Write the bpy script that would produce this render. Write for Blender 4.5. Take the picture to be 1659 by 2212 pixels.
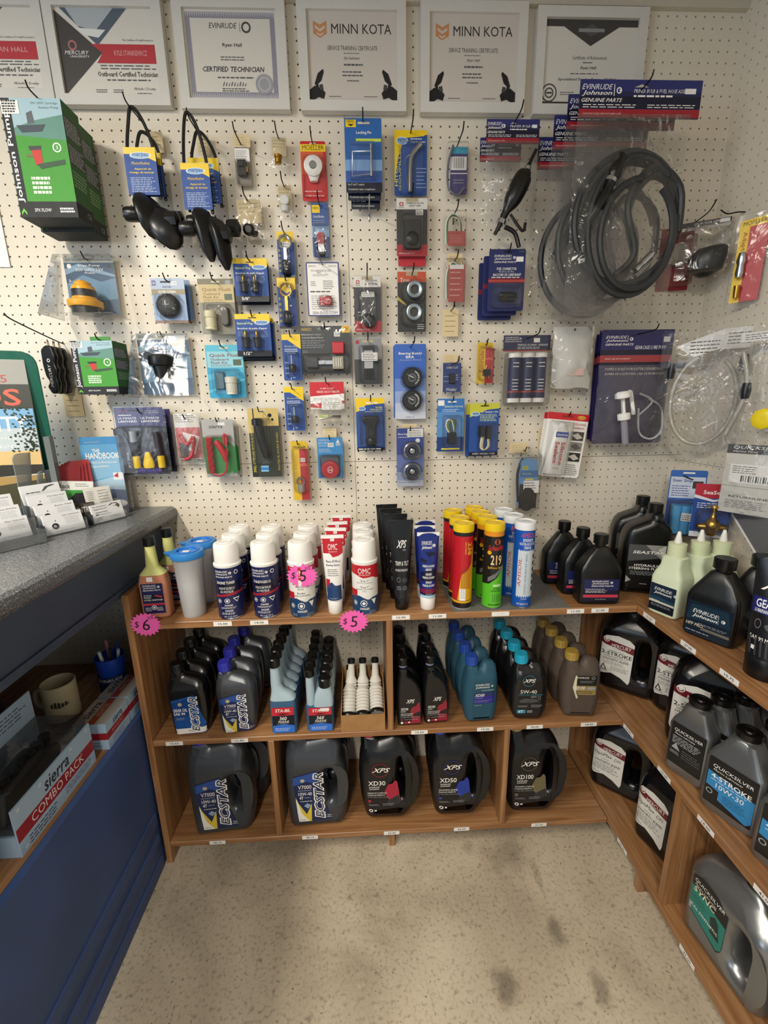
import bpy, math, random
from mathutils import Vector, Matrix
random.seed(7)
S=bpy.context.scene; COL=S.collection
for o in list(bpy.data.objects): bpy.data.objects.remove(o)
# ---------------- camera, light, exposure ----------------
U=0.0254; FP=933.2253
CP=(-0.0784,-1.4051,1.4096)            # eye height 1.41 m, 1.4 m from the pegboard
PITCH,YAW,ROLL=-.2406,.04,-.0167
def _basis():
    cp,sp=math.cos(PITCH),math.sin(PITCH);cy,sy=math.cos(YAW),math.sin(YAW);cr,sr=math.cos(ROLL),math.sin(ROLL)
    f=Vector((sy*cp,cy*cp,sp)); r0=Vector((cy,-sy,0)); u0=r0.cross(f)
    return cr*r0+sr*u0,-sr*r0+cr*u0,f
CR,CU,CF=_basis()
cam=bpy.data.cameras.new('camera'); cam.sensor_fit='HORIZONTAL'; cam.sensor_width=36; cam.lens=FP*36/1659; cam.clip_start=.02
co=bpy.data.objects.new('camera',cam); COL.objects.link(co)
M=Matrix((CR,CU,-CF)).transposed().to_4x4(); M.translation=Vector(CP); co.matrix_world=M
S.camera=co
w=bpy.data.worlds.new('world'); S.world=w; w.use_nodes=True
w.node_tree.nodes['Background'].inputs[0].default_value=(.80,.90,1.0,1); w.node_tree.nodes['Background'].inputs[1].default_value=.29
def area(name,loc,rot,sx,sy,power,col):
    l=bpy.data.lights.new(name,'AREA'); l.shape='RECTANGLE'; l.size=sx; l.size_y=sy; l.energy=power; l.color=col
    o=bpy.data.objects.new(name,l); COL.objects.link(o); o.location=loc; o.rotation_euler=rot; return o
area('ceiling_tube_light',(-1.22,-1.62,2.43),(0,0,0),.16,1.2,37,(1,.93,.80))
area('window_daylight',(-2.6,-2.6,1.5),(math.radians(78),0,math.radians(-50)),1.4,1.2,20,(.72,.84,1))
area('rear_fill_light',(-.45,-2.75,2.43),(0,0,0),.16,1.2,34,(1,.94,.83))  # added fill that brightens floor and lower wall, not a known fixture
S.view_settings.view_transform='Standard'; S.view_settings.look='None'; S.view_settings.exposure=0.55; S.view_settings.gamma=1; S.view_settings.use_curve_mapping=False
# ---------------- projection helpers (pixel of the photograph -> point in the room) ----------------
def _ray(u,v): return CR*((u-829.5)/FP)-CU*((v-1106)/FP)+CF
C0=Vector(CP)
def atY(u,v,y=0.): d=_ray(u,v); return C0+d*((y-CP[1])/d.y)
def atZ(u,v,z): d=_ray(u,v); return C0+d*((z-CP[2])/d.z)
def atX(u,v,x): d=_ray(u,v); return C0+d*((x-CP[0])/d.x)
def pj(p): d=Vector(p)-C0; q=d.dot(CF); return 829.5+FP*d.dot(CR)/q, 1106-FP*d.dot(CU)/q
# ---------------- materials ----------------
MT={}
def lin(c): return tuple((x/12.92 if x<=.04045 else ((x+.055)/1.055)**2.4) for x in c)
def hx(h): return lin(tuple(int(h[i:i+2],16)/255 for i in (0,2,4)))
def nodes(m): m.use_nodes=True; nt=m.node_tree; return nt,nt.nodes['Principled BSDF'],nt.links.new
def mat(h,rough=.45,metal=0.,spec=.5,trans=0.,bump=0.):
    k=(h,rough,metal,spec,trans,bump)
    if k in MT: return MT[k]
    m=bpy.data.materials.new('surface_'+h); nt,p,L=nodes(m)
    c=hx(h); tc=nt.nodes.new('ShaderNodeTexCoord'); n=nt.nodes.new('ShaderNodeTexNoise'); n.inputs['Scale'].default_value=60
    r=nt.nodes.new('ShaderNodeMapRange'); L(tc.outputs['Object'],n.inputs['Vector']); L(n.outputs['Fac'],r.inputs['Value'])
    jit=0. if metal>.2 else .06; r.inputs['To Min'].default_value=max(.05,rough-jit); r.inputs['To Max'].default_value=rough+jit; L(r.outputs[0],p.inputs['Roughness'])
    p.inputs['Base Color'].default_value=(*c,1); p.inputs['Metallic'].default_value=metal; p.inputs['Specular IOR Level'].default_value=spec
    if trans: p.inputs['Transmission Weight'].default_value=trans; p.inputs['IOR'].default_value=1.2
    if bump:
        b=nt.nodes.new('ShaderNodeBump'); b.inputs['Strength'].default_value=bump; b.inputs['Distance'].default_value=.002; L(n.outputs['Fac'],b.inputs['Height']); L(b.outputs[0],p.inputs['Normal']); n.inputs['Scale'].default_value=120
    MT[k]=m; return m
def film(name,tint,alpha,rough=.12,gl=.5,wrinkle=0.):
    # thin clear plastic: mostly see-through, a share of tinted diffuse haze, glossy skin
    m=bpy.data.materials.new(name); nt,p,L=nodes(m); N=nt.nodes.new; out=nt.nodes['Material Output']
    t=N('ShaderNodeBsdfTransparent'); d=N('ShaderNodeBsdfDiffuse'); d.inputs[0].default_value=(*hx(tint),1)
    g=N('ShaderNodeBsdfGlossy'); g.inputs['Roughness'].default_value=rough; a=N('ShaderNodeMixShader'); a.inputs[0].default_value=alpha
    L(t.outputs[0],a.inputs[1]); L(d.outputs[0],a.inputs[2]); f=N('ShaderNodeFresnel'); f.inputs[0].default_value=1.45
    mu=N('ShaderNodeMath'); mu.operation='MULTIPLY'; mu.inputs[1].default_value=gl*2; mu.use_clamp=True; L(f.outputs[0],mu.inputs[0]); b=N('ShaderNodeMixShader')
    L(mu.outputs[0],b.inputs[0]); L(a.outputs[0],b.inputs[1]); L(g.outputs[0],b.inputs[2]); L(b.outputs[0],out.inputs[0])
    if wrinkle:
        tc=N('ShaderNodeTexCoord'); n=N('ShaderNodeTexNoise'); n.inputs['Scale'].default_value=14; n.inputs['Distortion'].default_value=1.5; bp=N('ShaderNodeBump'); bp.inputs['Strength'].default_value=wrinkle; bp.inputs['Distance'].default_value=.02
        L(tc.outputs['Object'],n.inputs['Vector']); L(n.outputs['Fac'],bp.inputs['Height']); L(bp.outputs[0],g.inputs['Normal']); L(bp.outputs[0],f.inputs['Normal'])
    return m
CLEAR=film('clear_plastic','d8d8d0',.025,.10,.32,.15); BAG=film('clear_bag_film','b9b6b0',.06,.12,.36,.45); ACRYL=film('clear_acrylic','dfe6ea',.07,.05,.5)
FROST=film('frosted_plastic','f6f8fc',.42,.25,.5); BAG2=film('cloudy_bag_film','e4e2dc',.55,.18,.6,.5)
def ramp(nt,stops):
    r=nt.nodes.new('ShaderNodeValToRGB'); e=r.color_ramp.elements
    while len(e)<len(stops): e.new(.5)
    for a,(p,c) in zip(e,stops): a.position=p; a.color=(*hx(c),1)
    return r
def wood(name,axis,a='7c5234',b='986c45',c='ae845c'):
    m=bpy.data.materials.new(name); nt,p,L=nodes(m); N=nt.nodes.new
    tc=N('ShaderNodeTexCoord'); mp=N('ShaderNodeMapping'); s=[70,70,70]; s[axis]=3.2; mp.inputs['Scale'].default_value=s
    n=N('ShaderNodeTexNoise'); n.inputs['Scale'].default_value=1; n.inputs['Detail'].default_value=5; n.inputs['Distortion'].default_value=.9
    r=ramp(nt,[(.28,a),(.5,b),(.72,c)]); L(tc.outputs['Object'],mp.inputs[0]); L(mp.outputs[0],n.inputs['Vector']); L(n.outputs['Fac'],r.inputs[0]); L(r.outputs[0],p.inputs['Base Color'])
    n2=N('ShaderNodeTexNoise'); n2.inputs['Scale'].default_value=7; L(tc.outputs['Object'],n2.inputs['Vector']); q=N('ShaderNodeMapRange'); q.inputs['To Min'].default_value=.22; q.inputs['To Max'].default_value=.5; L(n2.outputs['Fac'],q.inputs[0]); L(q.outputs[0],p.inputs['Roughness'])
    b=N('ShaderNodeBump'); b.inputs['Strength'].default_value=.12; b.inputs['Distance'].default_value=.001; L(n.outputs['Fac'],b.inputs['Height']); L(b.outputs[0],p.inputs['Normal']); return m
WX=wood('stained_pine_x',0); WY=wood('stained_pine_y',1); WZ=wood('stained_pine_z',2)
def paint(name,c,c2,rough,scale=3,bump=.25,bs=160):
    m=bpy.data.materials.new(name); nt,p,L=nodes(m); N=nt.nodes.new; tc=N('ShaderNodeTexCoord'); n=N('ShaderNodeTexNoise'); n.inputs['Scale'].default_value=scale; n.inputs['Detail'].default_value=4
    r=ramp(nt,[(.35,c),(.65,c2)]); L(tc.outputs['Object'],n.inputs['Vector']); L(n.outputs['Fac'],r.inputs[0]); L(r.outputs[0],p.inputs['Base Color']); p.inputs['Roughness'].default_value=rough
    n2=N('ShaderNodeTexNoise'); n2.inputs['Scale'].default_value=bs; b=N('ShaderNodeBump'); b.inputs['Strength'].default_value=bump; b.inputs['Distance'].default_value=.0012; L(tc.outputs['Object'],n2.inputs['Vector']); L(n2.outputs['Fac'],b.inputs['Height']); L(b.outputs[0],p.inputs['Normal']); return m
PEG=paint('painted_pegboard','dcd2c0','e2d8c6',.34); HOLE_SHADE=mat('0b0908',.9); TRIM=paint('painted_trim','c4bba9','cbc2b0',.5)
FRAME=paint('frame_white','cfccc4','d6d3cb',.5,8); BLUE=paint('blue_laminate','3a4f7a','40578a',.5,6,.1); SLATE=paint('slate_panel','3c485c','434f63',.55,6,.1)
def speckle(name,base,stops,scale,rough):
    m=bpy.data.materials.new(name); nt,p,L=nodes(m); N=nt.nodes.new; tc=N('ShaderNodeTexCoord'); n=N('ShaderNodeTexNoise'); n.inputs['Scale'].default_value=scale; n.inputs['Detail'].default_value=3
    r=ramp(nt,stops); L(tc.outputs['Object'],n.inputs['Vector']); L(n.outputs['Fac'],r.inputs[0]); L(r.outputs[0],p.inputs['Base Color']); p.inputs['Roughness'].default_value=rough
    b=N('ShaderNodeBump'); b.inputs['Strength'].default_value=.3; b.inputs['Distance'].default_value=.001; L(n.outputs['Fac'],b.inputs['Height']); L(b.outputs[0],p.inputs['Normal']); return m
LAM=speckle('speckled_counter','',[(.36,'3c3f40'),(.50,'5c5f63'),(.60,'777a7b'),(.70,'aeb0ae')],420,.28); MATG=speckle('grey_mat','',[(.35,'5d5b57'),(.65,'75736e')],200,.8)
def concrete():
    m=bpy.data.materials.new('concrete'); nt,p,L=nodes(m); N=nt.nodes.new; tc=N('ShaderNodeTexCoord')
    def ns(sc,d=4,di=0): n=N('ShaderNodeTexNoise'); n.inputs['Scale'].default_value=sc; n.inputs['Detail'].default_value=d; n.inputs['Distortion'].default_value=di; L(tc.outputs['Object'],n.inputs['Vector']); return n
    a=ns(3.2,6,.6); r=ramp(nt,[(.3,'a0937f'),(.5,'bdaf98'),(.7,'cfc2ab')]); L(a.outputs['Fac'],r.inputs[0]); cur=r.outputs[0]
    def mix(fac,col,cur):
        x=N('ShaderNodeMix'); x.data_type='RGBA'; L(fac,x.inputs['Factor']); L(cur,x.inputs[6]); x.inputs[7].default_value=(*hx(col),1); return x.outputs[2]
    def thr(n,lo,hi,amt):
        q=N('ShaderNodeMapRange'); q.inputs['From Min'].default_value=lo; q.inputs['From Max'].default_value=hi; q.inputs['To Max'].default_value=amt; L(n.outputs['Fac'],q.inputs[0]); return q.outputs[0]
    cur=mix(thr(ns(34,3),.62,.74,.5),'5c5246',cur); cur=mix(thr(ns(110,4),.52,.74,.6),'6a6154',cur); cur=mix(thr(ns(120,3,.6),.68,.72,.8),'3a3229',cur); cur=mix(thr(ns(75,4),.6,.74,.45),'c0b8a6',cur)
    for (u,v,rx,ry,am) in [(1202,2010,.022,.036,.55),(1090,2130,.030,.04,.6),(1300,2140,.02,.04,.5),(1090,1850,.07,.05,.35),(620,1830,.10,.06,.3),(1010,1830,.02,.02,.3),(1160,1890,.012,.05,.3)]:
        q=atZ(u,v,0); mp=N('ShaderNodeMapping'); mp.vector_type='TEXTURE'; mp.inputs['Location'].default_value=q; mp.inputs['Scale'].default_value=(rx,ry,.1); L(tc.outputs['Object'],mp.inputs[0])
        n=ns(25,3); va=N('ShaderNodeVectorMath'); va.operation='LENGTH'; L(mp.outputs[0],va.inputs[0]); ad=N('ShaderNodeMath'); ad.operation='MULTIPLY_ADD'; ad.inputs[1].default_value=1.6; L(n.outputs['Fac'],ad.inputs[0]); L(va.outputs['Value'],ad.inputs[2])
        qq=N('ShaderNodeMapRange'); qq.inputs['From Min'].default_value=1.2; qq.inputs['From Max'].default_value=2.1; qq.inputs['To Min'].default_value=am; qq.inputs['To Max'].default_value=0; L(ad.outputs[0],qq.inputs[0]); cur=mix(qq.outputs[0],'4e4638',cur)
    L(cur,p.inputs['Base Color']); p.inputs['Roughness'].default_value=.62
    n=ns(90,6); b=N('ShaderNodeBump'); b.inputs['Strength'].default_value=.35; b.inputs['Distance'].default_value=.002; L(n.outputs['Fac'],b.inputs['Height']); L(b.outputs[0],p.inputs['Normal']); return m
WHITE=mat('ece9e4',.4); BLK=mat('0c0c0d',.32); INK=mat('16161a',.5); RED=mat('b3202c',.4); YEL=mat('ecc714',.4); STEEL=mat('b9bcc0',.25,1.); BRASS=mat('b28b3e',.3,1.); WIRE=mat('17120f',.4,.6); BEIGE=mat('d8c49a',.8)
NAVY=mat('1b2350',.35); BL2=mat('2a62ac',.4); CARDB=paint('cardboard','9c7345','a87f50',.8,30)
# ---------------- text ----------------
TC={}
def glyphs(s,bold,shear):
    k=(s,bold,shear)
    if k in TC: return TC[k]
    c=bpy.data.curves.new('t','FONT'); c.body=s; c.size=1; c.fill_mode='FRONT'; c.resolution_u=2 if len(s)<14 else 1; c.offset=bold if bold>=.04 else (0 if ('M' in s or 'W' in s or 'V' in s) else min(bold,.014)); c.shear=shear
    o=bpy.data.objects.new('t',c); me=bpy.data.meshes.new_from_object(o)
    vs=[(v.co.x,v.co.y) for v in me.vertices]; fs=[tuple(p.vertices) for p in me.polygons]
    bpy.data.objects.remove(o); bpy.data.curves.remove(c); bpy.data.meshes.remove(me)
    if vs:
        x0=min(v[0] for v in vs);x1=max(v[0] for v in vs);y0=min(v[1] for v in vs);y1=max(v[1] for v in vs)
        vs=[((x-x0)/(x1-x0),(y-y0)/(y1-y0)) for x,y in vs]
    TC[k]=(vs,fs); return TC[k]
# ---------------- mesh builder ----------------
class MB:
    def __init__(s,w=1.,h=1.,y=0.,warp=None):
        s.v=[];s.f=[];s.mi=[];s.sm=[];s.mats=[];s.w=w;s.h=h;s.y=y;s.k=0;s.warp=warp;s.M=None
    def add(s,vs,fs,m,smooth=False,warp=False):
        if m not in s.mats: s.mats.append(m)
        i=s.mats.index(m); n=len(s.v)
        for v in vs:
            if warp and s.warp: v=s.warp(*v)
            v=Vector(v)
            if s.M is not None: v=s.M@v
            s.v.append(v)
        for f in fs: s.f.append(tuple(n+a for a in f)); s.mi.append(i); s.sm.append(smooth)
        return s
    # printed layers: u to the right 0..1, v down 0..1, on the front face y=s.y
    def P(s,u,v): return ((u-.5)*s.w,-v*s.h)
    def ly(s): s.k+=1; return s.y-.00005*s.k-.0001
    def R(s,u0,v0,u1,v1,m):
        (x0,z1),(x1,z0)=s.P(u0,v0),s.P(u1,v1); y=s.ly(); n=max(1,int(abs(x1-x0)/.004)) if s.warp else 1; nz=max(1,int(abs(z1-z0)/.012)) if s.warp else 1
        vs=[(x0+(x1-x0)*i/n,y,z0+(z1-z0)*j/nz) for j in range(nz+1) for i in range(n+1)]
        fs=[(j*(n+1)+i,j*(n+1)+i+1,(j+1)*(n+1)+i+1,(j+1)*(n+1)+i) for j in range(nz) for i in range(n)]
        return s.add(vs,fs,m,False,True)
    def Q(s,pts,m):
        y=s.ly(); vs=[(a,y,b) for a,b in (s.P(*p) for p in pts)]
        ar=sum(vs[i][0]*vs[(i+1)%len(vs)][2]-vs[(i+1)%len(vs)][0]*vs[i][2] for i in range(len(vs)))
        if s.warp:   # strips so the print follows the curved surface
            return s.band(pts,m,y)
        return s.add(vs,[tuple(range(len(vs))) if ar>0 else tuple(range(len(vs)))[::-1]],m,False,True)
    def band(s,pts,m,y):
        us=[p[0] for p in pts]; u0,u1=min(us),max(us); n=max(14,int((u1-u0)*s.w/.0025)); vs=[]; fs=[]
        def cut(u):
            r=[]
            for i in range(len(pts)):
                (a,b),(c,d)=pts[i],pts[(i+1)%len(pts)]
                if (a-u)*(c-u)<=0 and a!=c: r.append(b+(d-b)*(u-a)/(c-a))
            return (min(r),max(r)) if r else None
        for i in range(n):
            a=u0+(u1-u0)*(i+.001)/n; b=u0+(u1-u0)*(i+.999)/n; A,B=cut(a),cut(b)
            if A and B:
                k=len(vs); q=[s.P(a,A[1]),s.P(b,B[1]),s.P(b,B[0]),s.P(a,A[0])]; vs+=[(x,y,z) for x,z in q]; fs.append((k,k+1,k+2,k+3))
        return s.add(vs,fs,m,False,True)
    def D(s,u,v,r,m,r0=0,n=20,asp=1.):
        x,z=s.P(u,v); y=s.ly(); vs=[]; fs=[]
        for i in range(n):
            a=2*math.pi*i/n; vs.append((x+r*asp*math.cos(a),y,z+r*math.sin(a)))
        if r0:
            for i in range(n): a=2*math.pi*i/n; vs.append((x+r0*asp*math.cos(a),y,z+r0*math.sin(a)))
            fs=[(i,(i+1)%n,n+(i+1)%n,n+i) for i in range(n)]
        else: fs=[tuple(range(n))]
        return s.add(vs,fs,m,False,True)
    def T(s,t,u0,v0,u1,v1,m,bold=0.,shear=0.,rot=0):
        vs,fs=glyphs(t,bold,shear); (x0,z1),(x1,z0)=s.P(u0,v0),s.P(u1,v1); y=s.ly()
        if rot==0: q=[(x0+(x1-x0)*a,y,z0+(z1-z0)*b) for a,b in vs]
        elif rot==90: q=[(x1-(x1-x0)*b,y,z0+(z1-z0)*a) for a,b in vs]      # reads upwards
        else: q=[(x0+(x1-x0)*b,y,z1-(z1-z0)*a) for a,b in vs]              # reads downwards
        if s.warp:   # cut the letters into narrow strips so they follow the curved surface
            Q=[];F=[]; st=.0035
            for f in fs:
                P=[(q[i][0],q[i][2]) for i in f]; a=min(p[0] for p in P); b=max(p[0] for p in P); k=int(math.floor(a/st))
                while k*st<b:
                    C=P
                    for sg,lim in ((1,k*st),(-1,-(k+1)*st)):
                        o=[]
                        for i in range(len(C)):
                            A,B=C[i-1],C[i]; ia,ib=sg*A[0]>=lim,sg*B[0]>=lim
                            if ia!=ib: t=(sg*lim-A[0])/(B[0]-A[0]); o.append((sg*lim,A[1]+(B[1]-A[1])*t))
                            if ib: o.append(B)
                        C=o
                        if not C: break
                    if len(C)>2: n=len(Q); Q+=[(x,y,z) for x,z in C]; F.append(tuple(range(n,n+len(C))))
                    k+=1
            q,fs=Q,F
        return s.add(q,fs,m,False,True)
    def G(s,u0,v0,u1,v1,n,m,th=.5):   # small print too fine to read: rows of little strokes
        rr=random.Random(n*7+int(v0*1000))
        for i in range(n):
            a=v0+(v1-v0)*(i+.5-th/2)/n; b=v0+(v1-v0)*(i+.5+th/2)/n; u=u0; e=u1-(u1-u0)*rr.uniform(0,.25)
            while u<e:
                l=(u1-u0)*rr.uniform(.06,.2); s.R(u,a,min(e,u+l),b,m); s.k-=1; u+=l+(u1-u0)*.03
        s.k+=1; return s
    # solids
    def box(s,x0,x1,y0,y1,z0,z1,m):
        return s.add([(x0,y0,z0),(x1,y0,z0),(x1,y1,z0),(x0,y1,z0),(x0,y0,z1),(x1,y0,z1),(x1,y1,z1),(x0,y1,z1)],[(0,3,2,1),(4,5,6,7),(0,1,5,4),(1,2,6,5),(2,3,7,6),(3,0,4,7)],m)
    def rings(s,rs,m,smooth=True,cap=True):
        n=len(rs[0]); vs=[p for r in rs for p in r]; fs=[]
        for j in range(len(rs)-1):
            for i in range(n): fs.append((j*n+i,j*n+(i+1)%n,(j+1)*n+(i+1)%n,(j+1)*n+i))
        s.add(vs,fs,m,smooth)
        if cap: s.add(rs[0],[tuple(range(n))[::-1]],m); s.add(rs[-1],[tuple(range(n))],m)
        return s
    def lathe(s,prof,m,c=(0,0,0),n=24,axis='z',smooth=True,cap=True,sx=1.,sy=1.):
        rs=[]
        for r,z in prof:
            q=[]
            for i in range(n):
                a=2*math.pi*i/n; x,y=r*math.cos(a)*sx,r*math.sin(a)*sy
                q.append((c[0]+x,c[1]+y,c[2]+z) if axis=='z' else ((c[0]+x,c[1]-z,c[2]+y) if axis=='y' else (c[0]+z,c[1]+x,c[2]+y)))
            rs.append(q)
        return s.rings(rs,m,smooth,cap)
    def loft(s,prof,m,n=28,smooth=True,cap=True):   # prof: (z,cx,cy,hw,hd,power) super-ellipse sections
        rs=[]
        for z,cx,cy,hw,hd,pw in prof:
            q=[]
            for i in range(n):
                a=2*math.pi*(i+.5)/n; c,d=math.cos(a),math.sin(a)
                q.append((cx+hw*math.copysign(abs(c)**(2/pw),c),cy+hd*math.copysign(abs(d)**(2/pw),d),z))
            rs.append(q)
        return s.rings(rs,m,smooth,cap)
    def tube(s,pts,r,m,n=8,smooth=True,cat=True,close=False):
        pts=[Vector(p) for p in pts]
        if cat and len(pts)>2:
            q=[]
            for i in range(len(pts)-1):
                p0=pts[i-1] if i else pts[0]; p1,p2=pts[i],pts[i+1]; p3=pts[i+2] if i+2<len(pts) else pts[-1]
                for k in range(5):
                    t=k/5; q.append(.5*((2*p1)+(p2-p0)*t+(2*p0-5*p1+4*p2-p3)*t*t+(3*p1-p0-3*p2+p3)*t**3))
            pts=q+[pts[-1]]
        rs=[]; N=None
        for i,p in enumerate(pts):
            d=(pts[min(i+1,len(pts)-1)]-pts[max(i-1,0)]).normalized()
            if N is None: N=d.orthogonal().normalized()
            N=(N-d*N.dot(d)); N=N.normalized() if N.length>1e-6 else d.orthogonal().normalized(); B=d.cross(N)
            rr=r[min(i,len(r)-1)] if isinstance(r,(list,tuple)) else r
            rs.append([tuple(p+N*(rr*math.cos(2*math.pi*k/n))+B*(rr*math.sin(2*math.pi*k/n))) for k in range(n)])
        return s.rings(rs,m,smooth)
    def plate(s,x0,x1,z0,z1,y0,y1,m,r=0.,inset=0.,ns=4,smooth=False):   # rounded-corner slab, front y0 < back y1; inset narrows the front
        def rr(k):
            pts=[]; 
            for cx,cz,a0 in ((x1-r,z0+r,-90),(x1-r,z1-r,0),(x0+r,z1-r,90),(x0+r,z0+r,180)):
                for i in range(ns+1 if r else 1):
                    a=math.radians(a0+90*i/ns) if r else 0; px=cx+(r*math.cos(a) if r else 0); pz=cz+(r*math.sin(a) if r else 0)
                    cxm,czm=(x0+x1)/2,(z0+z1)/2; pts.append((px-k*(1 if px>cxm else -1),pz-k*(1 if pz>czm else -1)))
            return pts
        A=rr(inset);B=rr(0)
        return s.rings([[(x,y1,z) for x,z in B],[(x,y0,z) for x,z in A]],m,smooth)
    def outline(s,pts,rnd,dep,bev,m,holes=(),y=0.,res=5,smooth=True,tap=None):   # extruded rounded silhouette with optional through holes
        def rp(P,rnd):
            out=[];n=len(P)
            for i in range(n):
                a,b,c=Vector(P[i-1][:2]),Vector(P[i][:2]),Vector(P[(i+1)%n][:2]); r=P[i][2] if len(P[i])>2 else rnd
                d1=(a-b);d2=(c-b); l=min(r,d1.length*.49,d2.length*.49); p,q=b+d1.normalized()*l,b+d2.normalized()*l
                for k in range(res+1):
                    t=k/res; out.append(p*(1-t)**2+b*2*t*(1-t)+q*t*t)
            return out
        c=bpy.data.curves.new('o','CURVE'); c.dimensions='2D'; c.fill_mode='BOTH'; c.extrude=max(0.0001,dep/2-bev); c.bevel_depth=bev; c.bevel_resolution=3; c.offset=-bev
        for P in [pts]+list(holes):
            q=rp(P,rnd if P is pts else .4*rnd+.004); sp=c.splines.new('POLY'); sp.points.add(len(q)-1); sp.use_cyclic_u=True
            for a,b in zip(sp.points,q): a.co=(b.x,b.y,0,1)
        o=bpy.data.objects.new('o',c); me=bpy.data.meshes.new_from_object(o)
        tp=(lambda z:1.) if tap is None else (lambda z:1-tap[2]*(lambda t:t*t*(3-2*t))(min(1,max(0,(z-tap[0])/(tap[1]-tap[0]))))); vs=[(v.co.x,y-v.co.z*tp(v.co.y),v.co.y) for v in me.vertices]; fs=[tuple(p.vertices) for p in me.polygons]
        bpy.data.objects.remove(o); bpy.data.curves.remove(c); bpy.data.meshes.remove(me)
        return s.add(vs,fs,m,smooth)
    def build(s,name,parent=None,loc=None,shade=None):
        me=bpy.data.meshes.new(name); me.from_pydata([tuple(v) for v in s.v],[],s.f)
        for m in s.mats: me.materials.append(m)
        me.polygons.foreach_set('material_index',s.mi); me.polygons.foreach_set('use_smooth',s.sm); me.update()
        if any(s.sm):
            try: me.set_sharp_from_angle(angle=math.radians(42))
            except Exception: pass
        o=bpy.data.objects.new(name,me); COL.objects.link(o)
        if parent: o.parent=parent
        if loc is not None: o.location=loc
        return o
def tag(o,label,cat,group=None):
    o['label']=label; o['category']=cat
    if group: o['group']=group
    return o
def thing(name,label,cat,loc=(0,0,0),rz=0.,group=None,ry=0.,rx=0.):
    o=bpy.data.objects.new(name,None); COL.objects.link(o); o.empty_display_size=.05; o.location=loc; o.rotation_euler=(rx,ry,rz); return tag(o,label,cat,group)
KIDS={}
def kids(o): return [c for c in COL.objects if c.parent==o]
def dup(root,loc,rz=None,label=None,group=None):
    r=root.copy(); COL.objects.link(r); r.location=loc
    if rz is not None: r.rotation_euler=(root.rotation_euler.x,root.rotation_euler.y,rz)
    if label: r['label']=label
    if group: r['group']=group
    for ch in kids(root):
        c=ch.copy(); COL.objects.link(c); c.parent=r
        for g in kids(ch): d=g.copy(); COL.objects.link(d); d.parent=c
    return r
def struct(mb,name):
    o=mb.build(name); o['kind']='structure'; return o
ORD=['front','second from the front','third from the front','fourth from the front','fifth from the front','sixth from the front','seventh from the front']
# ---------------- the room ----------------
XL,XR,ZC=-1.75,.975,2.455; SEAMX,SEAMZ=-.1130,1.236; Z0=2.005
def pegs(mb,a0,a1,z0,z1,oa,oz,f,r=.0027,dp=.0045):
    # one pegboard sheet: every hole is a real hole; f(a,d,z) maps board coordinates to the room (d into the board)
    i0=int(math.floor((a0-oa)/U))-1;i1=int(math.ceil((a1-oa)/U))+1;j0=int(math.floor((z0-oz)/U))-1;j1=int(math.ceil((z1-oz)/U))+1
    vs=[];fs=[];tf=[]
    oc=[(r*math.cos(math.radians(45*k)),r*math.sin(math.radians(45*k))) for k in range(8)]
    for i in range(i0,i1+1):
        for j in range(j0,j1+1):
            c,z=oa+i*U,oz+j*U; l,rr,b,t=max(a0,c-U/2),min(a1,c+U/2),max(z0,z-U/2),min(z1,z+U/2)
            if l>=rr-1e-5 or b>=t-1e-5: continue
            n=len(vs)
            if l>c-r*1.4 or rr<c+r*1.4 or b>z-r*1.4 or t<z+r*1.4:
                vs+=[f(l,0,b),f(rr,0,b),f(rr,0,t),f(l,0,t)]; fs.append((n,n+1,n+2,n+3)); continue
            vs+=[f(*q) for q in ((rr,0,z),(rr,0,t),(c,0,t),(l,0,t),(l,0,z),(l,0,b),(c,0,b),(rr,0,b))]
            vs+=[f(c+x,0,z+y) for x,y in oc]; vs+=[f(c+x,dp,z+y) for x,y in oc]
            for k in range(8):
                k2=(k+1)%8; fs.append((n+k,n+k2,n+8+k2,n+8+k)); tf.append((n+8+k,n+8+k2,n+16+k2,n+16+k))
    mb.add(vs,fs+tf,PEG)
b=MB(); fb=lambda a,d,z:(a,d,z)
g=.0006
pegs(b,XL,SEAMX-g,SEAMZ+g,2.425,-42.103*U,Z0-4.616*U+2*U,fb); pegs(b,SEAMX+g,XR,SEAMZ+g,2.425,0,Z0,fb)
pegs(b,XL,SEAMX-g,.0,SEAMZ-g,-32.055*U,Z0-32.79*U,fb); pegs(b,SEAMX+g,XR,.0,SEAMZ-g,19.82*U,Z0-33.049*U,fb)
b.box(XL,XR+.03,.0046,.03,0,ZC,HOLE_SHADE); b.box(XL,XR,-.001,.004,2.425,ZC,TRIM); struct(b,'wall_back')  # near-black backing sheet stands in for the shade behind the holes
b=MB(); pegs(b,-2.2,0,0,SEAMZ-.02,-.6*U,Z0-33.3*U,lambda a,d,z:(XR+d,a,z)); pegs(b,-2.2,0,SEAMZ-.019,ZC,-.75*U,Z0+.2*U,lambda a,d,z:(XR+d,a,z))
b.box(XR+.0046,XR+.03,-2.2,.03,0,ZC,HOLE_SHADE); struct(b,'wall_right')
b=MB(); b.box(-3.5,XR+.03,-3.6,.03,-.03,0,concrete()); struct(b,'floor')
b=MB(); b.box(-3.5,XR+.03,-3.6,.03,ZC,ZC+.03,TRIM); struct(b,'ceiling')
b=MB(); b.box(XL,XR,-.014,-.001,2.422,ZC,TRIM); struct(b,'trim_1')
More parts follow.
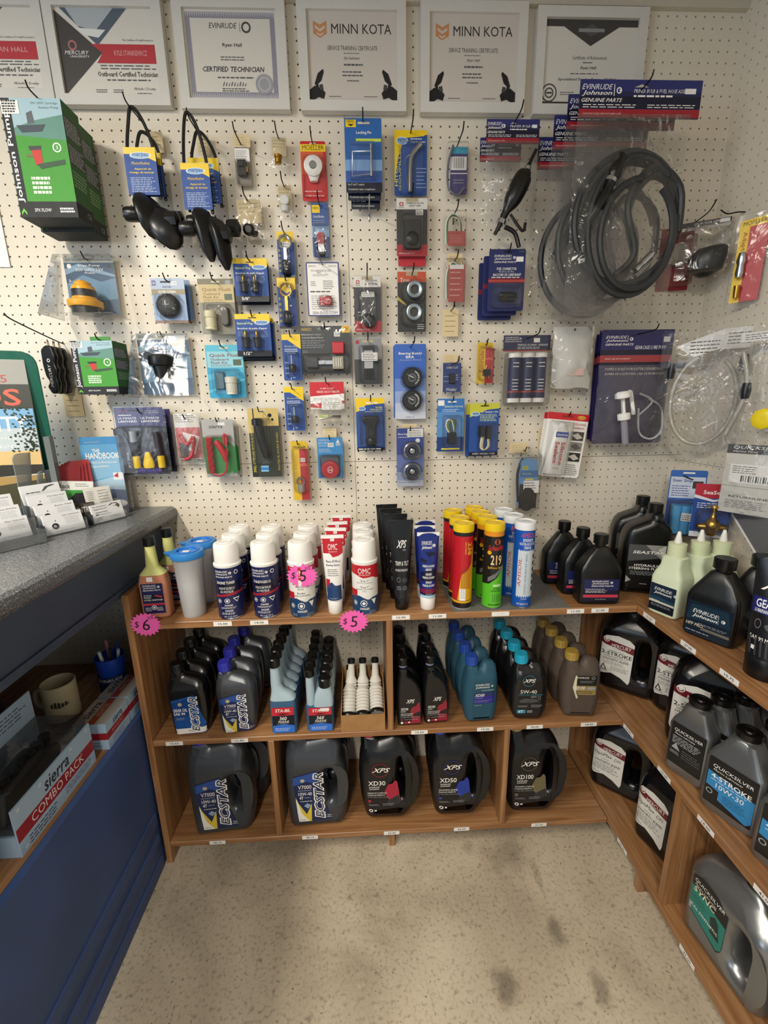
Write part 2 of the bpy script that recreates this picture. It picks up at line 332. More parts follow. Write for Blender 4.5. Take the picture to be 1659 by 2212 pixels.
# ---------------- back shelf unit ----------------
YF=-.300; TZ,MZ,BZ=.842,.460,.083
sh=thing('shelf_unit','low stained pine shelf unit against the pegboard, three boards and dividers','shelf',(-.02,YF/2,0))
def board(name,x0,x1,y0,y1,z0,z1,m,par,lab=None):
    ox,oy,oz=par.location; q=MB(); bv=.0015
    q.add([(x-ox,y-oy,z-oz) for x,y,z in [(x0,y0+bv,z0),(x1,y0+bv,z0),(x1,y1,z0),(x0,y1,z0),(x0,y0,z0+bv),(x1,y0,z0+bv),(x1,y0,z1-bv),(x0,y0,z1-bv),(x0,y0+bv,z1),(x1,y0+bv,z1),(x1,y1,z1),(x0,y1,z1)]],
      [(0,3,2,1),(0,1,5,4),(4,5,6,7),(7,6,9,8),(8,9,10,11),(1,2,10,9,6,5),(3,0,4,7,8,11),(2,3,11,10)],m)
    o=q.build(name,par)
    if lab: o['label']=lab
    return o
XW=XR-.003; XE=.687
board('side_panel',-.746,-.728,YF,-.002,0,.925,WZ,sh)
board('shelf_board',-.727,XE,YF,-.002,TZ-.02,TZ,WX,sh,'top board'); board('shelf_board',-.727,XE,YF,-.002,MZ-.018,MZ,WX,sh,'middle board'); board('shelf_board',-.727,XE-.006,YF,-.002,BZ-.018,BZ,WX,sh,'bottom board')
board('divider',-.033,-.016,YF+.001,-.002,MZ,TZ-.02,WZ,sh); board('divider',-.393,-.376,YF+.001,-.002,BZ,MZ-.018,WZ,sh); board('divider',.324,.341,YF+.001,-.002,BZ,MZ-.018,WZ,sh)
board('foot',-.034,-.016,-.285,-.20,0,BZ-.018,WZ,sh)
# ---------------- right shelf unit ----------------
rs=thing('shelf_unit','stained pine corner shelf unit along the right wall','shelf',(.83,-.9,0))
board('shelf_board',.689,XW,-1.30,-.019,TZ-.02,TZ,WY,rs,'top board'); board('shelf_board',.689,XW,-1.30,-.019,MZ-.018,MZ,WY,rs,'middle board'); board('shelf_board',.684,XW,-1.30,-.019,BZ+.004-.018,BZ+.004,WY,rs,'bottom board')
board('back_panel',XW-.012,XW,-.60,-.022,MZ,TZ-.02,WZ,rs)
board('divider',.69,XW,-.556,-.538,BZ+.004,MZ-.018,WZ,rs); board('foot',.690,.73,-.465,-.447,0,BZ-.014,WZ,rs)
board('end_panel',.689,XW,-.018,-.003,0,.922,WZ,rs)
# ---------------- counter ----------------
ct=thing('service_counter','slate blue service counter with a speckled dark grey laminate top','counter',(-1.1,-.9,0))
def cb(n,x0,x1,y0,y1,z0,z1,m,r=0.,lab=None):
    q=MB(); q.box(x0+1.1,x1+1.1,y0+.9,y1+.9,z0,z1,m); o=q.build(n,ct)
    if lab: o['label']=lab
    return o
q=MB(); pr=[(-1.75,1.064),(-.712,1.064),(-.704,1.068),(-.700,1.076),(-.700,1.088),(-.704,1.098),(-.714,1.104),(-1.75,1.104)]
q.rings([[(x+1.1,.895,z) for x,z in pr],[(x+1.1,-.9,z) for x,z in pr]],LAM,False); q.build('worktop',ct)
cb('apron',-.780,-.757,-1.8,-.003,.935,1.064,SLATE); cb('apron_moulding',-.785,-.752,-1.8,-.003,.915,.934,SLATE)
cb('front_panel',-.775,-.757,-1.8,-.302,0,.542,BLUE,lab='navy blue panel'); cb('front_panel',-.775,-.757,-.301,-.003,0,.542,BLUE)
cb('shelf_board',-1.30,-.776,-1.8,-.004,.520,.542,WY); cb('back_panel',-1.32,-1.30,-1.8,-.004,.0,1.064,SLATE)
for z0,z1 in ((.165,.205),(.100,.125),(.0,.040)): cb('moulding',-.757,-.752,-1.8,-.306,z0,z1,BLUE)
# ---------------- things on the pegboard ----------------
def hook(lab,x,z,L,y0=0.,rise=.013,m=None,bend=0.):
    b=MB(); b.tube([(0,.004,0),(0,-.01,0),(bend*.5,-L*.6,-.001),(bend,-L+.012,.0),(bend,-L,rise)],.0017,m or WIRE,6)
    b.tube([(0,-.003,.002),(0,-.003,-.018),(0,.004,-.021)],.0015,m or WIRE,6); o=b.build('peg_hook',None,(x,0,z)); return tag(o,lab,'hook','wire hooks on the pegboard')
def autoL(x,z,D,tip):
    best=(1e9,.05)
    for i in range(60):
        L=D+.012+i*.003; u,v=pj((x,-L,z+.012)); e=(u-tip[0])**2+(v-tip[1])**2
        if e<best[0]: best=(e,L)
    return best[1]
def hookp(lab,tip,L,D=0,**k): p=atY(tip[0],tip[1],-L); return hook(lab,p.x,p.z-.013,L,**k)
def H(name,label,cat,ul,ur,vt,vb,D,tip=None,hl=None,hole=.03,ry=0.,group=None,rx=0.,hu=0.):
    um,vm=(ul+ur)/2,(vt+vb)/2; w=atY(ur,vm,-D).x-atY(ul,vm,-D).x; T=atY(um,vt,-D); h=T.z-atY(um,vb,-D).z; xc=atY(um,vm,-D).x
    root=thing(name,label,cat,(xc,-D,T.z),0,group,ry,rx)
    if tip:
        hz=T.z-hole*h-.002; hook('wire hook holding the '+(hl or label),xc+hu*w,hz,autoL(xc+hu*w,hz,D,tip))
    return root,w,h
def card(w,h,m,r=.004,th=.0012): b=MB(w,h,0.); b.plate(-w/2,w/2,-h,0,0,th,m,r); return b
def slot(b,m=None,u=.5,v=.035,hw=.12,hh=.012): b.R(u-hw,v-hh,u+hw,v+hh,m or mat('c9c0ae',.7)); return b
def blister(root,w,h,u0,v0,u1,v1,d,name='blister',flange=0.,m=None,r=.006):
    b=MB(w,h); (x0,z1),(x1,z0)=b.P(u0,v0),b.P(u1,v1); m=m or CLEAR; ins=min(.004,d*.3)
    def rr(k,rad):
        q=[]
        for cx,cz,a0 in ((x1-k-rad,z0+k+rad,-90),(x1-k-rad,z1-k-rad,0),(x0+k+rad,z1-k-rad,90),(x0+k+rad,z0+k+rad,180)):
            for i in range(5): a=math.radians(a0+22.5*i); q.append((cx+rad*math.cos(a),cz+rad*math.sin(a)))
        return q
    rs=[[(x,-.0022,z) for x,z in rr(0,r)],[(x,-d*.8,z) for x,z in rr(ins*.5,r)],[(x,-d,z) for x,z in rr(ins*1.5,r)]]
    b.rings(rs,m,True,False); b.add(rs[-1],[tuple(range(20))],m)
    return b.build(name,root)
def shell(root,w,h,d0=.0015,g=.03):   # sealed clear pack edge around a card
    b=MB(w,h); (x0,z1),(x1,z0)=b.P(-g,-g*.6),b.P(1+g,1+g*.6); b.plate(x0,x1,z0,z1,-.0018,.0022,CLEAR,.006); return b.build('clear_shell',root)
def sticker(b,u0,v0,u1,v1,t=None): b.R(u0,v0,u1,v1,WHITE); (b.T(t,u0+(u1-u0)*.15,v0+(v1-v0)*.25,u1-(u1-u0)*.1,v1-(v1-v0)*.25,INK) if t else b.G(u0+.01,v0+(v1-v0)*.15,u1-.01,v1-(v1-v0)*.15,3,INK,.35))
def bag(root,w,h,u0=0.,v0=0.,u1=1.,v1=1.,d=.012,m=None,name='bag',seed=1,nx=9,nz=12):
    rr=random.Random(seed); b=MB(w,h); (x0,z1),(x1,z0)=b.P(u0,v0),b.P(u1,v1)
    for sgn in (-1,1):
        vs=[];fs=[]
        for j in range(nz+1):
            for i in range(nx+1):
                s,t=i/nx,j/nz; e=(math.sin(math.pi*s)**.6)*(math.sin(math.pi*min(1,t*1.05))**.5 if 0<t<1 else 0); ed=(i in(0,nx) or j in (0,nz))
                jt=0 if ed else rr.uniform(-.35,.35); jx=rr.uniform(-.004,.004) if ed and i in (0,nx) else 0
                vs.append((x0+(x1-x0)*s+jx,-.004+sgn*d*e*(.75+jt)*(1 if sgn<0 else .15),z1+(z0-z1)*t+(rr.uniform(-.004,.004) if j==nz else 0)))
        for j in range(nz):
            for i in range(nx): k=j*(nx+1)+i; fs.append((k,k+1,k+nx+2,k+nx+1) if sgn>0 else (k,k+nx+1,k+nx+2,k+1))
        b.add(vs,fs,m or BAG,True)
    return b.build(name,root)
def EJ(b,u0,v0,u1,v1,m=WHITE,three=True):    # stacked italic wordmarks with the small round emblem
    n=3 if three else 2; dv=(v1-v0)/n; uu=u0+(u1-u0)*.72
    b.T('EVINRUDE',u0,v0,uu,v0+dv*.82,m,.016,.3); b.T('Johnson',u0,v0+dv,uu,v0+dv*1.86,m,.016,.3)
    if three: b.T('GENUINE PARTS',u0,v0+dv*2.15,u1-.01,v0+dv*2.75,m,.01,.35)
    b.R(uu+.012,v0,uu+.018,v0+dv*1.8,m); r=(v1-v0)*b.h*.17; c=u0+(u1-u0)*.88; b.D(c,v0+dv*.95,r,m,r*.62,16); b.D(c+.01,v0+dv*.95,r*.4,m,0,8)
def marpac(b,u0,v0,u1,v1): (cx,cz)=((u0+u1)/2,(v0+v1)/2); r=(v1-v0)/2*b.h; b.D(cx,cz,r,mat('e6eef6',.4),0,20,(u1-u0)*b.w/((v1-v0)*b.h)); b.D(cx,cz,r*.9,mat('8fb4d8',.4),0,20,(u1-u0)*b.w/((v1-v0)*b.h)); b.T('marpac',u0+(u1-u0)*.12,cz-(v1-v0)*.3,u1-(u1-u0)*.1,cz+(v1-v0)*.3,mat('1b3f86',.4),.02,.2)
CB=mat('1f4a94',.55); CB2=mat('3a72b4',.35); DK=mat('26282c',.4); LG=mat('9a9da1',.5)
# --- certificates in white frames
def frame(ul,ur,vt,vb,label,fn,D=.024):
    r,w,h=H('framed_certificate',label,'certificate',ul,ur,vt,vb,D,group='certificates along the top of the pegboard')
    f=.024; b=MB(); 
    for (x0,x1,z0,z1) in ((-w/2,w/2,-f,0),(-w/2,w/2,-h,-h+f),(-w/2,-w/2+f,-h+f,-f),(w/2-f,w/2,-h+f,-f)): b.box(x0,x1,0,.02,z0,z1,FRAME)
    b.build('frame',r); c=MB(w-2*f,h-2*f,.008); c.plate(-w/2+f,w/2-f,-h+2*f,0,.008,.010,mat('d8d3c8',.5),0); fn(c); c.build('certificate_sheet',r,(0,0,-f))
    return r
GR=mat('55565a',.5); PK=mat('b5323c',.45); CH=mat('423f3e',.5)
def c_merc(c,nm):
    c.Q([(0,.02),(.44,.50),(0,1.0)],CH); c.Q([(.06,0),(.74,0),(.40,.42)],mat('54606c',.4)); c.Q([(.12,.0),(.60,.0),(.40,.25),(.22,.2)],mat('aeb4b8',.5)); c.Q([(.2,.22),(.5,.24),(.42,.33),(.28,.3)],mat('dfe0de',.4))
    c.Q([(.33,.40),(1,.40),(1,.62),(.37,.62),(.44,.50)],PK); c.T(nm,.56,.47,.90,.53,mat('d8a7a2',.5)); c.D(.14,.42,.011,mat('b06a64',.5),.007)
    c.T('MERCURY',.05,.48,.30,.525,WHITE,.02,.3); c.T('UNIVERSITY',.10,.535,.30,.56,WHITE); c.T('This Certificate is Proudly Presented to',.66,.34,.98,.37,GR)
    c.G(.40,.63,.98,.70,2,GR,.35); c.T('Outboard Certified Technician',.36,.715,.99,.775,CH,.015); c.G(.45,.80,.95,.83,1,GR,.5); c.G(.32,.92,.45,.97,2,GR,.4); c.G(.5,.92,.62,.97,2,GR,.4); c.T('Michelle C Douthy',.72,.90,.95,.94,GR,0,.4); c.G(.75,.96,.95,.985,1,GR,.5)
def c_evin(c):
    for q in ((0.02,.02,.98,.09),(0.02,.91,.98,.98),(.02,.09,.07,.91),(.93,.09,.98,.91)): c.R(*q,mat('8d8c98',.5))
    for i in range(40): c.k-=1; c.Q([(.02+.024*i,.02),(.032+.024*i,.085),(.044+.024*i,.02)],mat('b5b3b8',.5)); c.k-=1; c.Q([(.02+.024*i,.98),(.032+.024*i,.915),(.044+.024*i,.98)],mat('b5b3b8',.5))
    c.T('EVINRUDE',.27,.14,.57,.20,CH,.016,.2); c.R(.6,.13,.604,.24,GR); c.D(.67,.185,.012,CH,.008); c.T('Ryan Hall',.40,.36,.61,.41,CH,.02); c.G(.37,.50,.65,.56,2,GR,.35)
    c.T('CERTIFIED TECHNICIAN',.16,.62,.84,.68,mat('3a3a48',.5),.016,.2); c.G(.32,.73,.72,.76,1,GR,.5); [c.Q([(.37+.03*i,.84),(.385+.03*i,.79+.01*(i%3)),(.392+.03*i,.80),(.378+.03*i,.845)],GR) for i in range(9)]; c.G(.36,.86,.66,.91,2,GR,.4); c.D(.83,.82,.023,mat('9a9aa0',.5)); c.D(.83,.82,.017,mat('b4b3b6',.5),.013)
def c_mk(c):
    O=mat('c98a5c',.5); c.R(.0,.0,1,1,mat('cdc4ba',.6)); c.Q([(.07,.10),(.145,.145),(.22,.10),(.22,.24),(.145,.29),(.07,.24)],O); c.Q([(.09,.15),(.145,.19),(.20,.15),(.20,.18),(.145,.22),(.09,.18)],mat('cdc4ba',.6)); c.Q([(.11,.225),(.145,.25),(.18,.225),(.18,.245),(.145,.27),(.11,.245)],mat('cdc4ba',.6))
    c.T('MINN KOTA',.27,.13,.94,.24,mat('2c2c2e',.5),.016); c.T('SERVICE TRAINING CERTIFICATE',.22,.37,.78,.42,mat('3a3a3c',.5),.02); c.G(.4,.445,.6,.46,1,GR,.5)
    c.T('Kyle Stankiewicz' if c.tag else 'Ryan Hall',.40 if c.tag else .43,.49,.58,.53,CH,0,.4); c.G(.40,.56,.62,.60,1,GR,.5); c.G(.38,.64,.64,.72,2,GR,.35); c.G(.43,.75,.58,.77,1,GR,.6); c.G(.22,.93,.38,.95,1,GR,.4); c.G(.62,.93,.8,.95,1,GR,.4)
    for s in (0,1):
        f=lambda p:[((1-a) if s else a,v) for a,v in p]
        c.Q(f([(.06,.80),(.10,.68),(.16,.63),(.17,.66),(.14,.76),(.08,.82)]),INK); c.Q(f([(.07,.80),(.10,.80),(.12,.90),(.08,.90)]),INK); c.Q(f([(.0,.87),(.06,.82),(.14,.85),(.18,.90),(.16,.97),(.10,.95),(.02,1.0),(0,1)]),INK); c.Q(f([(.11,.81),(.15,.80),(.16,.86),(.12,.87)]),CH)
def c_briggs(c):
    c.R(0,.0,1,.08,CH); c.Q([(.20,.08),(.80,.08),(.5,.30)],CH); c.Q([(.38,.12),(.5,.05),(.62,.12),(.5,.19)],GR); c.R(.36,.10,.64,.14,mat('8d8f92',.5)); c.T('Certificate of Achievement',.31,.41,.69,.455,CH); c.G(.43,.48,.56,.50,1,GR,.6)
    c.T('Ryan Hall',.41,.535,.58,.575,CH,.016); c.G(.3,.61,.67,.63,1,GR,.5); c.T('Specialized Dealer Exam - 710PC',.17,.67,.81,.71,CH,.016); c.D(.08,.85,.021,CH,.018); c.D(.08,.85,.012,CH,.009); c.R(.05,.84,.11,.86,CH); c.G(.2,.83,.38,.88,2,GR,.3); c.R(0,.955,1,1,CH)
frame(-185,100,-18,213,'white framed certificate with red band, cut by the left edge of the photo',lambda c:c_merc(c,'RYAN HALL'))
frame(104,356,-14,226,'white framed certificate with red band and grey arrow beside a boat photo',lambda c:c_merc(c,'KYLE STANKIEWICZ'))
frame(380,620,-10,235,'white framed certificate with patterned grey border and round seal',c_evin)
def mk(c,t): c.tag=t; c_mk(c)
frame(645,878,-6,239,'left one of the two white framed training certificates with orange emblem',lambda c:mk(c,1))
frame(909,1138,0,243,'right one of the two white framed training certificates with orange emblem',lambda c:mk(c,0))
frame(1158,1394,12,247,'white framed achievement certificate with dark triangle at its top',c_briggs)
# --- pump boxes
def pumpbox(label,ul,ur,vt,vb,Df,Dp,group,big=True,tab=True):
    um,vm=(ul+ur)/2,(vt+vb)/2; w=atY(ur,vm,-Df).x-atY(ul,vm,-Df).x; T=atY(um,vt,-Df); h=T.z-atY(um,vb,-Df).z; xc=atY(um,vm,-Df).x
    r=thing('boxed_pump',label,'box',(xc,-Df,T.z),0,group); b=MB(w,h,0); G1=mat('2c5a2a',.62); G2=mat('5aa032',.62)
    b.box(-w/2,w/2,0,Dp,-h,0,mat('1d231f',.62)); b.R(0,0,.16,1,mat('14171a',.62)); b.R(.16,0,1,.86,mat('3f922c',.62)); b.R(.16,0,1,.30,mat('9fbcc6',.62)); b.Q([(.16,.30),(.16,.24),(.5,.18),(1,.13),(1,.34)],mat('5d8b7e',.62)); b.Q([(.2,.22),(.7,.21),(.62,.27),(.28,.28)],mat('3b4650',.62))
    b.Q([(.4,.12),(.5,.10),(.52,.2),(.4,.21)],mat('4a4f58',.5)); b.T('500 GPH Cartridge',.50,.03,.95,.055,mat('2c4a4a',.5)); b.T('Aerator Pump',.62,.065,.95,.09,mat('2c4a4a',.5)); b.D(.82,.40,.010,WHITE,.0075); b.T('3',.80,.385,.84,.415,WHITE)
    b.Q([(.38,.42),(.55,.41),(.54,.54),(.42,.55)],mat('c2352f',.62)); b.Q([(.34,.39),(.56,.385),(.55,.42),(.36,.425)],INK); b.Q([(.28,.46),(.40,.46),(.40,.48),(.28,.48)],mat('7a6a4a',.62)); b.Q([(.44,.54),(.92,.50),(.92,.54),(.5,.58)],mat('33503a',.62))
    b.G(.3,.64,.66,.80,4,mat('d9efd0',.5),.62); b.R(0,.86,1,1,mat('15181a',.62)); b.T('SPX FLOW',.26,.92,.55,.95,WHITE,.016,.1); b.G(.7,.91,.97,.96,2,WHITE,.62)
    b.T('Johnson Pump',.015,.10,.13,.87,WHITE,.02,0,90); b.Q([(.03,.955),(.075,.92),(.12,.955),(.12,.98),(.075,.945),(.03,.98)],mat('6cc43a',.62))
    b.R(.01,.02,.3,.13,WHITE); b.G(.03,.016,.28,.12,5,INK,.62); b.build('carton',r)
    s=MB(Dp,h,0); s.M=Matrix.Translation((w/2,Dp/2,0))@Matrix.Rotation(math.pi/2,4,'Z'); s.R(0,0,1,1,mat('2f5f2c',.62)); s.R(.0,.12,1,.30,mat('3d4a3d',.62)); s.R(0,.34,1,.52,mat('3d4a3d',.62)); s.R(0,.86,1,1,mat('15181a',.62)); s.G(.06,.13,.95,.29,7,LG,.62); s.G(.06,.35,.95,.51,7,LG,.62); s.G(.06,.57,.9,.72,5,mat('7aa070',.5),.62); s.T('CE',.6,.90,.85,.95,LG); s.build('side_print',r)
    if tab: t=MB(); t.box(-w*.2,w*.3,Dp*.5,Dp*.5+.001,0,.016,mat('3f8a2c',.5)); t.build('hang_tab',r)
    return r
pumpbox('front green and black pump carton, large, hanging under the first certificate',22,150,212,470,.158,.066,'large pump cartons on one hook')
pumpbox('rear green and black pump carton, large, behind the front one',68,184,262,501,.088,.066,'large pump cartons on one hook')
hookp('long wire hook carrying the large green pump cartons',(54,172),.19)
pumpbox('small green and black bilge pump carton above the blue boating handbook',160,250,736,851,.115,.075,'small pump cartons',False); hookp('wire hook holding the small green pump carton',(204,720),.13)
# --- motor flushers: hose loop, yellow and blue card, rubber cups
def flusher(label,ul,ur,vt,vb,D,looptop,group,cups):
    r,w,h=H('motor_flusher',label,'motor flusher',ul,ur,vt,vb,D,group=group); b=card(w,h,CB,.002); b.R(0,0,1,.12,YEL); b.Q([(0,.12),(1,.12),(1,.30),(.5,.14),(0,.14)],YEL); marpac(b,.18,.10,.85,.24)
    b.T('Motorflusher',.22,.30,.80,.36,YEL,.02); b.T('Appareil de',.28,.43,.82,.48,YEL,.02); b.T('rincage du moteur',.12,.50,.90,.56,YEL,.02); b.G(.12,.62,.92,.95,9,mat('c9d3e6',.5),.3); b.build('card',r)
    lt=atY((ul+ur)/2,looptop,-D).z-r.location.z; a=.022
    t=MB(); t.tube([(-w/2+.010,.008,-h*1.02),(-w/2+.008,.006,-.01),(-a*.9,.004,lt*.62),(-.006,0,lt),(a*.7,.004,lt*.72),(w/2-.006,.008,-.005),(w/2-.004,.010,-h*1.05)],.0042,BLK,8); t.build('hose_loop',r)
    for (dx,dz,sx,sz,rz,ty) in cups:
        c=MB(); c.M=Matrix.Translation((dx,.0,-h*dz))@Matrix.Rotation(math.radians(ty),4,'Y')@Matrix.Rotation(math.radians(rz),4,'Z'); q=[]
        if sz<1.1: c.loft([(-.056,0,.004,.006,.004,2),(-.05,0,0,.020,.007,2),(-.03,0,-.006,.034,.013,2),(0,0,-.009,.040,.016,2),(.03,0,-.006,.034,.013,2),(.05,0,0,.020,.007,2),(.056,0,.004,.006,.004,2)],BLK)
        else: c.loft([(-.066,0,0,.006,.004,4),(-.04,0,-.004,.020,.010,4),(.02,0,-.010,.026,.014,4),(.05,0,-.006,.022,.011,4),(.062,0,0,.012,.006,3)],BLK)
        c.build('rubber_cup',r)
    k=MB(); k.lathe([(.016,-.02),(.018,-.012),(.018,.012),(.012,.02)],BLK,(-w/2+.004,0,-h*1.42),14,'x'); k.lathe([(.020,-.02),(.022,-.012),(.022,.008),(.008,.014)],BLK,(w/2+.03,0,-h*1.55),8,'x'); k.tube([(-w/2,0,-h*1.42),(w/2+.03,0,-h*1.55)],.006,BLK); k.build('clamp_knob',r); return r
flusher('front motor flusher of the left pair, yellow and blue card above black rubber cups',272,340,318,421,.085,231,'motor flushers on hooks',[(.004,1.45,1,1,50,-14),(.042,1.72,1,1,20,-30)])
flusher('rear motor flusher of the left pair, card edge showing at the right',292,352,330,425,.055,285,'motor flushers on hooks',[])
hookp('wire hook holding the left pair of motor flushers',(264,197),.13)
flusher('front motor flusher of the right pair, yellow and blue card above black wedge cups',394,455,352,453,.095,243,'motor flushers on hooks',[(.010,1.55,1,1.4,35,-10),(.046,1.75,1,1.4,55,-12)])
flusher('rear motor flusher of the right pair, its card standing higher behind',410,475,341,440,.06,284,'motor flushers on hooks',[])
hookp('wire hook holding the right pair of motor flushers',(402,232),.12)
# --- handwritten tags left on the board
def tagcard(label,ul,ur,vt,vb,D,tip=None,hl=None,ry=0):
    r,w,h=H('paper_tag',label,'tag',ul,ur,vt,vb,D,tip,hl,ry=ry); b=card(w,h,BEIGE,.001,.0006); b.G(.15,.15,.85,.9,4,mat('a08c68',.8),.18); b.build('paper',r); return r
tagcard('beige handwritten tag behind the left motor flushers',326,352,284,330,.02); tagcard('beige handwritten tag behind the right motor flushers',427,452,290,335,.02)
tagcard('long beige handwritten tag below the black knife floats',138,178,838,900,.006); tagcard('beige handwritten tag hanging below the red-labelled wires',956,990,668,727,.02,(984,654),'lone beige tag',0)
tagcard('beige handwritten tag half hidden left of the white sealant card',1163,1182,925,975,.006)
# --- small packs, left field
r,w,h=H('toggle_switch_pack','small clear pack with black rocker switch and white header','switch',508,541,309,402,.016,(506,260),'rocker switch pack'); b=card(w,h,mat('8b8278',.5)); b.R(.02,.0,.98,.42,WHITE); b.T('SEADOG LINE',.08,.03,.9,.11,NAVY,.02); b.G(.1,.16,.9,.38,5,GR,.3); b.build('card',r); q=MB(w,h); q.box(-.011,.011,-.016,-.003,-h*.80,-h*.45,BLK); q.box(-.008,.006,-.021,-.016,-h*.62,-h*.5,BLK); q.box(.011,.015,-.013,-.004,-h*.72,-h*.6,BRASS); q.build('switch',r); blister(r,w,h,.04,.42,.96,.97,.022)
tagcard('beige tag above the rocker switch pack',503,540,290,318,.02)
def pouch(name,label,cat,ul,ur,vt,vb,D,tip,hl,fn,ry=0,seed=1,hd=None):
    r,w,h=H(name,label,cat,ul,ur,vt,vb,D,tip,hl,ry=ry); b=card(w*.8,h*.55,BEIGE,.001,.0006); b.G(.1,.1,.9,.6,3,mat('a08c68',.8),.2); b.build('paper_insert',r,(0,.002,-.002)); fn(r,w,h); bag(r,w,h,d=.01,seed=seed,nx=5,nz=6); return r
def m1(r,w,h): q=MB(); q.lathe([(.006,-.012),(.009,-.01),(.009,0),(.011,.002),(.011,.008),(.006,.01)],BRASS,(0,-.006,-h*.72),10); q.build('brass_fitting',r)
def m2(r,w,h): q=MB(); q.lathe([(.012,-.004),(.013,.004),(.010,.006)],mat('c9c8c4',.4),(0,-.008,-h*.45),18,'y'); q.lathe([(.010,-.012),(.014,0)],mat('c9c8c4',.4),(0,-.006,-h*.62),14); q.build('plastic_knob',r)
def m3(r,w,h): q=MB(); q.lathe([(.014,-.005),(.016,.003),(.009,.008)],BLK,(-.004,-.008,-h*.75),14,'y'); q.lathe([(.008,-.01),(.012,.0)],BLK,(.010,-.006,-h*.8),8); q.build('black_nut',r)
pouch('small_parts_bag','small clear bag with one brass fitting, below the training certificates','bag',584,623,294,366,.03,(594,262),'brass fitting bag',m1,.06,2)
pouch('small_parts_bag','small clear bag with round grey plastic knob','bag',598,634,398,480,.03,(603,371),'grey knob bag',m2,0,3)
pouch('small_parts_bag','crinkled clear bag with a black nut, below the rocker switch','bag',506,570,428,522,.03,(518,404),'black nut bag',m3,-.04,4)
r,w,h=H('flange_fitting_pack','red and yellow card with white round flange fitting','fitting',651,705,305,434,.016,(670,272),'white flange fitting'); b=card(w,h,mat('c0141c',.35)); b.R(.0,.05,1,.17,YEL); b.T('MOELLER',.08,.065,.94,.145,INK,.016); slot(b); b.R(.0,.17,.9,.55,mat('d94f2a',.35)); b.G(.1,.80,.9,.95,2,mat('e9b6a8',.5),.25); b.build('card',r)
q=MB(); q.lathe([(.024,0),(.025,.003),(.018,.006),(.010,.007),(.009,-.004)],WHITE,(0,-.016,-h*.46),28,'y'); q.lathe([(.0085,0),(.0085,.003)],mat('8a8884',.5),(0,-.0205,-h*.46),20,'y'); q.loft([(-h*.70,0,-.009,.010,.006,2),(-h*.55,0,-.009,.018,.008,2)],WHITE); q.build('flange',r); blister(r,w,h,.04,.25,.96,.95,.024)
r,w,h=H('breaker_pack','narrow blister with red and white circuit breaker','switch',674,711,438,556,.016,(683,412),'circuit breaker blister'); b=card(w,h,mat('2d4f8e',.35)); b.R(.05,.04,.5,.18,YEL); b.T('MARPAC',.1,.07,.46,.12,INK,.02); b.T('Circuit Breaker',.1,.22,.75,.27,WHITE); b.G(.1,.30,.8,.38,2,LG,.3); b.R(0,.42,1,.62,mat('8ba6cc',.35)); b.build('card',r); q=MB(w,h); q.box(-.010,.010,-.018,-.003,-h*.78,-h*.58,mat('a52428',.35)); q.box(-.009,.009,-.016,-.003,-h*.93,-h*.78,WHITE); q.box(-.009,.009,-.014,-.003,-h*.98,-h*.92,BLK); q.build('breaker',r); blister(r,w,h,.05,.4,.97,.99,.024)
# locking pins
def lockpin(label,ul,ur,vt,vb,D,tip=None,front=True):
    r,w,h=H('locking_pin_pack',label,'pin',ul,ur,vt,vb,D,tip,'blue locking pin cards',group='locking pin cards on one hook'); b=card(w,h,mat('2b62a8',.3),.003); b.R(0,.55,1,.70,mat('7ba3d4',.3)); b.R(0,.70,1,.86,mat('3257a0',.3)); b.R(0,.86,1,1,mat('141a2c',.3)); b.R(.03,.02,.31,.12,YEL); b.T('MARPAC',.06,.016,.28,.07,INK,.016); b.Q([(.08,.08),(.26,.08),(.17,.11)],INK); slot(b,None,.52,.065,.16,.015); b.T('Locking Pin',.31,.17,.72,.22,WHITE,.02); b.R(.3,.27,.98,.31,mat('c6d64a',.4)); b.T('Fits 2" and 3" couplers',.05,.875,.5,.91,WHITE); b.T('Convient aux coupleurs',.05,.94,.8,.975,WHITE); b.build('card',r)
    if front:
        q=MB(); q.tube([(.020,-.009,-h*.36),(.020,-.009,-h*.80)],.0032,STEEL,8); q.tube([(.018,-.009,-h*.46),(-.030,-.010,-h*.47),(-.031,-.010,-h*.80),(.020,-.009,-h*.76)],.0016,STEEL,6,True,False); q.build('pin',r); blister(r,w,h,.1,.33,.85,.84,.018)
    return r
lockpin('front blue locking pin card, topmost of its stack',746,825,255,416,.055,(785,232)); lockpin('second blue locking pin card, peeking out below the front one',750,822,272,433,.043,None,False); lockpin('rearmost blue locking pin card, lowest edge of its stack',757,820,290,452,.031,None,False)
hook('bare steel hook with a T-shaped end below the locking pins',-.051,1.945,.11,0,.002,STEEL)
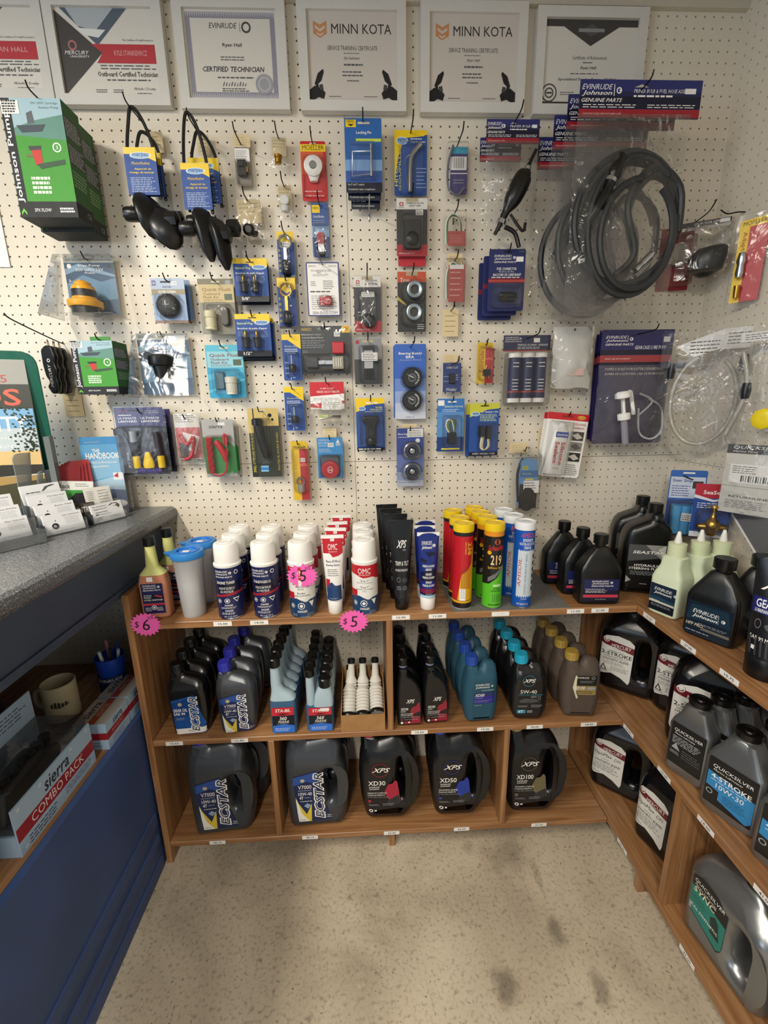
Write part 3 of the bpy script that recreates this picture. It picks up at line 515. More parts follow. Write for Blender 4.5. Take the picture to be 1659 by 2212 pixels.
# hitch pin
r,w,h=H('hitch_pin_pack','blue and yellow card with a bent chrome hitch pin','pin',852,922,281,423,.016,(890,236),'chrome hitch pin card'); b=card(w,h,CB); b.R(0,0,1,.07,YEL); b.Q([(0,.05),(1,.05),(.9,.09),(.3,.12),(.12,.4),(0,.8)],YEL); marpac(b,.06,.10,.42,.22); b.T('HITCH PIN',.016,.26,.10,.85,mat('e6dc5a',.4),.02,0,90); b.T('GOUPILLE',.13,.30,.20,.92,mat('e6dc5a',.4),.02,0,90); b.G(.5,.11,.95,.2,2,WHITE,.3); b.G(.68,.55,.98,.9,6,mat('9db4d8',.5),.25); b.build('card',r)
q=MB(); q.tube([(.027,-.010,-h*.24),(.015,-.010,-h*.31),(.002,-.010,-h*.42),(-.002,-.010,-h*.6),(-.003,-.010,-h*.97)],[.0065]*40,STEEL,14); q.tube([(.004,-.008,-h*.36),(-.016,-.009,-h*.5),(-.008,-.009,-h*.92)],.0013,STEEL,6); q.build('hitch_pin',r); blister(r,w,h,.12,.2,.86,.98,.022)
r,w,h=H('wire_harness_pack','clear blister of grey wire with purple card and barcode sticker','wire',963,1010,310,430,.016,(992,258),'purple carded wire blister'); b=card(w*.78,h*.86,mat('453c74',.4),.006); b.R(.05,.0,1,.14,mat('3aa6c8',.4)); b.R(0,.2,.95,.48,WHITE)
for i in range(14): b.k-=1; b.R(.2+.045*i,.22,.2+.045*i+(.012 if i%3 else .026),.44,INK)
b.R(0,.54,1,.56,WHITE); b.G(.2,.66,.85,.78,2,LG,.3); b.build('card',r,(.006,0,-h*.06)); q=MB(); q.tube([(-w*.2,-.006,-h*.05),(-w*.42,-.008,-h*.4),(-w*.4,-.008,-h*.8),(0,-.008,-h*.95),(w*.35,-.006,-h*.8)],.003,mat('6a6a78',.4)); q.build('wire',r); blister(r,w,h,0,0,1,1,.02)
def redwire(label,ul,ur,vt,vb,D,tip,v0):
    r,w,h=H('wire_connector_pack',label,'wire',ul,ur,vt,vb,D,tip,'the '+label[:30]); q=MB()
    for i,m in enumerate((mat('e8e6e0',.4),mat('3f7a4a',.4),mat('5a4636',.4),mat('c9c5ba',.4))):
        a=w*.36-i*.0025; q.tube([(-a,-.008-.002*i,-h*.85),(-a,-.008-.002*i,-h*.3),(-a*.2,-.009,-h*(.08+.03*i)),(a*.8,-.008-.002*i,-h*.3),(a,-.008,-h*.8)],.0019,m,6)
    q.build('wire_bundle',r); b=MB(w,h,-.017); b.plate(-w*.30,w*.46,-h*.93,-h*v0,-.017,-.015,mat('b0524e',.4),.002); b.G(.28,v0+.1,.85,.85,5,mat('d9a9a2',.5),.2)
    if v0<.4: b.R(.25,v0,.9,v0+.09,WHITE)
    b.build('label_card',r); blister(r,w,h,0,0,1,1,.024); return r
redwire('clear pack of coiled wires with red label, upper of the two',956,1005,458,541,.016,(988,430),.55); redwire('clear pack of pale wires with tall red label, lower of the two',957,1003,560,662,.016,(985,536),.15)
tagcard('beige tag behind the lower red-labelled wire pack',966,999,548,575,.02)
# --- primer bulb kits
HN=mat('20234e',.35); HR=mat('9a1f2c',.35)
def header(w,h,txt,t2,D=0):
    b=MB(w,h,-.001); b.plate(-w/2,w/2,-h,0,-.001,.001,HN,.002); b.R(0,.0,1,.30,mat('2a2f6c',.3)); b.R(0,.42,1,.74,mat('12142e',.35)); b.R(0,.76,1,.98,HR); EJ(b,.016,.12,.36,.62); b.T(txt,.44,.24,.94,.34,WHITE,.02,.2); b.G(.44,.38,.8,.46,1,WHITE,.6); b.G(.03,.62,.48,.74,2,WHITE,.35); b.G(.56,.62,.97,.74,2,WHITE,.35); b.T(t2,.03,.84,.35,.92,mat('e3a9a4',.5),.02,.2)
    b.Q([(.44,.20),(.50,.12),(.56,.20)],mat('b9b2a6',.6)); b.R(.86,.22,.95,.36,WHITE); return b
def primer(label,ul,ur,vt,vb,D,tip,hl,vb2,big=False,detail=True):
    r,w,h=H('primer_bulb_pack',label,'fuel hose',ul,ur,vt,vb,D,tip,hl,.18,group='bagged primer bulb kits'); header(w,h,'PRIMER BULB KIT','Connector kit').build('header_card',r)
    H2=atY((ul+ur)/2,vt,-D).z-atY((ul+ur)/2,vb2,-D).z
    if detail:
        q=MB(); cx=-.004; q.tube([(w*.42,-.016,-h-.02),(w*.30,-.016,-h-.055),(w*.26,-.018,-h-.075),(w*.20,-.018,-h-.085),(w*.02,-.020,-h-.135),(-w*.12,-.018,-h-.17),(-w*.2,-.018,-h-.195),(-w*.3,-.016,-h-.22)],[.004]*5+[.006]*4+[.010,.012,.013,.015,.018,.021,.023,.024,.025,.025,.024,.023,.021,.018,.014,.011,.010,.010,.009,.009,.007,.007,.006,.006,.005],BLK,14); q.tube([(w*.285,-.017,-h-.060),(w*.27,-.017,-h-.068)],.0085,STEEL,12); q.tube([(-w*.17,-.018,-h-.186),(-w*.2,-.018,-h-.196)],.0125,STEEL,12); q.build('primer_bulb',r)
        q=MB(); q.tube([(w*.0,-.012,-h-.17),(w*.25,-.012,-h-.21),(w*.3,-.012,-h-.19)],.004,BLK); q.tube([(-w*.1,-.012,-h-.2),(w*.1,-.012,-h-.215),(w*.2,-.012,-h-.25)],.006,BLK); q.build('fuel_fitting',r)
    bag(r,w,H2-h,0,0,1,1,.03,BAG,seed=int(ul)).location=(0,0,-h*.9)
    return r
primer('front bagged primer bulb kit with navy header, left of the big hose bags',1051,1165,258,311,.07,(1133,217),'front primer bulb kit',500)
primer('rear bagged primer bulb kit, header edge at its left',1037,1125,298,350,.045,None,None,490,False,False)
# --- big fuel hose bags
def hosebag(label,ul,ur,vt,vb,D,tip,vbag,detail=1):
    r,w,h=H('fuel_hose_pack',label,'fuel hose',ul,ur,vt,vb,D,tip,'front big fuel hose bag',.22,group='big fuel hose bags on one hook'); header(w,h,'PRIMER BULB & FUEL HOSE ASSEMBLY','Connector at gas tank and engine ends').build('header_card',r)
    H2=atY((ul+ur)/2,vt,-D).z-atY((ul+ur)/2,vbag,-D).z; cx,cz=(-.01 if detail else .035),-h-.225; q=MB(); HB=mat('26282b',.5)
    n=40; 
    for k,(R1,R2,ph) in enumerate(((.135,.150,.1),(.120,.158,.8),(.105,.125,1.6)) if detail else ((.135,.15,.3),)):
        q.tube([(cx+R1*math.cos(2*math.pi*i/n+ph)*(1-.05*k)+.01*k,-.012-.009*k,cz-.02*k+R2*math.sin(2*math.pi*i/n+ph)) for i in range(int(n*.93))],.0085,HB,8,True,False)
    q.tube([(cx-.02,-.02,cz-.13),(cx+.02,-.028,cz-.08),(cx-.01,-.03,cz+.03),(cx+.05,-.02,cz+.115),(cx+.125,-.02,cz+.07),(cx+.135,-.02,cz-.03)],.0085,HB,8)
    q.build('hose',r); p=MB(); p.tube([(cx-.10,-.02,cz+.0),(cx-.07,-.024,cz+.05),(cx-.055,-.024,cz+.085),(cx-.045,-.024,cz+.115),(cx-.035,-.024,cz+.135)],[.010,.011,.013,.014,.014,.014,.012,.012,.012,.013,.013,.016,.017,.017,.017,.016,.015,.014],BLK,12); p.tube([(cx-.060,-.024,cz+.078),(cx-.057,-.024,cz+.086)],.0155,STEEL,12); p.build('primer_bulb',r)
    c=MB(); c.tube([(cx+.03,-.024,cz-.12),(cx+.07,-.026,cz-.08)],[.009,.009,.012,.010,.013,.009],STEEL,10,True); c.build('connector',r)
    if detail:
        bag(r,w*.93,H2-h*.9,0,0,1,1,.05,BAG,seed=9,nx=10,nz=14).location=(-.012,0,-h*.9)
    else: bag(r,w*.95,H2-h*.9,0,0,1,1,.02,BAG,seed=5,nx=6,nz=8).location=(-.012,0,-h*.9)
    return r
hosebag('front big clear bag of coiled black fuel hose under a navy and red header',1252,1514,173,257,.17,(1407,146),680)
hosebag('second big fuel hose bag, header corner showing behind the front one',1226,1460,205,282,.125,None,690,0)
hosebag('third big fuel hose bag, behind the second',1196,1400,250,325,.085,None,690,0)
hosebag('rearmost big fuel hose bag, lowest header at the left',1162,1350,297,367,.045,None,690,0)
# --- centre field of the pegboard
def pack(name,label,cat,ul,ur,vt,vb,D,tip,base,fn,hl=None,r=.004,ry=0,group=None,hole=.03,sh=False):
    root,w,h=H(name,label,cat,ul,ur,vt,vb,D,tip,hl,ry=ry,group=group,hole=hole); b=card(w,h,base,r); fn(root,b,w,h); b.build('card',root)
    if sh: shell(root,w,h)
    return root
def bait(s,n2):
    def f(r,b,w,h):
        b.R(0,0,1,.12,YEL); b.Q([(.45,.12),(1,.12),(1,.2),(.5,.18)],YEL); slot(b,INK,.5,.09); b.T('Baitwell Plug',.06,.19,.50,.26,mat('c8d69a',.5),.016); b.T("Bouchon de puits d'appat",.06,.31,.90,.37,WHITE,.016); b.G(.06,.40,.25,.52,4,mat('9db4d8',.5),.3); b.G(.72,.40,.95,.55,5,mat('9db4d8',.5),.3)
        marpac(b,.55,.15,.97,.26); b.R(0,.86,1,1,mat('10131c',.3)); b.T(s,.18,.885,.42,.96,WHITE,.016)
        for x in (-.2,.12):
            q=MB(); q.lathe([(.009,-.013),(.0095,.008),(.012,.010),(.012,.014)],BLK,(w*x,-.011,-h*.68),14); q.lathe([(.004,.014),(.0045,.03),(.003,.032)],BRASS,(w*x,-.011,-h*.68),8); q.build('drain_plug',r)
        blister(r,w,h,.12,.38,.82,.85,.024)
    return f
for lab,ul,ur,vt,vb,D,s,tip in (('front yellow-topped baitwell plug card of the upper stack',506,579,558,652,.05,'5/8"',(530,543)),('front yellow-topped baitwell plug card of the lower stack',510,585,678,770,.05,'1/2"',(540,671))):
    pack('drain_plug_pack',lab,'plug',ul,ur,vt,vb,D,tip,CB,bait(s,0),group='baitwell plug cards')
    for k in range(1 if s[0]=='5' else 2):
        pack('drain_plug_pack',('back card in the upper baitwell plug stack','middle card in the lower baitwell plug stack','rearmost card in the lower baitwell plug stack')[k if s[0]=='5' else k+1],'plug',ul+4+k*3,ur+3+k*5,vt+4+k*5,vb+7+k*3,D-.022-.012*k,None,CB,lambda r,b,w,h:(b.R(0,0,1,.12,YEL),b.R(0,.86,1,1,mat('10131c',.3))),group='baitwell plug cards')
def ringplug(brass,price):
    def f(r,b,w,h):
        b.Q([(0,0),(1,0),(1,.22),(.5,.30),(0,.16)],YEL); slot(b); b.G(.05,.35,.18,.9,5,mat('c8b84a',.4),.5); b.R(0,.94,1,1,mat('10131c',.3)); q=MB(); m=BRASS if brass else STEEL; n=24; cz=-h*.26
        q.tube([(.0155*math.cos(2*math.pi*i/n),-.012,cz+.0165*math.sin(2*math.pi*i/n)) for i in range(n+1)],.0032,m,8,True,False); q.box(-.004,.004,-.016,-.009,-h*.68,-h*.38,m); q.build('pull_ring',r)
        q=MB(); q.lathe([(.009,-.02),(.0105,-.018),(.0105,.012),(.007,.016)],BLK,(.0,-.012,-h*.78),16); q.build('rubber_plug',r); blister(r,w,h,.08,.1,.92,.93,.024,r=.01)
        if price: sticker(b,.3,.22,.68,.32,'3.99')
    return f
pack('drain_plug_pack','narrow yellow and blue card with a chrome ring plug','plug',600,636,500,600,.035,(610,477),CB,ringplug(0,1),'chrome ring plug')
pack('drain_plug_pack','narrow yellow and blue card with a brass ring plug','plug',601,640,600,710,.04,(612,592),CB,ringplug(1,0),'brass ring plug')
def tplug(r,b,w,h):
    b.R(0,0,1,.12,YEL); b.Q([(.3,.12),(1,.12),(1,.32)],YEL); slot(b); b.T('Drain Plug',.15,.24,.85,.28,mat('e0d672',.4)); b.G(.12,.3,.85,.38,2,WHITE,.35); b.G(.1,.55,.3,.9,3,mat('9db4d8',.5),.3); b.T('1"',.36,.93,.6,.98,WHITE,.016)
    q=MB(); q.lathe([(.0025,.0),(.0025,.024)],STEEL,(0,-.012,-h*.64),8); q.box(-.012,.012,-.014,-.010,-h*.42,-h*.405,STEEL); q.lathe([(.0095,-.013),(.0105,-.01),(.0105,.006),(.009,.008)],BLK,(.001,-.012,-h*.72),12); q.build('rubber_plug',r); blister(r,w,h,.12,.38,.9,.92,.024)
pack('drain_plug_pack','narrow drain plug card left of the battery connector kit','plug',611,651,722,822,.035,(622,716),CB,tplug,'upper T-handle plug card')
pack('drain_plug_pack','narrow drain plug card below another, left of the red-headed bag','plug',616,657,836,930,.035,(628,831),CB,tplug,'lower T-handle plug card')
def seadog(r,b,w,h):
    b.R(.04,.025,.96,.975,WHITE); slot(b); b.T('SEADOG',.08,.055,.30,.09,GR); b.T('SEADOG',.68,.055,.92,.09,GR); b.T('PVC BREAKER COVER',.16,.14,.75,.175,CH); b.T('RED',.33,.18,.45,.21,CH); b.G(.2,.22,.7,.26,2,GR,.3); b.G(.12,.34,.3,.44,3,GR,.3); b.G(.5,.33,.85,.5,5,GR,.35); b.G(.1,.52,.9,.56,1,GR,.6); b.G(.12,.60,.9,.88,7,LG,.3); b.T('SEA-DOG.COM',.14,.91,.90,.96,mat('2f3a66',.4),.01)
    q=MB(); q.outline([(-.017,-.012),(.019,-.013),(.020,.011),(-.014,.009)],.004,.016,.003,mat('b3303c',.4),y=-.009); q.M=None; o=q.build('breaker_cover',r,(w*.04,0,-h*.72)); blister(r,w,h,.28,.6,.80,.88,.02,r=.018)
pack('breaker_cover_pack','white card with navy border and red rubber breaker cover','cover',663,734,566,683,.03,(687,523),mat('2c3c78',.4),seadog,'white breaker cover card')
def marinco(r,b,w,h):
    b.R(0,0,1,1,mat('34373c',.4)); b.R(0,.80,1,1,mat('1a1c20',.4)); b.R(.84,0,1,.14,mat('efb81c',.4)); b.T('12V',.87,.03,.97,.10,INK,.016); b.T('MARINCO',.02,.04,.23,.10,mat('e8c63a',.4),.016,.2); slot(b,INK,.48,.05,.1,.03); b.T('Battery Direct Connect',.03,.155,.42,.20,WHITE); b.T('Connection Batterie Directe',.03,.215,.46,.255,WHITE); b.G(.03,.28,.5,.46,4,LG,.35); sticker(b,.68,.12,.80,.22,'35.00'); b.G(.03,.5,.15,.56,2,LG,.35)
    q=MB(w,h); q.outline([(-.017,-.017),(.017,-.017),(.018,.016),(-.018,.016)],.004,.016,.003,mat('b8202c',.35),y=-.010); q.build('red_terminal_cover',r,(w*.26,0,-h*.46)); q=MB(); q.outline([(-.018,-.016),(.017,-.016),(.018,.015),(-.018,.015)],.004,.014,.003,mat('3c3e42',.4),y=-.009); q.build('grey_terminal_cover',r,(-w*.27,0,-h*.75))
    q=MB(); q.box(-.022,.05,-.010,-.004,-h*.80,-h*.72,STEEL); q.box(.020,.052,-.016,-.004,-h*.90,-h*.64,mat('a7a18c',.4))
    for i in range(4): q.box(.022+.007*i,.0255+.007*i,-.018,-.016,-h*.86,-h*.68,mat('e2ded0',.4))
    q.lathe([(.006,0),(.006,.006)],STEEL,(-.008,-.010,-h*.76),12,'y'); q.build('terminal_block',r); blister(r,w,h,.02,.56,.98,.94,.022)
pack('battery_connector_pack','wide dark card with red and black terminal covers, 12V corner','connector',650,757,704,808,.03,(694,700),mat('2b2e33',.4),marinco,'battery connector card',sh=True)
def redhead(r,w,h):
    b=MB(w,h,-.003); b.plate(-w/2,w*.40,-h*.62,0,-.003,-.001,WHITE,.001); b.Q([(0,0),(.9,0),(.9,.27),(0,.33)],mat('c81f2e',.4)); b.T('50 AMP 12 VOLT',.28,.13,.64,.17,WHITE,.01); b.T('MARINE CIRCUIT BREAKER',.18,.20,.78,.25,WHITE,.01); b.G(.08,.36,.84,.42,2,GR,.25); b.Q([(.0,.50),(.3,.48),(.3,.60),(.0,.58)],mat('c81f2e',.4)); b.Q([(.82,.44),(.9,.43),(.9,.5),(.82,.5)],mat('c81f2e',.4)); b.R(.30,.42,.84,.64,mat('f2f0ea',.5)); b.G(.34,.46,.8,.62,4,INK,.25); b.build('header_card',r)
    q=MB(); q.box(-w*.28,-w*.02,-.012,-.003,-h*.86,-h*.76,mat('b9c27c',.4)); q.tube([(-w*.28,-.010,-h*.86),(0,-.012,-h*.82),(w*.28,-.008,-h*.84)],.003,STEEL); q.box(w*.08,w*.3,-.010,-.004,-h*.83,-h*.77,CH); q.build('circuit_breaker',r)
r,w,h=H('circuit_breaker_bag','clear bag with red and white header card and small breaker','bag',671,752,825,918,.03,(702,817),'red-headed breaker bag'); redhead(r,w,h); bag(r,w,h*.62,0,0,1,1,.012,BAG,seed=12,nx=6,nz=6).location=(0,0,-h*.42)
def dexter(kind):
    def f(r,b,w,h):
        b.R(0,0,1,.19,mat('e9e6e0',.4)); b.R(0,.19,1,.80,mat('302f33',.4)); b.R(0,.80,1,1,mat('b51e2e',.4)); b.R(0,.865,1,.87,mat('8f1522',.4)); b.R(.09,.07,.22,.13,RED); b.R(.12,.085,.19,.115,WHITE); b.T('DEXTER',.07,.145,.24,.165,INK)
        if kind: b.T('RUBBER PLUGS FOR',.32,.07,.88,.10,INK,.016); b.T('DUST CAPS',.42,.115,.78,.145,INK,.016); sticker(b,.62,.20,.86,.29,'2.75')
        else: b.T('NUT, WASHER,',.44,.06,.88,.10,INK,.016); b.T('& COTTER PIN',.42,.115,.88,.155,INK,.016); b.R(.28,.27,.76,.365,WHITE); b.G(.32,.29,.68,.35,2,INK,.25)
        b.T('www.dexteraxle.com',.06,.93,.58,.965,WHITE); slot(b,mat('bfb08f',.6),.5,.03,.2,.03)
        q=MB()
        if kind: q.plate(-w*.28,w*.30,-h*.90,-h*.36,-.012,-.003,mat('1c1b1d',.4),.008,.003); q.lathe([(.017,0),(.018,.004),(.012,.008),(.005,.008)],BLK,(0,-.013,-h*.72),20,'y'); q.build('rubber_plug',r)
        else: q.lathe([(.019,0),(.019,.006),(.012,.010),(.006,.010)],BLK,(.004,-.006,-h*.80),20,'y'); q.tube([(-.012,-.014,-h*.72),(.004,-.017,-h*.86),(.006,-.017,-h*.92)],.0014,STEEL); q.build('nut_and_washer',r)
        blister(r,w,h,.15,.24,.85,.95,.022,r=.012)
    return f
pack('rubber_plug_pack','black, red and white carded rubber plug, below the hitch pin','plug',857,923,428,553,.03,None,mat('302f33',.4),dexter(1),sh=True,group='carded rubber plugs'); pack('rubber_plug_pack','second rubber plug card, red bottom edge showing below the first','plug',860,920,440,575,.016,None,mat('b51e2e',.4),lambda r,b,w,h:None,group='carded rubber plugs')
hookp('wire hook holding the rubber plug cards',(893,395),.06)
pack('nut_washer_pack','black, red and white carded nut, washer and cotter pin','nut',765,823,597,717,.03,(791,569),mat('302f33',.4),dexter(0),'nut and cotter pin card',sh=True)
def bear(r,b,w,h):
    b.R(0,0,1,.17,mat('d3532c',.4)); b.T('Tow',.09,.10,.42,.17,WHITE,.016,.1); slot(b,mat('bfb08f',.6),.5,.03,.2,.035); b.Q([(0,.40),(.3,.53),(.3,.56),(0,.46)],mat('c9b23a',.4)); b.G(.7,.86,.97,.96,3,WHITE,.4)
    for i,(cx,cz) in enumerate(((.08,.31),(.06,.68))):
        q=MB(); q.lathe([(.012,.0),(.0125,.006),(.016,.0075),(.022,.006),(.0235,.0),(.0235,-.008)],STEEL,(w*cx,-.014,-h*cz),28,'y',cap=False); q.lathe([(.0165,.0078),(.0195,.0085)],mat('9fc3d4',.3,.6),(w*cx,-.014,-h*cz),28,'y',cap=False); q.lathe([(.0122,0),(.0122,.002)],mat('3a3532',.4),(w*cx,-.010,-h*cz),20,'y'); q.build('bearing',r)
    blister(r,w,h,.08,.14,.94,.50,.028,r=.018); blister(r,w,h,.08,.52,.94,.90,.028,r=.018)
pack('bearing_pack','orange-topped black card with two steel trailer bearings','bearing',859,920,587,717,.03,(890,567),mat('262522',.4),bear,'trailer bearing card',sh=True)
BB=mat('3a64b8',.35)
def bbra(r,b,w,h):
    b.R(0,.45,1,1,mat('6c88c4',.35)); b.R(0,.62,1,1,mat('94a6cf',.35)); b.R(0,.78,1,1,mat('b9c1d6',.35)); b.R(0,.90,1,1,mat('c6cad6',.35)); b.T('Bearing Buddy',.13,.105,.87,.145,WHITE,.016); b.T('BRA',.36,.15,.62,.185,WHITE,.016); b.T('Keeps grease off wheels',.17,.20,.85,.215,WHITE); b.T('MODEL 19-B',.36,.965,.62,.98,INK)
    for cz in (.445,.745):
        q=MB(w,h,-.018); q.lathe([(.030,0),(.030,.010),(.026,.014)],BLK,(w*.04,-.004,-h*cz),30,'y'); r0=.019
        for t,a0,a1,rr in (('Bearing Buddy',60,-60,.0195),):
            n=len(t)
            for i,ch in enumerate(t):
                if ch==' ': continue
                a=math.radians(a0+(a1-a0)*i/(n-1)); sz=.0028; gl,fs=glyphs(ch,.016,0); px,pz=w*.04+rr*math.cos(a-0),-h*cz+rr*math.sin(a); ca,sa=math.cos(a-math.pi/2),math.sin(a-math.pi/2)
                q.add([(px+((x-.5)*ca-(y-.5)*sa)*sz*1.5,-.0183,pz+((x-.5)*sa+(y-.5)*ca)*sz*1.6) for x,y in gl],fs,WHITE)
        q.D(.54,cz,.012,LG,.0105); q.D(.54,cz,.008,LG,.0072); q.Q([(.36,cz-.05),(.60,cz-.005),(.56,cz+.005)],WHITE); q.build('black_dust_cover',r)
        blister(r,w,h,.16,cz-.155,.92,cz+.155,.024,r=.03)
    
pack('bearing_cover_pack','tall pale blue card with two round black dust covers','cover',853,920,743,905,.03,(893,725),BB,bbra,'tall blue card of black dust covers')
pack('bearing_cover_pack','second dust cover card, its left edge showing behind the front one','cover',850,917,746,903,.012,None,BB,lambda r,b,w,h:None)
def bbud(r,b,w,h):
    b.R(0,0,1,1,mat('32479a',.35)); b.R(0,.45,1,1,mat('6878b2',.35)); b.R(0,.75,1,1,mat('99a3c4',.35)); b.R(0,.90,1,1,mat('c0c4d2',.35)); b.T('Bearing Buddy',.06,.08,.72,.12,WHITE,.016); b.G(.06,.14,.55,.16,1,WHITE,.5); b.R(.40,.01,.98,.15,WHITE); b.G(.44,.03,.92,.14,4,INK,.3); b.D(.78,.21,.007,WHITE); b.T('The original... and still the best',.06,.92,.88,.945,NAVY); 
    for cz in (.38,.735):
        q=MB(); q.lathe([(.027,-.008),(.027,.0),(.023,.003),(.021,.001)],STEEL,(w*.06,-.012,-h*cz),28,'y',cap=False); q.lathe([(.0215,.0),(.018,.001),(.012,.0)],mat('1d2440',.4),(w*.06,-.012,-h*cz),28,'y'); q.lathe([(.008,0),(.008,.003),(.004,.004)],STEEL,(w*.06,-.0125,-h*cz),16,'y'); q.lathe([(.0025,0),(.002,.006)],mat('d8d8da',.3,1.),(w*.06,-.015,-h*cz),10,'y'); q.build('bearing_protector',r); blister(r,w,h,.14,cz-.165,.95,cz+.165,.026,r=.026)
pack('bearing_protector_pack','purple-blue card with two chrome bearing protectors and white price sticker','bearing',857,915,925,1050,.03,(894,903),mat('32479a',.35),bbud,'chrome bearing protector card',sh=True)
tagcard('beige tag above the chrome bearing protectors',869,900,916,930,.02)
def brush(r,b,w,h):
    b.R(0,0,1,.45,mat('9c9ca0',.5)); b.R(0,.45,1,1,mat('3e3f44',.5)); b.D(.12,.08,.006,RED); slot(b,mat('cbbf9f',.6),.5,.06,.2,.03); q=MB(); q.box(-.016,.018,-.020,-.004,-h*.27,-h*.18,BLK); q.box(-.012,.014,-.018,-.006,-h*.66,-h*.27,mat('b9bcc0',.5))
    for i in range(7): q.tube([(-.012+.004*i,-.012,-h*.64),(-.016+.0055*i,-.012,-h*.88)],.002,BLK,5)
    q.build('brush',r); c=MB(w,h,-.021); c.plate(-w*.24,w*.34,-h*.50,-h*.32,-.021,-.0205,WHITE,.002); c.G(.30,.34,.80,.49,4,INK,.3); c.build('price_sticker',r); blister(r,w,h,.14,.14,.86,.94,.026)
pack('brush_pack','grey blister with short black brush and white price sticker','brush',766,825,731,830,.03,(794,718),mat('8e8f94',.5),brush,'brush blister',sh=True)
def adapter(r,b,w,h):
    b.Q([(0,0),(1,0),(1,.10),(.35,.13),(.1,.24),(0,.26)],YEL); marpac(b,.08,.155,.34,.235); b.T('TRAILER',.68,.16,.92,.19,mat('e8d94a',.4),.01); b.T('WIRING ADAPTER',.5,.20,.92,.23,mat('e8d94a',.4),.01); b.T('ADAPTADOR DE REMOLQUE',.30,.24,.92,.265,mat('c9d69a',.4)); slot(b,WHITE,.55,.09,.2,.012); b.R(0,.94,1,1,mat('0d0f16',.3)); b.G(.05,.95,.95,.99,1,WHITE,.5)
    q=MB(); q.outline([(-.024,.040),(.024,.040),(.027,.026),(.017,.016),(.015,-.050),(-.014,-.050),(-.016,.014),(-.027,.026)],.006,.024,.005,BLK,y=-.016); q.lathe([(.015,-.052),(.0165,-.040),(.0165,-.030),(.014,-.026)],BLK,(0,-.018,0),16); q.box(-.006,.006,-.034,-.028,-.018,-.004,mat('2c2d30',.3)); q.build('trailer_plug',r,(0,0,-h*.58)); blister(r,w,h,.08,.26,.94,.90,.036)
pack('trailer_adapter_pack','blue and yellow card with bulky black trailer plug','plug',770,831,860,973,.035,(799,853),CB,adapter,'black trailer plug card')
def outb(r,b,w,h):
    b.R(0,0,1,.30,mat('c9b06a',.4)); b.R(0,0,.2,1,mat('23261f',.4)); b.R(.2,.25,1,1,mat('33372c',.4)); b.R(0,0,.16,.35,mat('c9b06a',.4)); b.T('SMALL OUTBOARD MOTOR FLUSHER',.05,.30,.14,.93,mat('e2cf3c',.4),.01,0,90); b.T('MOTEUR HORS-BORD',.88,.34,.95,.9,mat('b89c3a',.4),0,0,90); b.D(.72,.10,.006,BLK); b.D(.80,.16,.004,BLK); b.R(.3,.83,.56,.92,mat('8fc0e2',.4)); b.R(.3,.86,.56,.90,mat('3a82c2',.4)); slot(b,mat('c9c0ae',.7),.48,.035,.14,.014)
    q=MB(); q.lathe([(.013,-.008),(.0165,-.006),(.0165,.010),(.012,.013)],BLK,(-w*.16,-.017,-h*.20),18); q.tube([(-w*.15,-.017,-h*.24),(-w*.06,-.015,-h*.5),(w*.05,-.013,-h*.72)],[.012,.012,.012,.012,.012,.011,.011,.010,.010,.009,.006],BLK,12); q.build('flusher_tube',r); blister(r,w,h,.14,.13,.72,.80,.032)
pack('flusher_pack','black and gold card with short black flushing tube','flusher',540,605,882,1030,.03,(556,873),mat('2b2e26',.4),outb,'black and gold flusher card')
def moel(tt,pr):
    def f(r,b,w,h):
        b.R(0,0,.5,1,YEL); b.R(.5,.13,1,1,mat('c4202c',.35)); b.R(.1,.06,.95,.13,YEL); b.T('MOELLER',.13,.075,.92,.115,INK,.016); b.T(tt,.16,.20,.42,.72,mat('e8b51c',.4) if pr else mat('c0502a',.4),.016,0,90); b.Q([(.5,.38),(.72,.36),(.95,.38),(.95,.42),(.5,.42)],mat('e06a4a',.35)); 
        if pr: sticker(b,.55,.28,.82,.345,'2.99')
    return f
r=pack('drain_fitting_pack','tall red and yellow capsule pack with drain fitting, bottom of its column','fitting',631,667,953,1080,.03,(638,946),YEL,moel('Drain Fittings',1),'drain fitting capsule',r=.010,sh=True)
w,h=.055,.165; q=MB(); q.lathe([(.009,0),(.011,.002),(.0135,.002),(.015,-.003)],mat('9a8f86',.35,.8),(0,-.012,-h*.76),20,'y',cap=False); q.lathe([(.011,-.012),(.011,.012)],mat('b9b2aa',.3,.7),(.001,-.012,-h*.885),18); q.build('drain_fitting',r); blister(r,w,h,.05,.10,.95,.97,.026,r=.014)
r=pack('fuse_fitting_pack','small red and yellow capsule pack with black clip, below the fuel connectors','fitting',1030,1066,740,828,.03,(1053,729),YEL,moel('Evinrude',0),'small red and yellow capsule',r=.010,sh=True); w,h=.052,.115; q=MB(); q.box(-.008,.014,-.016,-.004,-h*.84,-h*.68,BLK); q.tube([(-.006,-.01,-h*.84),(-.009,-.01,-h*.93)],.002,BRASS); q.tube([(.010,-.01,-h*.84),(.012,-.01,-h*.93)],.002,BRASS); q.tube([(-.002,-.012,-h*.68),(.002,-.012,-h*.58)],.002,BRASS); q.build('black_clip',r); blister(r,w,h,.05,.1,.95,.97,.024,r=.014)
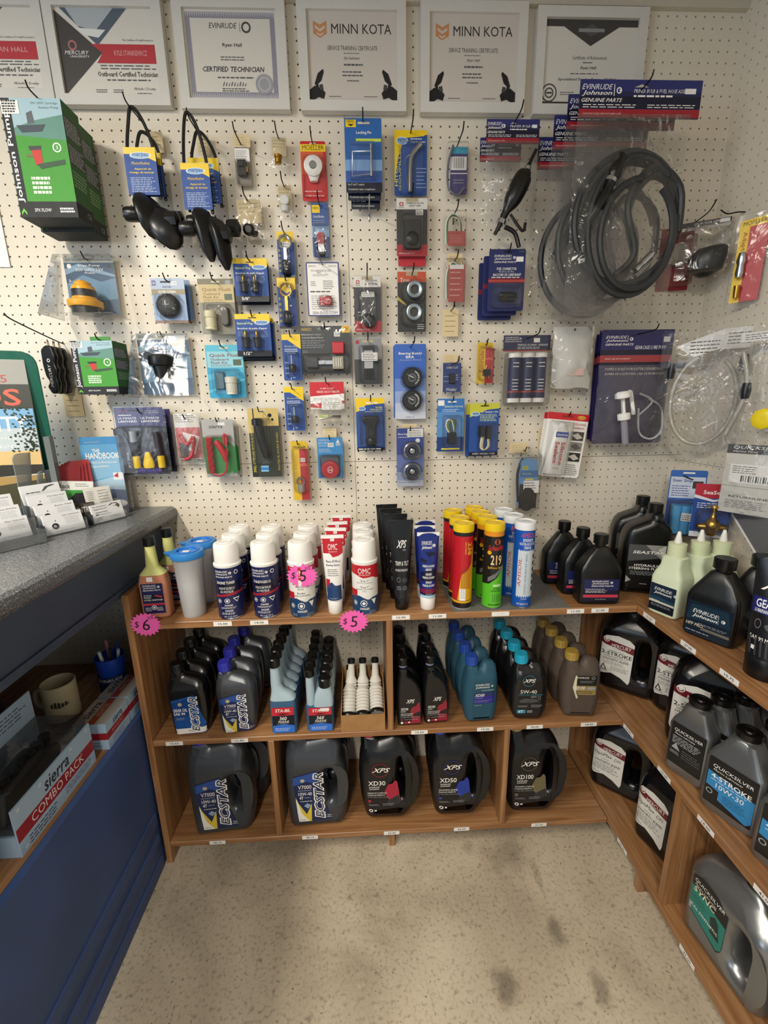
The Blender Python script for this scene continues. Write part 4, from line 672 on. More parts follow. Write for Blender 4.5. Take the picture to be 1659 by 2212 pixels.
def contour(r,b,w,h):
    b.R(0,0,1,1,mat('3a94cf',.35)); b.T('CONTOUR',.06,.04,.48,.09,mat('d5e4ee',.4),.01); b.T('BATTERY',.06,.11,.46,.155,mat('d5e4ee',.4),.01); b.T('SWITCH',.06,.175,.38,.22,mat('d5e4ee',.4),.01); b.G(.06,.26,.6,.36,4,WHITE,.25); b.Q([(.82,.04),(.9,.14),(.74,.14)],WHITE); b.T('BEP',.74,.155,.92,.20,WHITE,.016); sticker(b,.42,.13,.65,.23,'18.99')
    q=MB(); q.plate(-w*.40,w*.38,-h*.97,-h*.42,-.014,-.003,mat('4c4e54',.4),.012,.004); q.build('switch_base',r); q=MB(w,h,-.028); q.lathe([(.028,0),(.029,.006),(.026,.013),(.020,.014)],mat('b3202c',.35),(0,-.014,-h*.76),28,'y'); q.y=-.0281; q.D(.5,.76,.010,WHITE,0,20,.8); q.D(.5,.76,.0086,mat('b3202c',.35),0,20,.75); q.T('ON',.44,.745,.56,.785,WHITE,.016); q.build('red_knob',r); blister(r,w,h,.04,.40,.96,.98,.032)
pack('battery_switch_pack','bright blue card with round red battery switch knob','switch',686,741,945,1033,.03,(707,921),mat('3a94cf',.35),contour,'red battery switch card',sh=True)
tagcard('beige tag above the red battery switch',697,727,925,948,.02)
def fuelc(full):
    def f(r,b,w,h):
        b.R(0,.46,1,.54,mat('7a2436',.35))
        if not full: return
        b.R(0,.49,1,.52,mat('b3473c',.35)); EJ(b,.14,.09,.76,.23); b.R(.74,.12,.94,.20,WHITE); b.T('FUEL CONNECTOR',.22,.29,.76,.335,WHITE,.01,.15); b.T('Fits 5/16 in. I.D. Hose',.28,.345,.7,.37,WHITE,0,.2); b.T('RACCORD DE CARBURANT',.12,.385,.90,.43,WHITE,.01,.15); b.G(.08,.44,.94,.46,1,WHITE,.6); b.T('P/N 775640',.8,.03,.95,.05,LG); slot(b,INK,.5,.035,.1,.012)
        q=MB(); q.lathe([(.008,-.024),(.010,-.02),(.010,.02),(.006,.026)],BLK,(0,-.013,-h*.76),14,'x'); q.tube([(-.022,-.012,-h*.80),(.022,-.012,-h*.81)],.007,BLK); q.build('fuel_connector',r); blister(r,w,h,.1,.56,.92,.95,.028,r=.01)
    return f
pack('fuel_connector_pack','front navy fuel connector card, topmost of its stack','connector',1055,1133,538,672,.06,(1107,527),mat('222a5c',.35),fuelc(1),'navy fuel connector cards',r=.006,group='fuel connector cards on one hook'); pack('fuel_connector_pack','second navy fuel connector card, offset to the left of the front one','connector',1043,1118,553,682,.04,None,mat('222a5c',.35),fuelc(0),r=.006,group='fuel connector cards on one hook'); pack('fuel_connector_pack','rearmost navy fuel connector card, lowest and leftmost in its stack','connector',1033,1106,568,692,.02,None,mat('222a5c',.35),fuelc(0),r=.006,group='fuel connector cards on one hook')
def fway(r,b,w,h):
    b.R(0,0,.06,1,WHITE); b.T('TRAILER',.3,.04,.6,.075,LG); b.T('4-WAY FLAT',.24,.12,.84,.20,WHITE); b.R(.1,.46,.42,.47,WHITE); b.R(.1,.62,.42,.63,WHITE)
    for i in range(3): b.R(.72,.40+.08*i,.84,.43+.08*i,mat('b9c3dc',.4))
    b.T('Wesbar',.24,.85,.80,.96,WHITE,.016,.3); q=MB(); q.plate(-.008,.012,-h*.72,-h*.36,-.010,-.001,mat('2a2c33',.4),.003,.002); q.build('flat_connector',r)
pack('trailer_connector_pack','small blue and white box labelled 4-way flat','connector',954,996,784,847,.03,(985,756),mat('2b3d7c',.35),fway,'small 4-way flat box',sh=True); tagcard('beige tag above the 4-way flat box',957,988,765,783,.02)
def exth(r,b,w,h):
    b.R(0,0,1,.72,mat('3c74b8',.3)); b.R(0,.25,1,.72,mat('5a8cc4',.3)); b.R(0,.72,1,1,mat('20407c',.35)); b.R(.03,.03,.26,.13,WHITE); b.T('Extension Harness',.28,.12,.95,.165,mat('cfe0b8',.4),.01); b.G(.2,.19,.85,.25,2,WHITE,.3); b.R(.17,.935,.86,.965,mat('dccb3a',.4)); slot(b,WHITE,.55,.06,.16,.014)
    q=MB()
    for i,m in enumerate((WHITE,mat('8a7a2c',.4),mat('3f7a4a',.4),mat('5a4636',.4))): q.tube([(-.004+.003*i,-.012,-h*.66),(-.016+.004*i,-.012,-h*.52),(-.012+.004*i,-.012,-h*.40),(.002+.004*i,-.012,-h*.42),(.010,-.012,-h*.62)],.0017,m,6)
    q.build('wires',r); q=MB(); q.plate(-.012,.018,-h*.86,-h*.62,-.024,-.006,BLK,.005,.003); q.build('black_connector',r); blister(r,w,h,.18,.30,.88,.90,.03)
pack('extension_harness_pack','blue card with folded wires and black connector, yellow foot strip','wire',944,1002,861,975,.035,(980,851),mat('3c74b8',.3),exth,'extension harness card')
def har4(r,b,w,h):
    b.Q([(0,0),(1,0),(1,.10),(.6,.12),(.25,.2),(0,.26)],mat('c3c23a',.35)); marpac(b,.06,.16,.34,.24); b.T('12" TRAILER 5 PIN',.4,.15,.95,.18,WHITE,.01); b.G(.35,.2,.95,.34,5,mat('c9d69a',.4),.4); b.R(0,.93,1,1,mat('0d0f16',.3)); b.T('4-WAY / 4 FICHAS / 4 VIAS',.12,.945,.9,.98,WHITE); slot(b,INK,.5,.05,.14,.01)
    q=MB()
    for i,m in enumerate((WHITE,mat('c9b93a',.4),mat('c9c2b4',.4),mat('6a5636',.4))): q.tube([(-.010+.003*i,-.012,-h*.62),(-.014+.003*i,-.014,-h*.82),(-.002+.002*i,-.014,-h*.88),(.010+.002*i,-.014,-h*.8),(.008+.002*i,-.012,-h*.62)],.0017,m,6)
    q.build('wires',r); q=MB(); q.plate(-.020,-.002,-h*.64,-h*.42,-.024,-.006,BLK,.004,.003); q.plate(.002,.022,-h*.68,-h*.42,-.022,-.006,BLK,.004,.003); q.build('black_connector',r); blister(r,w,h,.26,.36,.9,.90,.03)
pack('trailer_wiring_pack','front green and blue card with black connectors and looped wires','wire',1014,1077,871,984,.04,(1047,865),CB,har4,'pair of trailer wiring cards',group='trailer wiring cards'); pack('trailer_wiring_pack','rear trailer wiring card, edge showing at the left','wire',1006,1066,872,985,.022,None,CB,lambda r,b,w,h:b.R(0,0,1,.2,mat('c3c23a',.35)),group='trailer wiring cards')
def grease3(r,b,w,h):
    b.R(0,0,1,.22,HN); b.R(0,.20,1,.22,HR); EJ(b,.03,.02,.40,.10,WHITE); b.T('TRIPLE-GUARD GREASE',.3,.12,.95,.145,WHITE,.01,.2); b.G(.3,.155,.8,.19,2,WHITE,.35); b.R(.64,.04,.77,.10,WHITE); b.R(0,.22,1,1,mat('b5afa2',.5))
    for i in range(3):
        q=MB(); c=(w*(-.29+.27*i),-.022,-h); RR=w*.125
        q.lathe([(RR,h*.06),(RR,h*.12)],WHITE,c,20); q.lathe([(RR,h*.12),(RR,h*.20)],mat('1b2046',.35),c,20); q.lathe([(RR*1.005,h*.20),(RR*1.005,h*.22)],mat('b2402c',.35),c,20,cap=False); q.lathe([(RR,h*.20),(RR,h*.68)],mat('1b2350',.35),c,20); q.lathe([(RR*1.05,h*.68),(RR*1.05,h*.745),(RR*.8,h*.75)],WHITE,c,20)
        for j in range(6): z=h*(.60-.05*j) if j<2 else h*(.46-.045*j); q.box(c[0]-RR*.55,c[0]+RR*.4,c[1]-RR*1.01,c[1]-RR*.8,c[2]+z,c[2]+z+.0022,WHITE)
        q.build('grease_tube',r)
    blister(r,w,h,.02,.235,.98,.985,.044,r=.012)
pack('grease_tube_pack','clear blister with three navy and white grease tubes under navy header','grease',1085,1185,724,878,.035,(1167,706),mat('b5afa2',.5),grease3,'triple grease tube blister',sh=True)
r,w,h=H('small_parts_bag','cloudy white paper-lined bag hanging left of the purple pump pack','bag',1193,1275,706,838,.05,(1240,703),'cloudy white bag',hole=.1,rx=0); b=card(w*.92,h*.9,mat('d9d6ce',.6),.004,.001); b.G(.38,.36,.82,.44,2,LG,.5); b.G(.35,.28,.85,.5,4,LG,.12); b.build('paper_liner',r,(0,.003,-.004)); q=MB(); q.box(-w*.12,w*.28,-.02,-.008,-h*.80,-h*.68,mat('c9a8a0',.5)); q.build('pink_part',r); bag(r,w,h,0,0,1,1,.026,BAG2,seed=31,nx=6,nz=8)
r,w,h=H('winch_strap_pack','clear blister with rolled black strap and pale blue card','strap',1100,1162,968,1100,.035,(1134,962),'winch strap blister'); b=card(w,h,CLEAR,.006,.0006); b.build('blister_back',r)
b=MB(w*.6,h*.9,-.030); b.plate(-w*.3,w*.3,-h*.92,-h*.10,-.030,-.008,mat('5f8fc0',.35),.015,.002); b.R(0,.32,1,.44,mat('39689e',.35)); b.R(.12,.24,.42,.30,mat('c6c23a',.4)); b.T('MARPAC',.15,.25,.4,.29,INK,.01); b.T('Winch Strap',.12,.36,.62,.40,mat('c9e0b8',.4),.01); b.R(.3,.46,.75,.49,mat('d9c93a',.4)); b.R(0,.56,1,1,mat('18191c',.4)); b.R(.22,.50,1.1,.72,WHITE); b.G(.26,.52,1.0,.70,4,INK,.3); b.build('strap_sleeve',r,(w*.06,0,-h*.05)); q=MB(); q.lathe([(.028,-.012),(.030,-.01),(.030,.01),(.028,.012)],BLK,(w*.05,-.020,-h*.80),24,'y',sx=.9,sy=1.3); q.tube([(-w*.22,-.02,-h*.85),(-w*.3,-.02,-h*.4),(-w*.15,-.02,-h*.15)],.004,BLK); q.build('black_strap',r); blister(r,w,h,.02,.05,.98,.99,.042,r=.014)
tagcard('beige tag above the rolled black strap',1100,1140,957,978,.02)
def sili(r,b,w,h):
    b.R(0,0,1,.105,mat('c4202a',.35)); b.D(.82,.055,.006,mat('e0a83a',.4),0,16,2.4); b.T('Star brite',.70,.04,.95,.075,RED,.01,.2); b.T('Silicone',.64,.13,.95,.175,mat('b0403c',.4),.01); b.T('Sealant',.64,.19,.93,.23,mat('b0403c',.4),.01); slot(b,mat('8a1a1e',.5),.48,.05,.14,.012)
    for i,m in enumerate((mat('4b4643',.4),mat('8a8580',.4),mat('24262a',.4))): b.R(.62,.27+.165*i,.95,.41+.165*i,m); b.Q([(.66,.33+.165*i),(.8,.29+.165*i),(.93,.36+.165*i),(.8,.39+.165*i)],mat('c9c4bc',.5) if i!=1 else mat('5c5854',.5))
    b.G(.62,.78,.95,.97,6,INK,.3)
    q=MB(w,h,-.022); q.loft([(-h*.965,-w*.2,-.008,w*.255,.002,4),(-h*.94,-w*.2,-.010,w*.25,.004,4),(-h*.5,-w*.18,-.014,w*.20,.012,2.5),(-h*.26,-w*.16,-.014,w*.17,.013,2),(-h*.23,-w*.16,-.014,w*.09,.009,2),(-h*.15,-w*.16,-.014,w*.07,.008,2)],mat('e6e4e0',.3)); q.y=-.0275; q.R(.18,.29,.48,.37,mat('2148a0',.4)); q.T('Starbrite',.2,.31,.46,.35,WHITE,.01,.2)
    q.T('Silicone',.34,.44,.44,.80,mat('b0303a',.4),.012,0,-90); q.T('Sealant',.20,.44,.30,.78,mat('b0303a',.4),.012,0,-90); q.T('CLEAR',.22,.84,.38,.865,mat('7a6a4a',.4)); q.build('sealant_tube',r); blister(r,w,h,.06,.12,.60,.97,.032)
pack('sealant_pack','front red and white card with white silicone tube, tilted','sealant',1180,1268,893,1030,.05,(1225,886),WHITE,sili,'pair of silicone sealant cards',r=.006,ry=.10,group='silicone sealant cards'); pack('sealant_pack','rear sealant card, red corner showing at upper left','sealant',1172,1250,893,1024,.03,None,WHITE,lambda r,b,w,h:b.R(0,0,1,.1,mat('c4202a',.35)),r=.006,ry=.08,group='silicone sealant cards')
# gearcase lube pumps
PU=mat('2a2350',.3)
def lube(k):
    def f(r,b,w,h):
        b.R(0,0,1,.30,mat('262458',.3)); b.R(0,.17,1,.21,mat('14132c',.3)); b.R(0,.215,1,.275,mat('9a3a3a',.3)); b.R(0,.275,1,.30,mat('17142e',.3))
        if not k: return
        EJ(b,.06,.05,.46,.14); b.T('GEARCASE LUBE PUMP',.47,.135,.91,.165,WHITE,.012,.15); b.T('Quick, easy and convenient!',.07,.235,.42,.255,mat('e3c4be',.4),.01,.2); b.T("POMPE A HUILE POUR BOITIER D'ENGRENAGES",.09,.32,.92,.345,WHITE,.01,.15); b.T('BOMBA DE ACEITE PARA CAJA DE ENGRANAJES',.09,.365,.93,.39,WHITE,.01,.15); b.R(.86,.06,.95,.105,WHITE); b.T('P/N 775610',.86,.015,.98,.03,LG)
        q=MB(); W2=mat('ecebe6',.35); q.M=Matrix.Translation((-w*.12,-.02,-h*.78))@Matrix.Rotation(math.radians(-10),4,'Y'); q.lathe([(.009,-.075),(.010,-.07),(.010,.0)],mat('8a8894',.3),n=14); q.lathe([(.017,0),(.018,.003),(.018,.018),(.012,.02)],W2,n=18); q.lathe([(.006,.02),(.006,.065)],W2,n=10); q.lathe([(.012,.062),(.022,.066),(.022,.078),(.014,.084)],W2,n=18); q.tube([(.012,0,.072),(.024,0,.078),(.028,0,.04),(.03,0,.01)],.006,W2,8); q.build('hand_pump',r)
        c=MB(); c.tube([(.02,-.012,-h*.68),(.03,-.014,-h*.9),(.07,-.014,-h*.96),(.10,-.012,-h*.88),(.09,-.012,-h*.68),(.05,-.012,-h*.6)],.003,FROST,8); c.tube([(.02,-.010,-h*.55),(.06,-.012,-h*.62),(.02,-.012,-h*.75)],.003,FROST,8); c.build('clear_tube',r); bag(r,w,h*.72,0,0,1.02,1.0,.03,BAG,seed=41,nx=8,nz=10).location=(0,0,-h*.30)
    return f
pack('lube_pump_pack','front purple gearcase pump card in clear bag with white hand pump','pump',1290,1442,712,957,.075,(1421,692),PU,lube(1),'purple pump packs',r=.004,group='purple gearcase pump packs'); pack('lube_pump_pack','second purple pump pack, dark edge left of the front one','pump',1285,1428,716,952,.05,None,PU,lube(0),group='purple gearcase pump packs'); pack('lube_pump_pack','rearmost purple pump pack, leftmost dark edge of the stack','pump',1279,1412,722,948,.028,None,PU,lube(0),group='purple gearcase pump packs')
# --- left field, lower rows
def clam(root,w,h,dtop,dbot,out):   # deep clear clamshell widening downwards
    b=MB(); z0,z1=-h,.0; x=w/2
    F=[(-x,-dtop,z1),(x,-dtop,z1),(x+out,-dbot,z0),(-x-out,-dbot,z0)]; K=[(-x,.004,z1),(x,.004,z1),(x+out,.004,z0),(-x-out,.004,z0)]
    b.add(F+K,[(0,3,2,1),(0,4,7,3),(1,2,6,5),(3,7,6,2),(0,1,5,4)],CLEAR); e=mat('b9bdb8',.2)
    b.tube([F[3],F[2]],.0012,CLEAR,6); b.tube([F[2],K[2]],.0012,CLEAR,6); b.tube([F[3],K[3]],.0012,CLEAR,6); return b.build('clamshell',root)
def flowcard(b,t1,t2,t3):
    b.R(0,0,1,.09,mat('b9bcb6',.4)); b.T('SPX FLOW',.04,.03,.36,.065,INK,.016); b.T('Johnson Pump',.64,.03,.97,.06,INK,.01); b.R(0,.09,1,1,mat('2f4e6e',.35)); b.Q([(0,.45),(.35,.3),(.7,.42),(1,.35),(1,.8),(0,.8)],mat('5d86a6',.35)); b.Q([(0,.2),(.3,.1),(1,.3),(1,.34),(.3,.2),(0,.3)],mat('7d9db8',.35)); b.Q([(0,.8),(1,.72),(1,1),(0,1)],mat('3c5a78',.35))
    b.T(t1,.28,.12,.72,.165,WHITE,.012); b.T(t2,.22,.185,.78,.235,WHITE,.012); b.T(t3,.40,.25,.60,.28,WHITE,.01); b.D(.10,.15,.006,WHITE); b.D(.90,.15,.006,mat('2a3a4a',.4)); b.T('3',.05,.38,.09,.42,WHITE,.01); b.G(.05,.45,.18,.75,9,WHITE,.25); slot(b,mat('9a8f7a',.6),.48,.035,.14,.012)
r,w,h=H('bilge_pump_pack','clear clamshell with yellow and black bilge pump, blue sea card','pump',146,252,556,680,.02,(174,544),'yellow bilge pump clamshell'); b=card(w,h,WHITE); flowcard(b,'Bilge Pump','500 GPH 12V','Proline'); b.build('card',r)
q=MB(w,h); YO=mat('e0a01e',.35); q.lathe([(.041,-.012),(.043,-.008),(.043,.004),(.034,.008)],YO,(.004,-.052,-h*.87),30); q.lathe([(.030,.008),(.029,.035),(.026,.042)],YO,(.004,-.052,-h*.87),28); q.lathe([(.0305,.014),(.030,.032)],mat('1a1a1c',.4),(.004,-.052,-h*.87),28,cap=False); q.lathe([(.020,.042),(.021,.05),(.016,.054)],YO,(.004,-.052,-h*.87),10); q.lathe([(.036,-.03),(.036,-.012)],BLK,(.004,-.052,-h*.87),28); q.lathe([(.008,.05),(.008,.058)],YO,(.0,-.052,-h*.87),10); q.build('bilge_pump',r)
clam(r,w*1.12,h*1.10,.03,.105,.018)
r,w,h=H('pump_cartridge_pack','clear clamshell with black pump cartridge, small carton at its left','pump',303,413,722,852,.02,(348,715),'black cartridge clamshell'); b=card(w,h,WHITE); flowcard(b,'Cartridge Motor','500 GPH 12V','Replacement'); b.Q([(.55,.02),(.95,.02),(.9,.32),(.7,.25)],WHITE); b.build('card',r)  # the white quad is glare on the clear shell, painted onto the card
q=MB(); q.lathe([(.016,-.045),(.016,-.036)],STEEL,(.006,-.04,-h*.55),16); q.lathe([(.020,-.036),(.024,-.008),(.026,0),(.033,.002),(.035,.006),(.035,.026),(.028,.032),(.012,.034)],BLK,(.006,-.04,-h*.55),26); q.lathe([(.010,0),(.012,.006)],BLK,(-.026,-.045,-h*.38),14,'y'); q.build('pump_cartridge',r); clam(r,w*1.04,h*1.04,.022,.075,.008)
def screen(full):
    def f(r,b,w,h):
        b.R(0,0,1,.24,mat('9fb0c8',.35)); b.R(0,.24,1,.36,mat('8a7f62',.35)); b.T('OUTER SCREEN',.20,.27,.72,.33,WHITE,.01); b.R(.04,.05,.15,.16,mat('2b3470',.4)); b.T('H',.07,.07,.12,.14,WHITE,.016); b.R(0,.94,1,1,mat('8a6f5a',.4)); b.T('SCRATCHED',.34,.17,.6,.21,INK); slot(b,INK,.45,.08,.16,.018)
        if full: sticker(b,.6,.07,.78,.15,'3.99')
        q=MB(); q.lathe([(.031,0),(.032,.006),(.028,.016),(.018,.022),(.006,.023)],mat('2a2c2e',.5,0,.5,0,.9),(-.002,-.003,-h*.62),26,'y'); n=10
        for i in range(-4,5):
            a=.026*math.sqrt(max(0,1-(i/5.2)**2)); q.tube([(-a-.002,-.020+.010*abs(i)/5,-h*.62+i*.0055),(-.002,-.0265+.010*abs(i)/5,-h*.62+i*.0055),(a-.002,-.020+.010*abs(i)/5,-h*.62+i*.0055)],.0009,mat('8e9294',.3,.8),4,False); q.tube([(-.002+i*.0055,-.020+.010*abs(i)/5,-h*.62-a),(-.002+i*.0055,-.0265+.010*abs(i)/5,-h*.62),(-.002+i*.0055,-.020+.010*abs(i)/5,-h*.62+a)],.0009,mat('8e9294',.3,.8),4,False)
        q.build('strainer_screen',r); blister(r,w,h,.14,.36,.84,.90,.03)
    return f
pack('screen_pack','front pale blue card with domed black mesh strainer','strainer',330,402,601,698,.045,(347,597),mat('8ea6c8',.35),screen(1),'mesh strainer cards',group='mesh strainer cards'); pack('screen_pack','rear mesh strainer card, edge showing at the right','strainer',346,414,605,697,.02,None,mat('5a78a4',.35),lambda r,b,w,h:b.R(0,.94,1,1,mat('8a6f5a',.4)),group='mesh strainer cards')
def qf(tan):
    def f(r,b,w,h):
        T=mat('8a5a2c',.4) if tan else mat('7a3c34',.4)
        if tan: b.R(0,0,1,.15,mat('7d7760',.5)); b.R(0,.10,1,.42,mat('c9b583',.5)); b.R(0,.42,1,1,mat('8d897a',.5)); 
        else: b.R(0,0,1,.42,mat('4fb0c9',.4)); b.R(.03,.12,.97,.42,mat('8cc4cf',.4)); b.Q([(0,.55),(1,.42),(1,.5),(0,.66)],mat('4fb4d4',.4)); b.Q([(0,.85),(1,.62),(1,.66),(0,.9)],mat('59bcd8',.4))
        b.T('Quick Flush',.10,.16,.92,.23,T,.014); b.T('Outboard',.12,.245,.60,.29,T,.012); b.T('Flush Kit',.12,.305,.56,.35,T,.012); b.G(.12,.36,.72,.40,2,T,.3); b.R(.72,.27,.94,.38,mat('4a5c44',.4)); slot(b,mat('cfc6b0',.6),.5,.055,.12,.016)
        if tan: b.R(.78,.03,.92,.10,LG)
        wm=mat('e0d8b4',.4) if tan else mat('dcdacc',.4); q=MB(); x=-w*.18 if tan else w*.16; q.lathe([(.015,-.026),(.016,-.022),(.016,.004),(.014,.006)],wm,(x,-.018,-h*.76),18); q.lathe([(.0165,.006),(.0175,.010),(.0175,.022),(.015,.024)],wm,(x,-.018,-h*.76),18); q.build('hose_coupler',r); x=w*.22 if tan else -w*.14; q=MB(); q.plate(x-.012,x+.012,-h*.86,-h*.52,-.016,-.003,mat('4c4a44',.4),.008,.003) if tan else q.plate(x-.018,x+.012,-h*.84,-h*.50,-.010,-.002,mat('4a6a78',.4),.004,.003); q.build('adapter',r); blister(r,w,h,.16,.44,.88,.92,.036)
    return f
pack('flush_kit_pack','tan and grey flush kit card with cream coupler','coupler',432,508,602,722,.03,(452,590),mat('8d897a',.5),qf(1),'tan flush kit card',r=.006); pack('flush_kit_pack','turquoise flush kit card with white coupler','coupler',448,528,745,860,.03,(471,741),mat('2e9cc4',.4),qf(0),'turquoise flush kit card',r=.006)
def lany(full):
    def f(r,b,w,h):
        b.R(0,0,1,1,mat('1c1b28',.35)); b.R(0,0,1,.28,mat('3b3668',.35)); b.T('ATTWOOD',.06,.04,.34,.07,mat('a0303c',.4),.01); 
        for x0 in (.06,.53): b.T('ULTIMATE',x0,.14,x0+.38,.17,WHITE,.016); b.T('LANYARD',x0,.185,x0+.38,.215,WHITE,.016)
        b.G(.08,.10,.36,.12,1,WHITE,.6); b.G(.58,.04,.94,.09,2,LG,.35); b.T('JET SKIS',.13,.66,.19,.90,mat('c9c6d2',.4),.01,0,90); slot(b,INK,.42,.045,.14,.012)
        if not full: return
        q=MB(); q.box(-w*.5,-w*.30,-.02,-.004,-h*.40,-h*.30,BLK); q.tube([(-w*.3,-.012,-h*.35),(-w*.22,-.012,-h*.5),(-w*.17,-.012,-h*.75)],.006,BLK); q.tube([(w*.32,-.012,-h*.36),(w*.36,-.012,-h*.75)],.008,mat('2a2638',.4)); q.build('strap',r)
        q=MB(); q.tube([(-w*.13,-.016,-h*.34),(-w*.13,-.016,-h*.5)],.010,mat('9a9ca2',.3,.3),10); q.tube([(-w*.13,-.014,-h*.5),(-w*.13,-.014,-h*.72)],.007,mat('24222e',.4)); q.build('swivel',r)
        for x,a in ((-.13,0),(.38,0)): q=MB(); q.lathe([(.009,-.018),(.010,-.014),(.010,.016),(.008,.018)],YEL,(w*x,-.014,-h*.80),12); q.build('yellow_clip',r)
        q=MB(); q.lathe([(.015,-.018),(.017,-.008),(.014,.006),(.007,.028),(.006,.03)],YEL,(w*.12,-.016,-h*.80),14,sy=.6); q.build('yellow_float',r)
        q=MB(); n=90; q.tube([(-w*.12+w*.50*i/n,-.016+.006*math.cos(i*1.1),-h*.935+.007*math.sin(i*1.1)) for i in range(n)],.0016,mat('4c3f9a',.4),5,True,False); q.build('coiled_cord',r); blister(r,w,h,.04,.26,.96,.98,.034,r=.012)
    return f
pack('lanyard_pack','front purple and black blister with yellow-clipped safety lanyards','lanyard',256,360,880,1025,.055,None,mat('1c1b28',.35),lany(1),'safety lanyard blister',r=.008,sh=True,group='purple lanyard blisters'); pack('lanyard_pack','rear purple lanyard blister, edge showing at the right','lanyard',275,375,884,1020,.02,None,mat('1c1b28',.35),lany(0),r=.008,group='purple lanyard blisters'); hookp('dark hook holding the purple lanyard blisters',(296,882),.075)
r,w,h=H('lanyard_bag','crumpled clear bag with red parts and white slip','bag',373,441,893,1003,.03,None); b=card(w*.8,h*.9,mat('d6d2cc',.5),.002,.0006); b.G(.05,.02,.9,.2,4,GR,.25); b.R(.02,.3,.98,.98,mat('c05a58',.5)); b.Q([(.3,.4),(.95,.5),(.7,.9),(.3,.7)],WHITE); b.Q([(.1,.62),(.5,.7),(.4,1),(.1,.95)],mat('3a3434',.5)); b.build('parts_card',r,(0,.002,0)); q=MB(); q.tube([(-.02,-.01,-h*.4),(.0,-.012,-h*.6),(.02,-.01,-h*.45),(.01,-.012,-h*.8),(-.015,-.01,-h*.9)],.005,mat('b02230',.4)); q.build('red_cord',r); bag(r,w,h,0,0,1,1,.018,BAG,seed=51,nx=6,nz=8); hookp('dark hook holding the crumpled red parts bag',(394,895),.05)
def sierra(full):
    def f(r,b,w,h):
        b.R(0,0,1,.30,mat('b4b2ae',.4)); b.R(0,.30,1,1,mat('2f8a3c',.35)); b.Q([(.0,.25),(.55,.25),(1,.48),(1,.25)],mat('b4b2ae',.4)); b.R(0,.94,1,1,mat('a9aaa6',.4)); b.T('sierra',.22,.09,.66,.15,CH,.016,.2)
        if not full: return
        b.R(.52,.05,.74,.10,WHITE); RD=mat('c01c28',.35); q=MB(); n=110; q.tube([(-w*.27+.009*math.cos(i*1.2),-.014+.007*math.sin(i*1.2),-h*.30-h*.62*i/n) for i in range(n)],.0019,RD,5,True,False); q.tube([(-w*.27,-.014,-h*.92),(0,-.014,-h*.96),(w*.2,-.014,-h*.85),(w*.28,-.014,-h*.5)],.003,RD); q.build('coiled_cord',r); q=MB(); q.tube([(-.004,-.016,-h*.36),(w*.15,-.016,-h*.55),(w*.22,-.016,-h*.72)],[.008,.009,.009,.009,.009,.009,.008,.008,.007,.006,.005],RD,10); q.tube([(w*.2,-.014,-h*.42),(w*.22,-.014,-h*.26),(w*.3,-.014,-h*.3),(w*.26,-.014,-h*.46)],.0035,RD); q.build('red_clip',r); blister(r,w,h,.06,.26,.94,.95,.03,r=.012)
    return f
pack('lanyard_pack','front grey and green blister with red coiled lanyard','lanyard',441,508,906,1030,.05,(470,893),mat('c4c5c2',.4),sierra(1),'red coiled lanyard blisters',r=.006,sh=True,group='red coiled lanyard blisters'); pack('lanyard_pack','rear red lanyard blister, pale edge at the right','lanyard',456,515,908,1025,.02,None,mat('c4c5c2',.4),sierra(0),r=.006,group='red coiled lanyard blisters')
# black floating knives on the long hook
b=MB(); p0=atY(136,741,-.004); b.tube([(p0.x,.004,p0.z+.002),(p0.x,-.02,p0.z+.0),(p0.x,-.18,p0.z+.030),(p0.x,-.208,p0.z+.042)],.0018,WIRE,6); o=b.build('peg_hook'); tag(o,'extra long wire hook carrying the black knife floats','hook','wire hooks on the pegboard')
for k,(D,lab) in enumerate(((.070,'front black finger-grooved knife with white lettering'),(.047,'second black knife, tucked behind the lettered one'),(.024,'rearmost black knife on the long hook'))):
    r=thing('folding_knife',lab,'knife',(p0.x,-D,p0.z-.026),math.radians(-12),'black knives on the long hook'); q=MB(); q.outline([(-.022,.0),(-.005,.012),(.015,.008),(.022,-.02),(.016,-.038),(.022,-.056),(.014,-.074),(.018,-.094),(.010,-.118),(-.010,-.122),(-.022,-.10),(-.010,-.088),(-.020,-.074),(-.024,-.04)],.007,.016,.005,BLK,y=0); q.build('grip',r)
    if k==0: c=MB(.04,.12,-.0085); c.D(.5,.25,.005,WHITE,.003); c.T('MERCURY',.36,.34,.58,.85,WHITE,.014,.2,90); c.build('lettering',r)
    c=MB(); c.tube([(0,0,.004),(-.002,0,.016),(0,0,.026),(.003,0,.014),(0,0,.004)],.0011,mat('7a5a3a',.35,.8),5); c.build('ball_chain',r)
# --- right wall and corner
def HR_(name,label,cat,u,vt,vb,wd,X,ry,fn,base=None):   # packs hanging on the right wall: turned to face the room
    T=atX(u,vt,X); B=atX(u,vb,X); h=T.z-B.z; r=thing(name,label,cat,tuple(T),ry); fn(r,wd,h); return r,h
def qsf(r,w,h):
    b=card(w,h,CLEAR,.004,.0008); b.R(0,0,1,.09,mat('151517',.4)); b.R(0,.09,1,.14,WHITE); b.T('QUICKSILVER',.28,.02,.78,.065,WHITE,.016,.2); b.T('FUEL LINE PRIMER',.05,.10,.55,.13,INK,.01); b.R(.78,.01,.97,.08,WHITE); b.build('card',r); q=MB(); q.loft([(-.07,0,-.02,.012,.01,2),(-.055,.0,-.03,.040,.026,2),(-.02,.0,-.034,.046,.030,2.2),(.0,0.01,-.03,.036,.026,2),(.006,.02,-.028,.02,.015,2)],BLK,20); q.build('black_cap',r,(.01,0,-h*.55)); blister(r,w,h,.04,.16,.98,.97,.07,r=.01)
